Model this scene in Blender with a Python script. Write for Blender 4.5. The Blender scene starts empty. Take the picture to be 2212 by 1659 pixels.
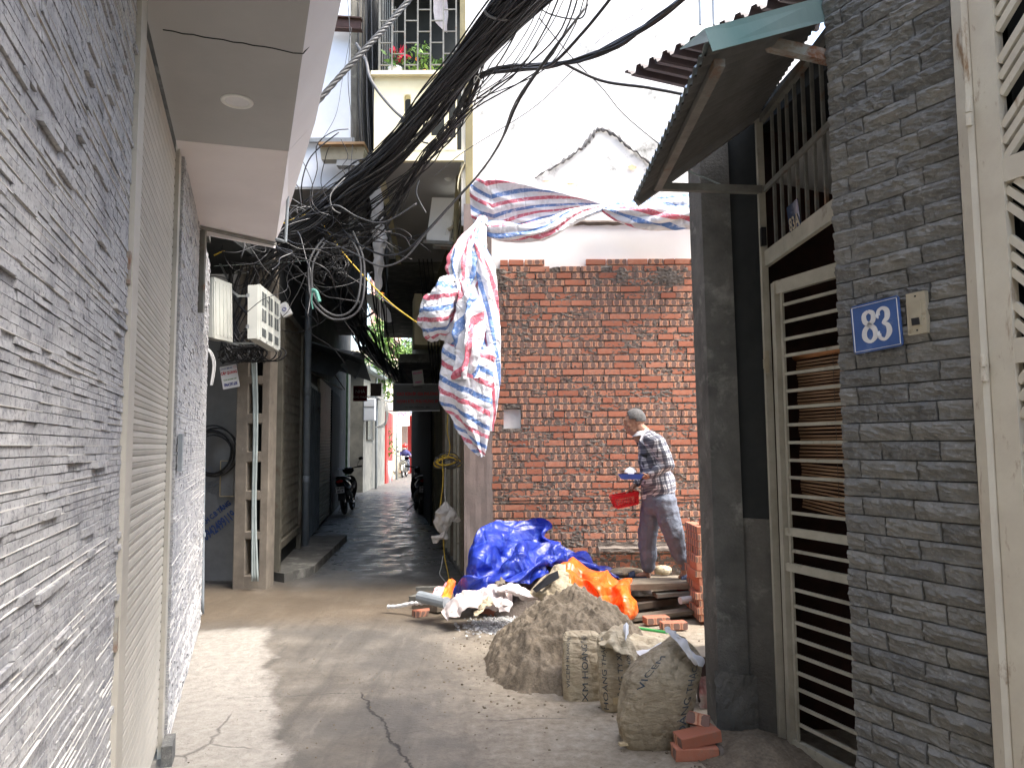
import bpy, bmesh, math, random
from mathutils import Vector as V, Matrix, noise as N, Euler
random.seed(7)
R = math.radians
S = bpy.context.scene
COL = S.collection
# ---------------------------------------------------------------- camera, sky, sun, exposure
F, CX, CY, H = 1600.0, 1106.0, 829.5, 1.55
TH = math.atan(131/1600.)
cam = bpy.data.cameras.new("camera"); co = bpy.data.objects.new("camera", cam); COL.objects.link(co)
cam.lens = 36*F/2212; cam.sensor_width = 36; cam.clip_start = 0.05; cam.clip_end = 500
co.location = (0, 0, H); ROLL = R(.4)
co.rotation_euler = (Matrix.Rotation(R(90)+TH, 3, 'X') @ Matrix.Rotation(-ROLL, 3, 'Z')).to_euler()
S.camera = co
w = bpy.data.worlds.new("World"); S.world = w; w.use_nodes = True
wn = w.node_tree; sky = wn.nodes.new("ShaderNodeTexSky"); sky.sky_type = 'NISHITA'; sky.sun_disc = False
SUN_EL, SUN_AZ = 62, 115     # azimuth clockwise from +Y (camera heading)
sky.sun_elevation = R(SUN_EL); sky.sun_rotation = R(SUN_AZ); sky.dust_density = 4.0; sky.ozone_density = 0.6; sky.air_density = 1.2
wn.links.new(sky.outputs[0], wn.nodes["Background"].inputs[0]); wn.nodes["Background"].inputs[1].default_value = 0.15
sl = bpy.data.lights.new("sun", 'SUN'); sl.energy = 1.5; sl.angle = R(25); sl.color = (1, .97, .92)
so = bpy.data.objects.new("sun", sl); COL.objects.link(so)
d = V((math.sin(R(SUN_AZ))*math.cos(R(SUN_EL)), math.cos(R(SUN_AZ))*math.cos(R(SUN_EL)), math.sin(R(SUN_EL))))
so.rotation_euler = d.to_track_quat('Z', 'Y').to_euler(); so.location = (0, 0, 30)
S.view_settings.view_transform = 'Standard'; S.view_settings.look = 'None'; S.view_settings.exposure = 2.4
S.view_settings.gamma = 1
S.cycles.max_bounces = 8; S.cycles.diffuse_bounces = 5; S.cycles.use_denoising = True

# ---------------------------------------------------------------- helpers
def ray(x, y):
    a = (x-CX)/F; b = (CY-y)/F; a, b = a*math.cos(ROLL)+b*math.sin(ROLL), b*math.cos(ROLL)-a*math.sin(ROLL)
    Yc = math.cos(TH)-b*math.sin(TH); Z = math.sin(TH)+b*math.cos(TH)
    return a/Yc, Z/Yc
def P(x, y, Y):
    a, b = ray(x, y); return V((a*Y, Y, H+b*Y))
def lerp(a, b, t): return a+(b-a)*t
def rnd(a, b): return random.uniform(a, b)
def nz(p, s=1.0): return N.noise(V(p)*s)

class NT:
    def __init__(s, name):
        s.m = bpy.data.materials.new(name); s.m.use_nodes = True; s.t = s.m.node_tree
        s.b = s.t.nodes["Principled BSDF"]; s.co = None
    def n(s, typ, **k):
        x = s.t.nodes.new("ShaderNode"+typ)
        for a, v in k.items(): setattr(x, a, v)
        return x
    def l(s, a, b): s.t.links.new(a, b)
    def obj(s):
        if not s.co: s.co = s.n("TexCoord")
        return s.co.outputs['Object']
    def noise(s, scale, detail=5, rough=.6, vec=None, dist=0, stretch=None):
        x = s.n("TexNoise"); x.inputs['Scale'].default_value = scale; x.inputs['Detail'].default_value = detail
        x.inputs['Roughness'].default_value = rough; x.inputs['Distortion'].default_value = dist
        v = vec or s.obj()
        if stretch:
            mp = s.n("Mapping"); mp.inputs['Scale'].default_value = stretch; s.l(v, mp.inputs[0]); v = mp.outputs[0]
        s.l(v, x.inputs['Vector']); return x.outputs[0]
    def ramp(s, fac, stops, interp='LINEAR'):
        x = s.n("ValToRGB"); x.color_ramp.interpolation = interp; e = x.color_ramp.elements
        while len(e) > 1: e.remove(e[0])
        e[0].position = stops[0][0]; e[0].color = c4(stops[0][1])
        for p, c in stops[1:]:
            q = e.new(p); q.color = c4(c)
        s.l(fac, x.inputs[0]); return x.outputs[0]
    def math(s, op, a, b=None, c=None):
        x = s.n("Math", operation=op)
        for i, v in enumerate((a, b, c)):
            if v is None: continue
            if hasattr(v, 'is_linked'): s.l(v, x.inputs[i])
            else: x.inputs[i].default_value = v
        return x.outputs[0]
    def mix(s, f, a, b, mode='MIX'):
        x = s.n("Mix", data_type='RGBA', blend_type=mode)
        for i, v in ((0, f), (6, a), (7, b)):
            if hasattr(v, 'is_linked'): s.l(v, x.inputs[i])
            elif i == 0: x.inputs[0].default_value = v
            else: x.inputs[i].default_value = c4(v)
        return x.outputs[2]
    def bump(s, h, strength=.3, dist=.01):
        x = s.n("Bump"); x.inputs['Strength'].default_value = strength; x.inputs['Distance'].default_value = dist
        s.l(h, x.inputs['Height'])
        if s.b.inputs['Normal'].is_linked: s.l(s.b.inputs['Normal'].links[0].from_socket, x.inputs['Normal'])
        s.l(x.outputs[0], s.b.inputs['Normal'])
    def creases(s, scale, strength, dist, w=.05):
        tot = None
        for rot, st in (((.3, .2, .5), (1, 1, .28)), ((.9, .1, -.6), (.25, 1, 1)), ((.2, .8, .2), (1, .3, 1))):
            mp = s.n("Mapping"); mp.inputs['Rotation'].default_value = rot; mp.inputs['Scale'].default_value = st; s.l(s.obj(), mp.inputs[0])
            a = s.math('MINIMUM', s.math('ABSOLUTE', s.math('SUBTRACT', s.noise(scale, 2.5, .55, vec=mp.outputs[0], dist=.25), .5)), w)
            tot = a if tot is None else s.math('ADD', tot, a)
        s.bump(tot, strength, dist)
    def rough(s, v):
        if hasattr(v, 'is_linked'): s.l(v, s.b.inputs['Roughness'])
        else: s.b.inputs['Roughness'].default_value = v
    def base(s, v):
        if hasattr(v, 'is_linked'): s.l(v, s.b.inputs['Base Color'])
        else: s.b.inputs['Base Color'].default_value = c4(v)
def c4(c):
    if isinstance(c, (int, float)): return (c, c, c, 1)
    return (c[0], c[1], c[2], 1) if len(c) == 3 else c
def mul(c, k): return tuple(min(1, x*k) for x in c[:3])

def mat(name, c, c2=None, scale=6, rough=.8, bump=.25, bscale=60, metal=0, stain=None, spec=.4, bd=.004, grain=None):
    t = NT(name); c2 = c2 or mul(c, .7)
    f = t.noise(scale, 6, .62)
    col = t.ramp(f, [(.32, c2), (.68, c)])
    if grain: col = t.mix(grain, col, t.ramp(t.noise(bscale*1.7, 3), [(.35, .0), (.65, 1.0)]), 'OVERLAY')
    if stain:
        sc, ss, th, wd = stain[:4]; st = stain[4] if len(stain) > 4 else None
        k = t.ramp(t.noise(ss, 7, .68, stretch=st, dist=.3), [(th, 0.), (th+wd, 1.)])
        col = t.mix(k, col, sc)
    t.base(col); t.rough(rough); t.b.inputs['Metallic'].default_value = metal
    t.b.inputs['Specular IOR Level'].default_value = spec
    if bump: t.bump(t.noise(bscale, 4, .7), bump, bd)
    return t.m

class MB:
    """collects geometry, builds one mesh object"""
    def __init__(s): s.v = []; s.f = []; s.mi = []; s.uv = []; s.ca = []
    def add(s, vs, fs, mi=0, uv=None, ca=(0.5, 0, 0)):
        o = len(s.v); s.v += [V(p) for p in vs]
        for i, f in enumerate(fs):
            s.f.append([o+k for k in f]); s.mi.append(mi)
            s.uv.append(uv[i] if uv else None); s.ca.append(ca)
        return s
    def box(s, c, size, rot=(0, 0, 0), mi=0, ca=(.5, 0, 0), bev=0, bu=False):
        x, y, z = [k/2 for k in size]; M = Euler([R(a) for a in rot]).to_matrix() if not isinstance(rot, Matrix) else rot
        c = V(c)
        if bev:
            b = bev; vs = []; key = {}
            def q(p):
                p = tuple(p)
                if p not in key: key[p] = len(vs); vs.append(M@V(p)+c)
                return key[p]
            fs = []
            for ax in range(3):
                for sg in (-1, 1):
                    hs = [x, y, z]; u, v_ = (ax+1) % 3, (ax+2) % 3; f = []
                    for (i, j) in ((-1, -1), (1, -1), (1, 1), (-1, 1)):
                        p = [0, 0, 0]; p[ax] = sg*hs[ax]; p[u] = i*(hs[u]-b); p[v_] = j*(hs[v_]-b); f.append(q(p))
                    fs.append(f if sg > 0 else f[::-1])
            for ax in range(3):      # edge bevels
                u, v_ = (ax+1) % 3, (ax+2) % 3; hs = [x, y, z]
                for i in (-1, 1):
                    for j in (-1, 1):
                        def pt(k, a, b_):
                            p = [0, 0, 0]; p[ax] = k*(hs[ax]-b); p[u] = i*(hs[u]-a); p[v_] = j*(hs[v_]-b_); return q(p)
                        f = [pt(-1, 0, b), pt(1, 0, b), pt(1, b, 0), pt(-1, b, 0)]
                        fs.append(f if i*j > 0 else f[::-1])
            for i in (-1, 1):
                for j in (-1, 1):
                    for k in (-1, 1):
                        f = [q((i*x, j*(y-b), k*(z-b))), q((i*(x-b), j*y, k*(z-b))), q((i*(x-b), j*(y-b), k*z))]
                        fs.append(f if i*j*k > 0 else f[::-1])
            return s.add(vs, fs, mi, None, ca)
        vs = [M@V((i*x, j*y, k*z))+c for k in (-1, 1) for j in (-1, 1) for i in (-1, 1)]
        fs = [(0, 2, 3, 1), (4, 5, 7, 6), (0, 1, 5, 4), (2, 6, 7, 3), (0, 4, 6, 2), (1, 3, 7, 5)]
        return s.add(vs, fs, mi, None, ca)
    def bar(s, a, b, w, h=None, mi=0, up=(0, 0, 1)):
        a, b = V(a), V(b); h = h or w; d = (b-a); L = d.length; d.normalize(); u = V(up)
        if abs(d.dot(u)) > .98: u = V((0, 1, 0)) if abs(d.y) < .9 else V((1, 0, 0))
        sx = d.cross(u).normalized(); sz = sx.cross(d)
        vs = [p+sx*i*w/2+sz*k*h/2 for p in (a, b) for k in (-1, 1) for i in (-1, 1)]
        return s.add(vs, [(0, 1, 3, 2), (4, 6, 7, 5), (0, 4, 5, 1), (2, 3, 7, 6), (0, 2, 6, 4), (1, 5, 7, 3)], mi)
    def quad(s, a, b, c, d, mi=0, uv=None): return s.add([a, b, c, d], [(0, 1, 2, 3)], mi, [uv] if uv else None)
    def prism(s, poly, off, mi=0):
        n = len(poly); off = V(off); vs = [V(p) for p in poly]+[V(p)+off for p in poly]
        nrm = sum(((vs[i]-vs[0]).cross(vs[(i+1) % n]-vs[0]) for i in range(1, n)), V())
        fl = nrm.dot(off) > 0
        fs = [tuple(range(n)), tuple(range(2*n-1, n-1, -1))]+[(i, i+n, (i+1) % n+n, (i+1) % n) for i in range(n)]
        if fl: fs = [f[::-1] for f in fs]
        return s.add(vs, fs, mi)
    def tube(s, pts, r, n=6, mi=0, cap=True, prof=None):
        pts = [V(p) for p in pts]; m = len(pts); vs = []; fs = []
        t0 = (pts[1]-pts[0]).normalized(); u = t0.orthogonal().normalized()
        for i, p in enumerate(pts):
            t = (pts[min(i+1, m-1)]-pts[max(i-1, 0)]).normalized()
            u = (u-t*u.dot(t));
            if u.length < 1e-6: u = t.orthogonal()
            u.normalize(); w_ = t.cross(u); rr = r[i] if isinstance(r, (list, tuple)) else r
            for k in range(n):
                a = 2*math.pi*k/n; vs.append(p+(u*math.cos(a)+w_*math.sin(a))*rr)
        for i in range(m-1):
            for k in range(n):
                fs.append((i*n+k, i*n+(k+1) % n, (i+1)*n+(k+1) % n, (i+1)*n+k))
        if cap: fs += [tuple(range(n-1, -1, -1)), tuple(range((m-1)*n, m*n))]
        return s.add(vs, fs, mi)
    def grid(s, fn, nu, nv, mi=0, uvf=None, closed=False, ca=(.5, 0, 0)):
        vs = [fn(i/nu, j/nv) for j in range(nv+1) for i in range(nu+(0 if closed else 1))]
        w_ = nu if closed else nu+1; fs = []; uv = []
        for j in range(nv):
            for i in range(nu):
                fs.append((j*w_+i, j*w_+(i+1) % w_, (j+1)*w_+(i+1) % w_, (j+1)*w_+i))
                if uvf: uv.append([uvf(i/nu, j/nv), uvf((i+1)/nu, j/nv), uvf((i+1)/nu, (j+1)/nv), uvf(i/nu, (j+1)/nv)])
        return s.add(vs, fs, mi, uv if uvf else None, ca)
    def sphere(s, c, r, n=12, mi=0, sc=(1, 1, 1), rot=None, ca=(.5, 0, 0)):
        c = V(c); m = n//2; vs = []; fs = []
        for j in range(1, m):
            for i in range(n):
                a = 2*math.pi*i/n; b = math.pi*j/m
                p = V((math.sin(b)*math.cos(a)*sc[0]*r, math.sin(b)*math.sin(a)*sc[1]*r, math.cos(b)*sc[2]*r))
                vs.append(c+(rot@p if rot else p))
        T = V((0, 0, r*sc[2])); top = len(vs); vs.append(c+(rot@T if rot else T)); vs.append(c-(rot@T if rot else T))
        for j in range(m-2):
            for i in range(n): fs.append((j*n+i, (j+1)*n+i, (j+1)*n+(i+1) % n, j*n+(i+1) % n))
        for i in range(n):
            fs.append((top, i, (i+1) % n)); fs.append((top+1, (m-2)*n+(i+1) % n, (m-2)*n+i))
        return s.add(vs, fs, mi, None, ca)
    def cyl(s, a, b, r, n=16, mi=0): return s.tube([a, b], r, n, mi)
    def cap(s, a, ra, b, rb, n=10):
        a, b = V(a), V(b); k = max(2, int((b-a).length/(min(ra, rb)*.35)))
        for i in range(k+1):
            t = i/k; s.sphere(a.lerp(b, t), lerp(ra, rb, t), n)
        return s
    def build(s, name, mats, parent=None, smooth=False, origin=None):
        o0 = V(origin) if origin is not None else (V(parent.location) if parent and parent.type == 'EMPTY' or parent else V())
        if parent is not None and parent.parent is not None and origin is None: o0 = V(parent.parent.location)+V(parent.location)
        me = bpy.data.meshes.new(name); me.from_pydata([p-o0 for p in s.v], [], s.f); me.update()
        if not isinstance(mats, (list, tuple)): mats = [mats]
        for m in mats: me.materials.append(m)
        me.polygons.foreach_set('material_index', s.mi)
        if smooth: me.polygons.foreach_set('use_smooth', [True]*len(s.f))
        if any(u is not None for u in s.uv):
            ul = me.uv_layers.new(name="UVMap"); flat = []
            for f, u in zip(s.f, s.uv):
                for k in range(len(f)): flat += list(u[k]) if u else [0, 0]
            ul.data.foreach_set('uv', flat)
        if any(c != (.5, 0, 0) for c in s.ca):
            ca = me.color_attributes.new("tone", 'FLOAT_COLOR', 'CORNER'); flat = []
            for f, c in zip(s.f, s.ca):
                for k in f: flat += [c[0], c[1], c[2], 1]
            ca.data.foreach_set('color', flat)
        o = bpy.data.objects.new(name, me); COL.objects.link(o)
        if parent is not None: o.parent = parent
        else: o.location = o0
        return o

def tag(o, label, cat=None, group=None, kind=None):
    if label: o['label'] = label
    if cat: o['category'] = cat
    if group: o['group'] = group
    if kind: o['kind'] = kind
    return o
def thing(name, label, cat, loc=(0, 0, 0), group=None):
    o = bpy.data.objects.new(name, None); COL.objects.link(o); o.location = loc; o.empty_display_size = .1
    return tag(o, label, cat, group)
def struct(name, mb, m, label=None, smooth=False):
    o = mb.build(name, m, None, smooth); o['kind'] = 'structure'; o['label'] = label or name.replace('_', ' '); return o
def kids(o): return [c for c in bpy.data.objects if c.parent == o]
def dup(root, loc, rot=None, label=None, cs=None):
    r = root.copy(); COL.objects.link(r); r.location = loc
    if rot is not None: r.rotation_euler = rot
    if label: r['label'] = label
    for ch in (cs if cs is not None else kids(root)):
        c = ch.copy(); COL.objects.link(c); c.parent = r
        for g in kids(ch):
            d_ = g.copy(); COL.objects.link(d_); d_.parent = c
    return r
def crom(p, t):
    """catmull-rom through list p at t in 0..1"""
    n = len(p)-1; x = min(max(t, 0), 1)*n; i = min(int(x), n-1); u = x-i
    a, b, c, e = p[max(i-1, 0)], p[i], p[i+1], p[min(i+2, n)]
    return .5*((2*b)+(c-a)*u+(2*a-5*b+4*c-e)*u*u+(3*b-a-3*c+e)*u*u*u)
def spl(pts, n=24): 
    pts = [V(p) for p in pts]; return [crom(pts, i/n) for i in range(n+1)]
def remesh(mb, name, m, parent, voxel=.012, smooth=4, disp=None):
    tmp = mb.build(name+"_raw", m, None, False, origin=(0, 0, 0))
    md = tmp.modifiers.new("r", 'REMESH'); md.mode = 'VOXEL'; md.voxel_size = voxel; md.use_smooth_shade = True
    sm = tmp.modifiers.new("s", 'SMOOTH'); sm.factor = .5; sm.iterations = smooth
    dg = bpy.context.evaluated_depsgraph_get(); ev = tmp.evaluated_get(dg)
    me = bpy.data.meshes.new_from_object(ev); me.name = name
    o0 = V(parent.location) if parent else V()
    if disp:
        for v in me.vertices: v.co = v.co+v.normal*disp(v.co)
    for v in me.vertices: v.co -= o0
    me.polygons.foreach_set('use_smooth', [True]*len(me.polygons)); me.update()
    if not me.materials: me.materials.append(m)
    bpy.data.objects.remove(tmp)
    o = bpy.data.objects.new(name, me); COL.objects.link(o)
    if parent: o.parent = parent
    return o
def text_mesh(txt, size=1.0, align='CENTER', bold=0.0, sx=1.0, res=3):
    """flat triangulated glyphs: verts in XY plane, centred"""
    cu = bpy.data.curves.new("t", 'FONT'); cu.body = txt; cu.size = size; cu.align_x = align; cu.align_y = 'CENTER'
    cu.offset = bold; cu.resolution_u = res
    ob = bpy.data.objects.new("t", cu); COL.objects.link(ob)
    dg = bpy.context.evaluated_depsgraph_get(); me = bpy.data.meshes.new_from_object(ob.evaluated_get(dg))
    vs = [V((v.co.x*sx, v.co.y, 0)) for v in me.vertices]; fs = [tuple(p.vertices) for p in me.polygons]
    bpy.data.objects.remove(ob); bpy.data.curves.remove(cu); bpy.data.meshes.remove(me)
    return vs, fs
def put_text(mb, txt, size, o, ux, uy, mi=0, sx=1.0, bold=0.0, off=.002):
    ux, uy = V(ux).normalized(), V(uy).normalized(); n = ux.cross(uy).normalized()
    vs, fs = text_mesh(txt, size, sx=sx, bold=bold)
    mb.add([V(o)+ux*p.x+uy*p.y+n*off for p in vs], fs, mi)
def drape(name, net, nu, nv, m, parent, amp=.02, fr=6, seed=0, uvf=None, fold=.5, fine=.0, ffr=20, damp=None, pl=()):
    net = [[P(*q) for q in row] for row in net]
    def base(u, v): return crom([crom(row, u) for row in net], v)
    def fn(u, v):
        p = base(u, v); e = .01
        a = base(min(u+e, 1), v)-base(max(u-e, 0), v); b = base(u, min(v+e, 1))-base(u, max(v-e, 0))
        n = a.cross(b); n = n.normalized() if n.length > 1e-9 else V((0, -1, 0))
        q = p*fr+V((seed*7.3, seed*3.1, seed))
        h = N.noise(q)*(1-fold)+fold*(1-2*abs(N.noise(q*1.3+V((5, 5, 5)))))
        if fine: h += fine*(1-3*abs(N.noise(q*ffr/fr)))
        k = amp*(damp(u, v) if damp else 1)
        for (du, dv, f_, a_, ns) in pl: h += a_*tri((u*du+v*dv)*f_+ns*N.noise(V((u*2.5+seed, v*2.5, f_))))*(.55+.9*abs(N.noise(V((u*3+f_, v*3, seed)))))
        return p+n*h*k+V((N.noise(q+V((9, 0, 0))), 0, N.noise(q+V((0, 9, 0)))))*amp*.5
    mb = MB(); mb.grid(fn, nu, nv, 0, uvf or (lambda u, v: (u, v)))
    return mb.build(name, m, parent, True)
def tri(x): x = x % 1.0; return 4*abs(x-.5)-1
def bundle(name, pts, m, parent, n=40, seg=60, folds=7, deep=.35, flat=.7, twist=0, seed=0, uvk=(1, 1), crumple=.1):
    """gathered cloth: closed fluted loft. pts = (x,y,Y,halfwidth_px)"""
    ctr = [P(a, b, c) for a, b, c, r_ in pts]; rad = [r_*c/F for a, b, c, r_ in pts]
    def cr(t): return crom([V((r_, 0, 0)) for r_ in rad], t).x
    L = sum((ctr[i+1]-ctr[i]).length for i in range(len(ctr)-1))
    def fn(u, v):
        c = crom(ctr, v); t = (crom(ctr, min(v+.02, 1))-crom(ctr, max(v-.02, 0))).normalized()
        sx = t.cross(V((0, 1, 0))).normalized(); sy = t.cross(sx).normalized(); a = 2*math.pi*u
        k = 1+deep*(abs(math.sin(a*folds/2+twist*v*6.28+2*N.noise(V((v*4, seed, a)))))-.6)
        r_ = max(cr(v), .004)*k*(1+crumple*2*N.noise(c*14+V((math.cos(a), math.sin(a), seed))*2.2))
        return c+sx*math.cos(a)*r_+sy*math.sin(a)*r_*flat
    mb = MB(); mb.grid(fn, n, seg, 0, lambda u, v: (0, u*uvk[0]+v*L*uvk[1]), closed=True)
    return mb.build(name, m, parent, True)
# ---------------------------------------------------------------- materials
M = {}
def stone_mat():
    t = NT("layered_stone"); f = t.noise(9, 7, .7); at = t.n("Attribute"); at.attribute_name = "tone"
    sp = t.n("SeparateColor"); t.l(at.outputs['Color'], sp.inputs[0])
    col = t.ramp(f, [(.28, (.16, .165, .18)), (.46, (.34, .345, .36)), (.64, (.53, .525, .52))])
    col = t.mix(t.math('MULTIPLY', sp.outputs[0], .5), col, (.44, .44, .45))
    k = t.ramp(t.noise(2.2, 5, .6), [(.4, 0.), (.65, .6)]); col = t.mix(k, col, (.48, .48, .48))
    k2 = t.ramp(t.noise(70, 4, .8), [(.5, 0.), (.66, .75)]); col = t.mix(k2, col, (.09, .09, .11))
    col = t.mix(t.math('MULTIPLY', sp.outputs[1], .8), col, (.66, .64, .60))
    t.base(col); t.rough(.85); t.bump(t.noise(90, 5, .8), .6, .006); return t.m
M['stone'] = stone_mat()
def slate_mat():
    t = NT("split_slate"); at = t.n("Attribute"); at.attribute_name = "tone"
    sp = t.n("SeparateColor"); t.l(at.outputs['Color'], sp.inputs[0])
    f = t.noise(13, 7, .7); col = t.ramp(f, [(.3, (.09, .092, .09)), (.5, (.17, .172, .165)), (.7, (.29, .287, .268))])
    k = t.ramp(t.noise(6, 4, .6), [(.48, 0.), (.7, .55)]); col = t.mix(k, col, (.26, .24, .18))
    col = t.mix(.55, col, t.ramp(sp.outputs[0], [(0, (.11, .113, .113)), (1, (.26, .257, .237))]))
    k2 = t.ramp(t.noise(55, 5, .85), [(.52, 0.), (.72, .6)]); col = t.mix(k2, col, (.42, .42, .40))
    t.base(col); t.rough(.8); t.bump(t.noise(60, 6, .8), .9, .008); return t.m
M['slate'] = slate_mat()
def brick_mat():
    t = NT("hollow_brick"); uv = t.n("UVMap"); at = t.n("Attribute"); at.attribute_name = "tone"
    sp = t.n("SeparateColor"); t.l(at.outputs['Color'], sp.inputs[0]); s2 = t.n("SeparateXYZ"); t.l(uv.outputs[0], s2.inputs[0])
    u = t.math('ADD', s2.outputs[0], t.math('MULTIPLY', t.noise(25, 2), .012))
    fr = t.math('FRACT', t.math('MULTIPLY', u, 12.2)); dx = t.math('ABSOLUTE', t.math('SUBTRACT', fr, .5))
    dy = t.math('MULTIPLY', t.math('ABSOLUTE', t.math('SUBTRACT', s2.outputs[1], .5)), .66)
    rr = t.math('POWER', t.math('ADD', t.math('POWER', dx, 2.6), t.math('POWER', dy, 2.6)), .385)
    rr = t.math('ADD', rr, t.math('MULTIPLY', t.math('SUBTRACT', t.noise(40, 3), .5), .18))
    spot = t.ramp(rr, [(.26, .85), (.30, 1.), (.35, 0.)]); stripe = t.ramp(dx, [(.31, 1.), (.34, 1.), (.44, .7), (.46, 0.)])
    tone = t.ramp(sp.outputs[0], [(0, (.32, .12, .075)), (.5, (.42, .172, .108)), (1, (.50, .24, .16))])
    tone = t.mix(t.ramp(t.noise(20, 5, .7), [(.35, .6), (.65, 0.)]), tone, (.38, .12, .065))
    pat = t.mix(stripe, tone, (.55, .30, .19)); pat = t.mix(spot, pat, (.135, .088, .082))
    col = t.mix(sp.outputs[1], tone, pat)
    mk = t.ramp(t.noise(19, 6, .78), [(.57, 0.), (.63, .92)]); mk = t.math('MULTIPLY', mk, sp.outputs[2])
    col = t.mix(mk, col, (.18, .155, .135)); t.base(col); t.rough(.9); t.bump(t.noise(120, 4, .7), .5, .003); return t.m
M['brick'] = brick_mat()
M['mortar'] = mat("rough_mortar", (.20, .17, .145), (.12, .10, .088), 7, .95, .9, 60, bd=.01, stain=((.25, .22, .19), 3, .58, .2))
M['plaster'] = mat("stained_white_plaster", (.80, .79, .76), (.70, .69, .66), 2.2, .95, .35, 40, stain=((.20, .20, .18), 2.6, .56, .14))
M['plaster2'] = mat("clean_white_plaster", (.84, .84, .84), (.78, .78, .78), 1.4, .9, .2, 40, stain=((.5, .46, .42), 9, .72, .05))
M['scar'] = mat("dark_scar_mortar", (.24, .235, .23), (.12, .12, .12), 14, .95, 1, 70, bd=.012)
M['whitepaint'] = mat("cool_white_paint", (.72, .76, .82), (.62, .66, .72), 2, .7, .15, 30, stain=((.35, .33, .31), 2.5, .68, .15, (1, 1, .35)))
M['soffit'] = mat("grey_soffit_render", (.43, .43, .42), (.37, .37, .36), 1.6, .9, .15, 60, stain=((.22, .21, .2), 3, .7, .1))
M['soffit2'] = mat("pinkish_render", (.74, .70, .69), (.67, .63, .62), 1.6, .9, .15, 60, stain=((.35, .31, .29), 3, .72, .1))
M['shutter'] = mat("beige_shutter_paint", (.52, .49, .43), (.43, .41, .36), 3, .45, .08, 40, stain=((.28, .26, .23), 1.5, .55, .35, (1, 1, 8)), spec=.5)
M['cream'] = mat("old_cream_paint", (.68, .64, .53), (.56, .51, .42), 4, .5, .2, 90, stain=((.27, .17, .09), 4.0, .58, .10, (3, 3, 1)))
M['gatepaint'] = mat("weathered_cream_gate", (.48, .465, .39), (.33, .315, .255), 6, .55, .3, 90, stain=((.13, .10, .07), 5, .60, .14))
M['concrete'] = mat("raw_concrete", (.17, .165, .15), (.085, .085, .077), 4.5, .95, 1, 55, stain=((.30, .295, .265), 3.0, .54, .14), bd=.012)
M['polecrete'] = mat("pole_concrete", (.27, .235, .19), (.17, .145, .118), 5, .95, .7, 80, stain=((.62, .58, .53), 2.4, .62, .08), bd=.006)
M['darkwall'] = mat("shade_dark_wall", (.03, .033, .033), (.016, .019, .019), 3, .95, .3, 30)  # near-black colour holds the shade of interiors and recesses, also black paint
M['graffitiwall'] = mat("grey_rendered_wall", (.20, .20, .195), (.13, .13, .125), 2.3, .9, .3, 40, stain=((.08, .065, .055), 2.1, .6, .15))
M['mottled'] = mat("mottled_old_plaster", (.24, .235, .205), (.14, .14, .125), 2.4, .95, .5, 30, stain=((.13, .13, .12), 1.5, .52, .16))
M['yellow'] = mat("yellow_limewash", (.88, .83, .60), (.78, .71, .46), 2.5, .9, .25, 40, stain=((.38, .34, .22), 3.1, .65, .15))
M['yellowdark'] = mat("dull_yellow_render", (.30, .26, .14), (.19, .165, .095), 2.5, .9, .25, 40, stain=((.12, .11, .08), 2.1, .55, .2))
M['palefar'] = mat("pale_yellow_paint", (.80, .74, .52), (.7, .64, .45), 2, .8, .1, 20)
M['beige'] = mat("beige_render", (.55, .48, .36), (.42, .37, .28), 2, .9, .2, 20)
M['red'] = mat("red_door_paint", (.38, .035, .03), (.24, .02, .02), 3, .5, .1, 30)
M['steelblue'] = mat("blue_grey_steel", (.14, .165, .18), (.085, .10, .112), 4, .45, .15, 40, stain=((.06, .05, .05), 3, .6, .1))
M['pvc'] = mat("grey_pvc", (.28, .31, .33), (.20, .225, .245), 5, .4, .05, 30)
M['palepipe'] = mat("pale_conduit", (.42, .48, .47), (.30, .35, .35), 6, .5, .1, 30)
M['black'] = mat("black_rubber_cable", (.016, .016, .018), (.009, .009, .01), 30, .38, .1, 80, spec=.5)
M['greycable'] = mat("grey_cable", (.13, .13, .13), (.07, .07, .07), 20, .6, .1, 80)
M['whitecable'] = mat("white_cable", (.6, .6, .58), (.45, .45, .43), 20, .5, .1, 80)
M['yellowcable'] = mat("yellow_cable", (.72, .50, .05), (.55, .38, .05), 20, .45, .05, 80)
M['corr_top'] = mat("galvanised_sheet", (.40, .45, .46), (.28, .32, .33), 6, .4, .1, 40, metal=.3)
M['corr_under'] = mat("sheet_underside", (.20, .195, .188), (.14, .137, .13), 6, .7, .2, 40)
M['corr_dark'] = mat("dark_roof_sheet", (.05, .035, .04), (.03, .022, .026), 6, .6, .2, 40)
M['green'] = mat("green_flashing", (.36, .50, .48), (.20, .36, .35), 1.6, .28, .1, 15, metal=.35)
M['steelbar'] = mat("painted_angle_steel", (.22, .22, .195), (.13, .125, .11), 9, .6, .3, 60, stain=((.16, .085, .045), 5, .58, .12))
M['steelrust'] = mat("rusting_channel", (.36, .40, .38), (.24, .17, .12), 5, .6, .3, 60, stain=((.20, .085, .04), 4, .54, .1))
M['boxgrey'] = mat("meter_box_plastic", (.55, .56, .52), (.47, .48, .44), 3, .5, .05, 30, stain=((.3, .29, .26), 4, .68, .1))
M['boxdark'] = mat("window_plastic", (.12, .13, .13), (.08, .09, .09), 3, .2, .0, 30)
M['acwhite'] = mat("ac_casing", (.80, .80, .76), (.72, .72, .68), 3, .5, .05, 30, stain=((.3, .27, .22), 4, .66, .12))
M['galv'] = mat("galvanised_steel", (.42, .44, .45), (.3, .32, .33), 8, .4, .1, 40, metal=.6)
M['blackplastic'] = mat("black_plastic", (.02, .02, .022), (.012, .012, .014), 8, .35, .05, 40)
M['tyre'] = mat("tyre_rubber", (.025, .025, .025), (.015, .015, .015), 10, .8, .2, 40)
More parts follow.
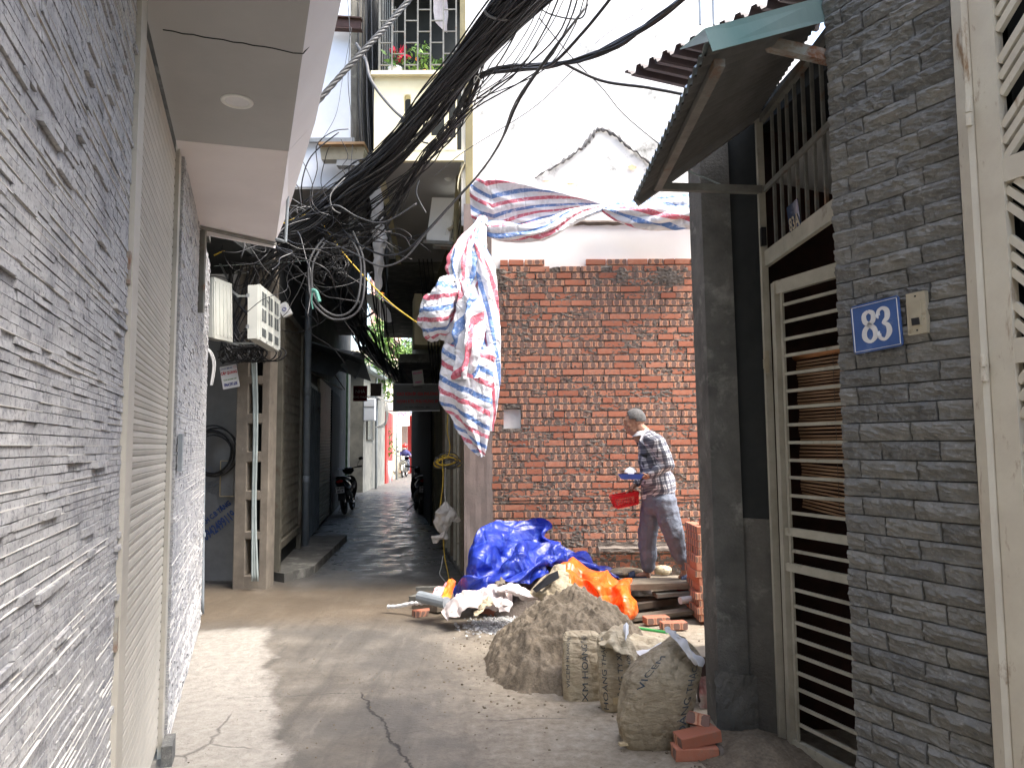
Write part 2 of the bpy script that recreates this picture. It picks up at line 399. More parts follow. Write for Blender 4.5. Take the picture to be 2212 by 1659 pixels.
M['chrome'] = mat("dull_chrome", (.5, .5, .5), (.35, .35, .35), 8, .25, .0, 40, metal=1)
M['signwhite'] = mat("sign_white", (.72, .72, .72), (.62, .62, .63), 6, .5, .05, 30)
M['signdark'] = mat("sign_dull_grey", (.20, .205, .205), (.14, .145, .145), 3, .6, .05, 30)
M['txtred'] = mat("sign_red", (.55, .03, .035), (.45, .03, .03), 9, .5, 0)
M['txtblue'] = mat("sign_blue", (.04, .05, .30), (.04, .05, .22), 9, .5, 0)
M['txtgreen'] = mat("sign_green", (.15, .28, .12), (.2, .3, .15), 9, .5, 0)
M['txtpink'] = mat("sign_pink", (.75, .12, .32), (.65, .1, .3), 9, .5, 0)
M['graf'] = mat("stencil_ink", (.03, .06, .20), (.04, .06, .13), 25, .8, 0)
M['sackink'] = mat("faded_sack_ink", (.03, .05, .075), (.07, .075, .075), 30, .8, 0)
M['plaqueblue'] = mat("enamel_blue", (.055, .12, .33), (.04, .09, .25), 7, .3, .05, 30, stain=((.22, .27, .38), 6, .6, .15))
M['plaquewhite'] = mat("enamel_white", (.72, .73, .74), (.6, .6, .6), 12, .35, .05, 30)
M['plaquenavy'] = mat("enamel_navy", (.03, .05, .11), (.03, .045, .09), 7, .15, .03, 30)
M['switch'] = mat("aged_ivory_plastic", (.45, .405, .30), (.36, .32, .235), 9, .4, .1, 30, stain=((.2, .16, .09), 9, .6, .1))
M['wood'] = mat("weathered_plank", (.22, .185, .14), (.13, .108, .082), 5, .9, .5, 30, stain=((.30, .27, .22), 2, .55, .2, (1, 12, 12)))
M['wooddark'] = mat("dark_wet_plank", (.13, .105, .08), (.07, .055, .045), 5, .8, .5, 30)
M['palewood'] = mat("pale_timber", (.55, .45, .28), (.42, .33, .2), 6, .8, .3, 30)
M['sand'] = mat("damp_sand", (.205, .168, .122), (.12, .097, .07), 9, .98, .9, 34, bd=.015, stain=((.27, .215, .15), 2.5, .55, .2), grain=.2)
M['gravel'] = mat("crushed_stone", (.55, .55, .53), (.30, .30, .30), 30, .95, .3, 90, spec=.1)
M['skin'] = mat("tanned_skin", (.40, .22, .145), (.33, .17, .11), 14, .55, .1, 90)
M['hair'] = mat("short_grey_hair", (.17, .165, .16), (.07, .068, .066), 60, .85, .8, 300)
M['shirtwhite'] = mat("white_collar_cloth", (.72, .72, .74), (.62, .62, .65), 10, .8, .2, 40)
M['pants'] = mat("blue_grey_trousers", (.175, .195, .24), (.12, .135, .17), 5, .85, .7, 18, bd=.02)
M['sandal'] = mat("navy_sandal", (.03, .05, .10), (.02, .03, .07), 9, .6, .1, 40)
M['traybl'] = mat("blue_tray_plastic", (.05, .13, .62), (.04, .11, .5), 9, .35, 0)
M['basket'] = mat("red_basket_plastic", (.70, .02, .03), (.58, .015, .025), 9, .35, 0)
M['bag'] = mat("milky_plastic_bag", (.62, .58, .54), (.5, .46, .42), 7, .3, .8, 18, bd=.02)
M['rag'] = mat("dirty_white_sheet", (.74, .68, .66), (.58, .49, .46), 5, .8, .6, 25, stain=((.30, .20, .15), 6, .66, .1), bd=.01)
M['orangeyellow'] = mat("orange_yellow_wrap", (.85, .35, .02), (.75, .10, .02), 5, .5, .4, 25)
M['leaf'] = mat("green_leaves", (.10, .20, .035), (.045, .11, .02), 3, .5, 0)
M['leafl'] = mat("light_leaves", (.20, .33, .06), (.10, .21, .035), 3, .5, 0)
M['flower'] = mat("red_bracts", (.65, .02, .06), (.5, .02, .05), 9, .6, 0)
M['fruit'] = mat("orange_fruit", (.8, .22, .02), (.7, .2, .02), 9, .5, 0)
M['bark'] = mat("bark", (.10, .08, .06), (.06, .05, .04), 9, .9, .5, 30)
M['pot'] = mat("white_glazed_pot", (.75, .75, .75), (.65, .65, .66), 5, .3, 0)
M['jacket'] = mat("dark_blue_jacket", (.04, .04, .16), (.03, .03, .1), 9, .7, .2, 30)
M['helmet'] = mat("red_helmet", (.55, .03, .02), (.45, .02, .02), 9, .25, 0)
M['fairred'] = mat("dark_red_fairing", (.16, .02, .03), (.11, .015, .02), 9, .25, 0)
M['fairblack'] = mat("black_fairing", (.018, .018, .02), (.012, .012, .014), 9, .22, 0)
M['fairgrey'] = mat("grey_fairing", (.30, .30, .27), (.2, .2, .18), 9, .3, 0)
M['lamp'] = mat("lamp_plastic", (.8, .8, .76), (.7, .7, .66), 9, .3, 0)
M['tail'] = mat("tail_lamp_red", (.5, .02, .02), (.35, .01, .01), 9, .2, 0)
M['greenpole'] = mat("green_plastic_pole", (.08, .45, .12), (.06, .35, .1), 9, .35, 0)
M['bucket'] = mat("dark_red_bucket", (.07, .035, .035), (.04, .02, .02), 9, .5, .1, 30)
M['darkbrick'] = mat("dim_brickwork", (.055, .022, .015), (.025, .014, .01), 9, .95, .5, 30)
M['pink'] = mat("pink_render", (.62, .36, .30), (.52, .3, .25), 3, .9, .1, 30)
def bamboo_mat():
    t = NT("bamboo_blind"); g = t.noise(3, 3, .6, stretch=(1, 1, 45)); col = t.ramp(g, [(.3, (.15, .085, .045)), (.5, (.33, .20, .11)), (.72, (.46, .30, .17))])
    col = t.mix(t.ramp(t.noise(3.5, 3), [(.35, .6), (.6, 0.)]), col, (.20, .12, .07)); t.base(col); t.rough(.7); return t.m
M['bamboo'] = bamboo_mat()
def stripe_tarp():
    t = NT("striped_woven_tarp"); uv = t.n("UVMap"); s2 = t.n("SeparateXYZ"); t.l(uv.outputs[0], s2.inputs[0])
    v = t.math('FRACT', s2.outputs[1]); W = (.72, .72, .75)
    col = t.ramp(v, [(0, W), (.25, (.11, .21, .46)), (.45, W), (.70, (.55, .12, .17)), (.90, W)], 'CONSTANT')
    wr = t.noise(26, 6, .75, dist=.6); col = t.mix(t.ramp(wr, [(.52, 0.), (.62, .55)]), col, (.74, .75, .80))
    t.base(col); t.rough(.42); vo = t.n("TexVoronoi", feature='DISTANCE_TO_EDGE'); vo.inputs['Scale'].default_value = 9
    dn = t.n("TexNoise"); dn.inputs['Scale'].default_value = 7; t.l(t.obj(), dn.inputs[0]); t.l(t.mix(.3, t.obj(), dn.outputs[1]), vo.inputs[0])
    t.creases(3.2, .8, .16); t.creases(8, .35, .06)
    t.b.inputs['Transmission Weight'].default_value = 0; return t.m
M['tarp'] = stripe_tarp()
def plastic_tarp(name, c, c2, thin):
    t = NT(name); wr = t.noise(14, 6, .7, dist=.8); vo = t.n("TexVoronoi", feature='DISTANCE_TO_EDGE'); vo.inputs['Scale'].default_value = 11
    dn = t.n("TexNoise"); dn.inputs['Scale'].default_value = 5; t.l(t.obj(), dn.inputs[0]); t.l(t.mix(.35, t.obj(), dn.outputs[1]), vo.inputs[0])
    col = t.ramp(t.noise(5, 5, .6), [(.35, c2), (.65, c)]); col = t.mix(t.ramp(wr, [(.55, 0.), (.68, .5)]), col, thin)
    t.base(col); t.rough(.34); t.creases(2.4, .7, .24); t.creases(7, .3, .06); return t.m
M['bluetarp'] = plastic_tarp("blue_plastic_tarp", (.022, .05, .42), (.014, .03, .27), (.12, .20, .62))
M['orangetarp'] = plastic_tarp("orange_plastic_tarp", (.85, .17, .02), (.72, .10, .015), (.92, .34, .10))
def sack_mat(name, k=1.0, dirt=.45):
    t = NT(name); g = t.noise(5, 6, .65); col = t.ramp(g, [(.3, mul((.26, .205, .13), k)), (.65, mul((.50, .43, .30), k))])
    col = t.mix(t.ramp(t.noise(2.6, 6, .7), [(dirt, 0.), (dirt+.2, .8)]), col, mul((.085, .06, .03), k))
    t.base(col); t.rough(.72); t.creases(5, 1.0, .10); t.bump(t.noise(11, 5, .65, stretch=(1, 1, 3.2), dist=.3), .75, .03); t.bump(t.noise(200, 2), .3, .002); return t.m
M['sack'] = sack_mat("cement_sack", 1.05, .55); M['sackdirty'] = sack_mat("muddy_cement_sack", .98, .42)
M['sackwhite'] = mat("sack_white_lining", (.66, .67, .70), (.5, .5, .52), 6, .5, .6, 25, bd=.01)
def plaid_mat():
    t = NT("black_white_plaid"); tc = t.obj(); s = t.n("SeparateXYZ")
    mp = t.n("Mapping"); mp.inputs['Rotation'].default_value = (0, R(9), 0); t.l(tc, mp.inputs[0])
    wb = t.n("TexNoise"); wb.inputs['Scale'].default_value = 5; t.l(mp.outputs[0], wb.inputs[0])
    va = t.n("VectorMath", operation='MULTIPLY_ADD'); t.l(wb.outputs[1], va.inputs[0]); va.inputs[1].default_value = (.05, .05, .05); t.l(mp.outputs[0], va.inputs[2])
    t.l(va.outputs[0], s.inputs[0])
    def band(o, k, a, b, c_):
        f = t.math('FRACT', t.math('MULTIPLY', o, k)); return t.ramp(f, [(0, 0.), (a, 1.), (b, 0.), (c_, 1.), (c_+.1, 0.)], 'CONSTANT')
    bz = band(s.outputs[2], 14, .15, .6, .78); bx = band(t.math('ADD', s.outputs[0], t.math('MULTIPLY', s.outputs[1], .9)), 15, .12, .55, .75)
    col = t.mix(t.math('MULTIPLY', bz, .72), (.66, .66, .69), (.035, .04, .07)); col = t.mix(t.math('MULTIPLY', bx, .78), col, (.03, .035, .06))
    t.base(col); t.rough(.85); t.bump(t.noise(11, 4, .6), .6, .03); return t.m
M['plaid'] = plaid_mat()
def ground_mat():
    t = NT("alley_ground"); g = t.n("NewGeometry"); s = t.n("SeparateXYZ"); t.l(g.outputs['Position'], s.inputs[0]); X, Y_ = s.outputs[0], s.outputs[1]
    n1 = t.noise(.9, 7, .62); n2 = t.noise(3.2, 7, .68); n3 = t.noise(16, 6, .75)
    def sub(a, b): return t.math('SUBTRACT', a, b)
    def sm(v, a, b): x = t.n("MapRange", interpolation_type='SMOOTHSTEP'); t.l(v, x.inputs[0]); x.inputs[1].default_value = a; x.inputs[2].default_value = b; return x.outputs[0]
    jit = t.math('ADD', t.math('MULTIPLY', sub(n2, .5), .55), t.math('MULTIPLY', sub(n3, .5), .22))
    base = t.ramp(n2, [(.3, (.095, .083, .068)), (.5, (.155, .137, .113)), (.7, (.225, .202, .168))])
    # damp slab in the middle of the lane
    damp = t.ramp(n1, [(.42, 0.), (.56, .75)]); base = t.mix(damp, base, (.10, .093, .082))
    tyre = t.noise(1.0, 6, .7, stretch=(7, .9, 1), dist=.5); base = t.mix(t.ramp(tyre, [(.48, 0.), (.64, .65)]), base, (.08, .072, .062)); base = t.mix(t.ramp(tyre, [(.32, .35), (.42, 0.)]), base, (.30, .27, .23))
    # sandy dried mud on the building-lot side
    dl = t.math('ADD', sub(X, t.math('MULTIPLY', sub(Y_, 3.7), -.10)), jit)
    lot = sm(dl, -.60, .25); base = t.mix(t.math('MULTIPLY', lot, .85), base, t.ramp(n3, [(.3, (.19, .15, .10)), (.48, (.30, .255, .19)), (.7, (.43, .38, .30))]))
    mud = t.math('MULTIPLY', sm(t.math('ADD', Y_, jit), 6.3, 7.0), sub(1.0, sm(t.math('ADD', Y_, jit), 8.0, 9.0)))
    base = t.mix(t.math('MULTIPLY', mud, .6), base, (.125, .088, .05))
    # pale cement apron along the stone wall
    da = t.math('ADD', t.math('ADD', X, t.math('MULTIPLY', Y_, .355)), t.math('MULTIPLY', jit, .55))
    ap = t.math('MULTIPLY', sub(1.0, sm(t.math('ADD', da, t.math('MULTIPLY', sub(t.noise(2.1, 6, .7), .5), .5)), .10, .24)), sub(1.0, sm(t.math('ADD', Y_, t.math('MULTIPLY', jit, .9)), 6.35, 6.6)))
    ap = t.math('MULTIPLY', ap, sm(t.math('ADD', n2, t.math('MULTIPLY', n3, .3)), .38, .48))
    base = t.mix(ap, base, t.ramp(n3, [(.3, (.25, .23, .20)), (.6, (.37, .345, .305))]))
    # wet alley
    wet = t.math('MULTIPLY', sm(t.math('ADD', Y_, jit), 7.8, 9.4), sub(1.0, t.math('MULTIPLY', sm(Y_, 24, 28), .6)))
    base = t.mix(wet, base, t.ramp(n2, [(.35, (.05, .051, .052)), (.65, (.11, .11, .107))]))
    base = t.mix(t.ramp(t.noise(30, 3, .8), [(.62, 0.), (.70, .45)]), base, (.10, .09, .08))
    vo = t.n("TexVoronoi", feature='DISTANCE_TO_EDGE'); vo.inputs['Scale'].default_value = .5
    dn = t.n("TexNoise"); dn.inputs['Scale'].default_value = 1.6; dn.inputs['Detail'].default_value = 6; t.l(t.obj(), dn.inputs[0])
    t.l(t.mix(.22, t.obj(), dn.outputs[1]), vo.inputs[0]); cr = t.math('MULTIPLY', t.ramp(vo.outputs[0], [(.0, .7), (.0022, 0.)]), t.ramp(n1, [(.5, 0.), (.56, 1.)]))
    base = t.mix(t.math('MULTIPLY', cr, .8), base, (.05, .045, .04))
    wob = t.math('MULTIPLY', sub(t.noise(5, 6, .7), .5), .16)
    for (ax, ay), (bx, by), w0 in (((-.98, 4.85), (-.40, 3.45), .009), ((-1.85, 4.72), (-.95, 4.80), .003)):
        L = math.hypot(bx-ax, by-ay); ux, uy = (bx-ax)/L, (by-ay)/L
        s_ = t.math('ADD', t.math('MULTIPLY', sub(X, ax), ux), t.math('MULTIPLY', sub(Y_, ay), uy))
        d_ = t.math('ABSOLUTE', t.math('ADD', t.math('ADD', t.math('MULTIPLY', sub(X, ax), -uy), t.math('MULTIPLY', sub(Y_, ay), ux)), wob))
        ck = t.math('MULTIPLY', t.math('MULTIPLY', sub(1.0, sm(d_, w0*.4, w0*1.3)), sm(s_, 0, .1)), sub(1.0, sm(s_, L-.1, L)))
        cr = t.math('MAXIMUM', cr, ck); base = t.mix(t.math('MULTIPLY', ck, .9), base, (.03, .027, .024))
    t.base(base); pud = t.ramp(n2, [(.42, .24), (.60, .60)])
    rr = t.mix(wet, t.ramp(damp, [(0, .85), (.75, .62)]), pud); t.l(rr, t.b.inputs['Roughness'])
    t.bump(t.math('MULTIPLY', n3, sub(1.0, wet)), .6, .03); t.bump(t.math('MULTIPLY', t.noise(60, 5, .8), sub(1.0, wet)), .6, .01); t.bump(sub(1.0, cr), .5, .02); return t.m
M['ground'] = ground_mat()
def bagmat():
    t = NT("milky_bag"); t.base((.72, .68, .63)); t.rough(.35); t.b.inputs['Transmission Weight'].default_value = .25; t.bump(t.noise(16, 5, .7, dist=.6), .8, .03); return t.m
M['bag'] = bagmat()
def leaf2():
    t = NT("tree_foliage"); oi = t.noise(1.2, 3); t.base(t.ramp(oi, [(.35, (.05, .12, .02)), (.65, (.17, .30, .05))])); t.rough(.5)
    t.b.inputs['Transmission Weight'].default_value = 0; return t.m
M['tree'] = leaf2()

M['shaderender'] = mat('shade_darkened_render', (.10, .10, .095), (.055, .055, .052), 2.2, .95, .4, 30, stain=((.20, .195, .18), 1.7, .58, .15))  # render with the alley's shade put into its colour
M['twistgrey'] = mat('dark_grey_twist', (.085, .088, .09), (.05, .052, .055), 20, .5, .1, 80)
M['shadegate'] = mat('shaded_rusty_steel', (.15, .14, .11), (.085, .078, .06), 6, .7, .3, 60, stain=((.09, .06, .04), 5, .55, .15))  # rusty steel, darkened in its colour to stand for alley shade
# ---------------------------------------------------------------- ground
def axis(dense, far):
    a = [];  x = dense[0]
    while x <= dense[1]+1e-6: a.append(x); x += dense[2]
    return [-f for f in far[::-1]]+a+[f for f in far]
xs = [-300, -80, -30, -14, -9, -6]+[-4.4+.05*i for i in range(150)]+[4, 6, 10, 30, 80, 300]
ys = [-300, -60, -15, -5, -1.5]+[.8+.05*i for i in range(190)]+[10.5+.3*i for i in range(90)]+[40, 50, 70, 120, 300]
def gz(x, y):
    if -6 < x < 4 and -1 < y < 38:
        k = 1 if y < 8.5 else max(0, 1-(y-8.5)*.6)
        return k*(.022*N.noise(V((x*.9, y*.9, 0)))+.008*N.noise(V((x*4, y*4, 3)))+.003*N.noise(V((x*14, y*14, 3))))
    return 0
mb = MB(); vs = [V((x, y, gz(x, y))) for y in ys for x in xs]; n = len(xs)
mb.add(vs, [(j*n+i, j*n+i+1, (j+1)*n+i+1, (j+1)*n+i) for j in range(len(ys)-1) for i in range(n-1)])
ground = struct('ground', mb, M['ground'], 'trodden concrete and mud floor of the alley and building lot', True)
mb = MB(); mb.prism([(-2.62, 8.62, -.02), (-2.42, 9.1, -.02), (-2.72, 12.3, -.02), (-3.35, 12.2, -.02), (-2.98, 8.9, -.02)][::-1], (0, 0, .12))
struct('doorstep_pavement', mb, M['concrete'], 'raised cement pavement below the lattice gate')

# ---------------------------------------------------------------- left: stone clad house
def LW(Y, z, o=0): return V((-.39-.355*Y+o*.942, Y+o*.335, z))
house = thing('stone_clad_house', 'house clad in thin grey stone strips with a beige roller shutter', 'house', LW(3, 0))
mb = MB()   # structural wall behind cladding, storeys above
mb.prism([LW(-5, 0, -.03), LW(2.22, 0, -.03), LW(2.22, 3.4, -.03), LW(-5, 3.4, -.03)], V((-.942, -.335, 0))*.3)
mb.prism([LW(3.96, 0, -.03), LW(6.62, 0, -.03), LW(6.62, 3.4, -.03), LW(3.96, 3.4, -.03)], V((-.942, -.335, 0))*3)
mb.prism([LW(-5, 3.4, 0), LW(6.62, 3.4, 0), LW(6.62, 7.6, 0), LW(-5, 7.6, 0)], V((-.942, -.335, 0))*3.2)
mb.build('wall', M['concrete'], house)
def cladding(y0, y1, seed, name, lmin, lmax, ch=.0172):
    rn = random.Random(seed); mb = MB(); z = 0
    while z < 3.18:
        h = ch*rn.uniform(.8, 1.25); y = y0+rn.uniform(-.06, 0); rowo = rn.uniform(0, .004)
        lightrow = rn.random() < .55
        while y < y1:
            L = rn.uniform(lmin, lmax); a, b = max(y, y0), min(y+L, y1)
            if b-a > .004:
                o = rowo*.6+abs(rn.gauss(0, .0022))+(.008 if rn.random() < .02 else 0)+.005*max(0, N.noise(V((y*3, z*8, seed)))); tz = rn.random()
                vs = [LW(a, z+.001, -.03), LW(b, z+.001, -.03), LW(b, z+h-.001, -.03), LW(a, z+h-.001, -.03),
                      LW(a+.001, z+.001, o+rn.uniform(-.002, .002)), LW(b-.001, z+.001, o+rn.uniform(-.002, .002)), LW(b-.001, z+h-.001, o), LW(a+.001, z+h-.001, o)]
                mb.add(vs, [(4, 5, 6, 7), (0, 1, 5, 4), (3, 7, 6, 2), (0, 4, 7, 3), (1, 2, 6, 5)], 0, None, (tz*.9, 0, 0))
            y += L
        if lightrow:
            y = y0
            while y < y1:
                L = rn.uniform(.15, .7)
                if rn.random() < .7:
                    b = min(y+L, y1); o = rowo*.6+.004
                    mb.add([LW(y, z+h-.0007, -.02), LW(b, z+h-.0007, -.02), LW(b, z+h+.0007, -.02), LW(y, z+h+.0007, -.02), LW(y, z+h-.0007, o), LW(b, z+h-.0007, o), LW(b, z+h+.0007, o), LW(y, z+h+.0007, o)],
                           [(4, 5, 6, 7), (0, 1, 5, 4), (3, 7, 6, 2)], 0, None, (.5, 1, 0))
                y += L
        z += h
    return mb.build('stone_cladding', M['stone'], house)
cladding(-.3, 2.26, 1, 'near', .05, .16)
cladding(3.93, 6.62, 2, 'far', .05, .16)
# roller shutter
mb = MB(); z = .06; rn = random.Random(5)
while z < 3.1:
    h = .047; a, b = 2.36, 3.84; o = -.03
    prof = [(0, -.008), (.004, -.002), (.012, 0), (.020, .001), (.022, -.003), (.026, .001), (.036, 0), (.043, -.002), (.047, -.008)]
    vs = [LW(a, z+p, o+q) for p, q in prof]+[LW(b, z+p, o+q) for p, q in prof]; k = len(prof)
    mb.add(vs, [(i, i+k, i+k+1, i+1) for i in range(k-1)]); z += h
sh = mb.build('roller_shutter', M['shutter'], house)
mb = MB(); mb.prism([LW(2.25, .0, 0), LW(2.37, .0, 0), LW(2.37, 3.2, 0), LW(2.25, 3.2, 0)], V((.942, .335, 0))*.018)
mb.prism([LW(3.83, .0, -.03), LW(3.93, .0, -.03), LW(3.93, 3.2, -.03), LW(3.83, 3.2, -.03)], V((.942, .335, 0))*.02)
mb.build('shutter_rail', M['shutter'], house)
for zc in (2.05, .95):
    mb = MB(); mb.prism([LW(2.23, zc, .0), LW(2.256, zc, .0), LW(2.256, zc+.1, .0), LW(2.23, zc+.1, .0)], V((.942, .335, 0))*.014)
    mb.build('shutter_lock', M['steelrust'], house)
mb = MB(); mb.prism([LW(3.97, 1.42, 0.012), LW(4.04, 1.42, .012), LW(4.04, 1.62, .012), LW(3.97, 1.62, .012)], V((.942, .335, 0))*.02)
mb.build('switch_cover', M['pvc'], house)
mb = MB(); mb.prism([LW(3.70, .0, 0.0), LW(3.86, .0, .0), LW(3.86, .11, .0), LW(3.70, .11, .0)], V((.942, .335, 0))*.05)
mb.build('sill_tile', M['slate'], house)
# canopy soffit in two shades with its slanted edge
def SO(Y, z, o=0):    # outer soffit line
    return V((.192-.358*Y+o*.942, Y+o*.336, z))
zs = 3.13
mb = MB(); near = [LW(-4, zs, -.02), SO(-4.2, zs), SO(3.87, zs), LW(3.72, zs, -.02)]
mb.prism(near, (0, 0, .26))
mb.prism([SO(-4.2, zs, .0)+V((0, 0, .003)), SO(3.87, zs)+V((0, 0, .003)), SO(3.9, zs+.20, .14), SO(-4.2, zs+.20, .14)], (-.05, -.02, .08), 1)
s1 = mb.build('canopy', [M['soffit'], M['soffit2']], house)
mb = MB(); mb.prism([LW(3.725, zs+.001, -.02), SO(3.875, zs+.001), SO(5.66, zs+.001), LW(5.22, zs+.001, -.02)], (0, 0, .24))
mb.prism([SO(3.88, zs+.004), SO(5.66, zs+.004), SO(5.5, zs+.2, .08), SO(3.9, zs+.20, .14)], (-.05, -.02, .08))
mb.prism([LW(5.24, zs-.04, -.02), SO(5.68, zs-.04), SO(5.9, zs+.05), LW(5.6, zs+.05, -.02)], (0, 0, .15))
mb.build('canopy_end', M['soffit2'], house)
mb = MB(); mb.bar(LW(5.2, zs-.012, 0), SO(5.66, zs-.012), .03, .02); mb.bar(LW(5.25, zs-.02, .02), LW(5.25, zs-.62, .02), .05, .03); mb.build('trim', M['steelbar'], house)
mb = MB()   # crack in the soffit
a, b = P(360, 68, 1), P(655, 118, 1)
def zhit(x, y, z):
    p, q = ray(x, y); Y = (z-H)/q; return V((p*Y, Y, z))
crk = [zhit(lerp(352, 655, i/14), lerp(66, 118, i/14)+rnd(-2, 2), zs-.0015) for i in range(15)]
mb.tube(crk, .0022, 4); mb.tube([crk[-1], SO(crk[-1].y+.02, zs+.05, .03)], .0022, 4); mb.build('crack', M['darkwall'], house)
dl = thing('recessed_downlight', 'round white recessed downlight in the grey canopy soffit', 'lamp', zhit(512, 219, zs-.001))
c0 = V(dl.location)
mb = MB(); pr = [(.072, 0), (.070, -.006), (.056, -.007), (.052, .0)]
mb.grid(lambda u, v: c0+V((math.cos(6.283*u)*crom([V(q+(0,)) for q in pr], v).x, math.sin(6.283*u)*crom([V(q+(0,)) for q in pr], v).x, crom([V(q+(0,)) for q in pr], v).y)), 32, 6, closed=True)
mb.build('trim_ring', M['lamp'], dl, True)
mb = MB(); mb.cyl(c0+V((0, 0, -.002)), c0+V((0, 0, -.0005)), .053, 28); mb.build('lens', M['signwhite'], dl)
# grey pvc pipe on the corner and the pvc elbow at the canopy
g = thing('downpipe', 'thin blue-grey downpipe on the far corner of the stone clad house', 'pipe', LW(6.6, 0, .05))
mb = MB(); pp = [P(437, 1326, 6.72), P(438, 1150, 6.72), P(441, 900, 6.72), P(446, 640, 6.72), P(448, 590, 6.72)]; mb.tube(spl(pp, 16), .017, 10); mb.build('pipe', M['pvc'], g, True)
mb = MB(); [mb.cyl(P(439, y, 6.72), P(439, y+9, 6.72), .021, 10) for y in (1150, 760)]; mb.build('coupling', M['pvc'], g)
g = tag(MB().tube(spl([P(622, 425, 5.0), P(617, 515, 5.0), P(616, 522, 5.0), P(604, 519, 5.0), P(596, 517, 5.0)], 20), .011, 8).build('pipe_elbow', M['pvc'], None, True, origin=P(617, 515, 5.0)), 'short grey pipe with an elbow at the canopy corner', 'pipe')
mb = MB()
for k in range(5):
    y0 = rnd(-4, 4); mb.tube(spl([P(443+y0*.2, 748, 6.7), P(455+y0, 762, 6.68), P(462+y0, 790, 6.68), P(456+y0*.8, 832, 6.68)], 12), .0025, 4)
tag(mb.build('plastic_string', M['signwhite'], None, origin=P(450, 750, 6.7)), 'frayed white plastic string tied round the downpipe', 'string')

# ---------------------------------------------------------------- right: slate house with number 83
def SW(Y, z, o=0): return V((2.85-.5*Y-o*.894, Y-o*.447, z))   # o>0 toward the lane
sh_ = thing('slate_clad_house', 'pier of split grey slate blocks carrying the number 83, between barred door and cream gate', 'house', SW(2.75, 0))
y_f, y_n = 3.03, 2.515
mb = MB(); mb.prism([SW(y_n, 0, -.03), SW(y_f-.012, 0, -.03), SW(y_f-.012, 8.5, -.03), SW(y_n, 8.5, -.03)], V((.894, .447, 0))*.10)
mb.prism([SW(y_f-.012, 0, -.135), SW(y_n, 0, -.135), SW(y_n, 8.5, -.135), SW(y_f-.012, 8.5, -.135)][::-1], V((.25, .05, 0)))
mb.prism([V((1.75, 1.0, 3.6)), V((1.75, 3.0, 3.6)), V((1.75, 3.0, 8.5)), V((1.75, 1.0, 8.5))], V((4, 0, 0)))
mb.prism([V((2.6, -4, 0)), V((2.6, 1.2, 0)), V((2.6, 1.2, 3.6)), V((2.6, -4, 3.6))], V((3, 0, 0)))
mb.build('wall', M['darkwall'], sh_)
rn = random.Random(11); mb = MB(); z = -.02; row = 0; ch = .0715
def splitstone(mb, fn, a, b, z0, z1, seed, tone):
    nu = max(4, int((b-a)/.011)); nv = 10; d0 = rn.uniform(.006, .016); ridge = rn.uniform(.35, .75)
    def sq(t, n):
        i = t*n; return (i*.2 if i < 1.01 else (n-(n-i)*.2 if i > n-1.01 else i))/n
    def f(u, v):
        e = min(u*nu, (1-u)*nu, v*nv, (1-v)*nv); u, v = sq(u, nu), sq(v, nv); y = lerp(a, b, u); zz = lerp(z0, z1, v)
        q = V((y*9+seed, zz*16, seed*.7)); r = ridge+.25*N.noise(V((y*22+seed*3, seed, 0)))
        fc = (1-(v-r)/(1-r+.01))*.5+.5 if v > r else .45*(v/r)**2+.2
        o = d0*.7+.013*fc+.012*N.noise(q)+.014*(.5-abs(N.noise(q*2.3)))+.008*N.noise(q*6)
        if e < .5: o = -.02
        elif e < 1.5: o = o*.75+.001
        return fn(y, zz, max(o, -.02))
    mb.grid(f, nu, nv, 0, None, ca=(tone, 0, 0))
while z < 3.95:
    edges = [y_f-.02] ; off = [.105, .205, .105, .185][row % 4]*rn.uniform(.96, 1.04); y = y_f-off*.9
    while y > y_n+.04: edges.append(y); y -= .205*rn.uniform(.93, 1.05)
    edges.append(y_n+.012)
    for k in range(len(edges)-1):
        splitstone(mb, SW, edges[k+1]+.001, edges[k]-.001, z+.0008, z+ch-.0008, rn.random()*50, rn.random())
    z += ch; row += 1
mb.build('slate_block_facing', M['slate'], sh_, False)
mb = MB(); mb.prism([SW(y_n-.004, 0, .012), SW(y_n+.012, 0, .012), SW(y_n+.012, 4, .012), SW(y_n-.004, 4, .012)], V((.03, .015, 0))); mb.build('grout_edge', M['concrete'], sh_)
# number plaque 83
def on_slate(x, y, o=.04):
    a, b = ray(x, y); Y = (2.85-o*.894)/(a+.5) ; Y = (2.85-o*.894-.5*o*.447)/(a+.5); return V((a*Y, Y, H+b*Y))
def panel_frame(pts):    # tl,tr,br,bl -> origin, ux, uy, w, h
    tl, tr, br, bl = pts; o = (tl+tr+br+bl)/4; ux = ((tr-tl)+(br-bl)).normalized(); w_ = ((tr-tl).length+(br-bl).length)/2
    uy = ((tl-bl)+(tr-br)); hh = uy.length/2; uy = (uy-ux*uy.dot(ux)).normalized(); return o, ux, uy, w_, hh
o, ux, uy, w_, h_ = panel_frame([on_slate(1838, 664), on_slate(1943, 636), on_slate(1948, 748), on_slate(1843, 766)])
pl = thing('house_number_plaque', 'blue enamel plaque with white digits 83 on the slate wall', 'house number', o)
nn = ux.cross(uy).normalized()
def board(o, ux, uy, w_, h_, th, name, m, parent, m2=None, chamf=.0, off=0):
    n = ux.cross(uy).normalized(); c = chamf; a, b = w_/2, h_/2
    pts = [(-a, -b+c), (-a+c, -b), (a-c, -b), (a, -b+c), (a, b-c), (a-c, b), (-a+c, b), (-a, b-c)] if c else [(-a, -b), (a, -b), (a, b), (-a, b)]
    mb = MB(); mb.prism([o+ux*p+uy*q+n*off for p, q in pts], -n*th); return mb.build(name, m, parent) if name else mb
board(o, ux, uy, w_, h_, .006, 'plate', M['plaqueblue'], pl, chamf=.008)
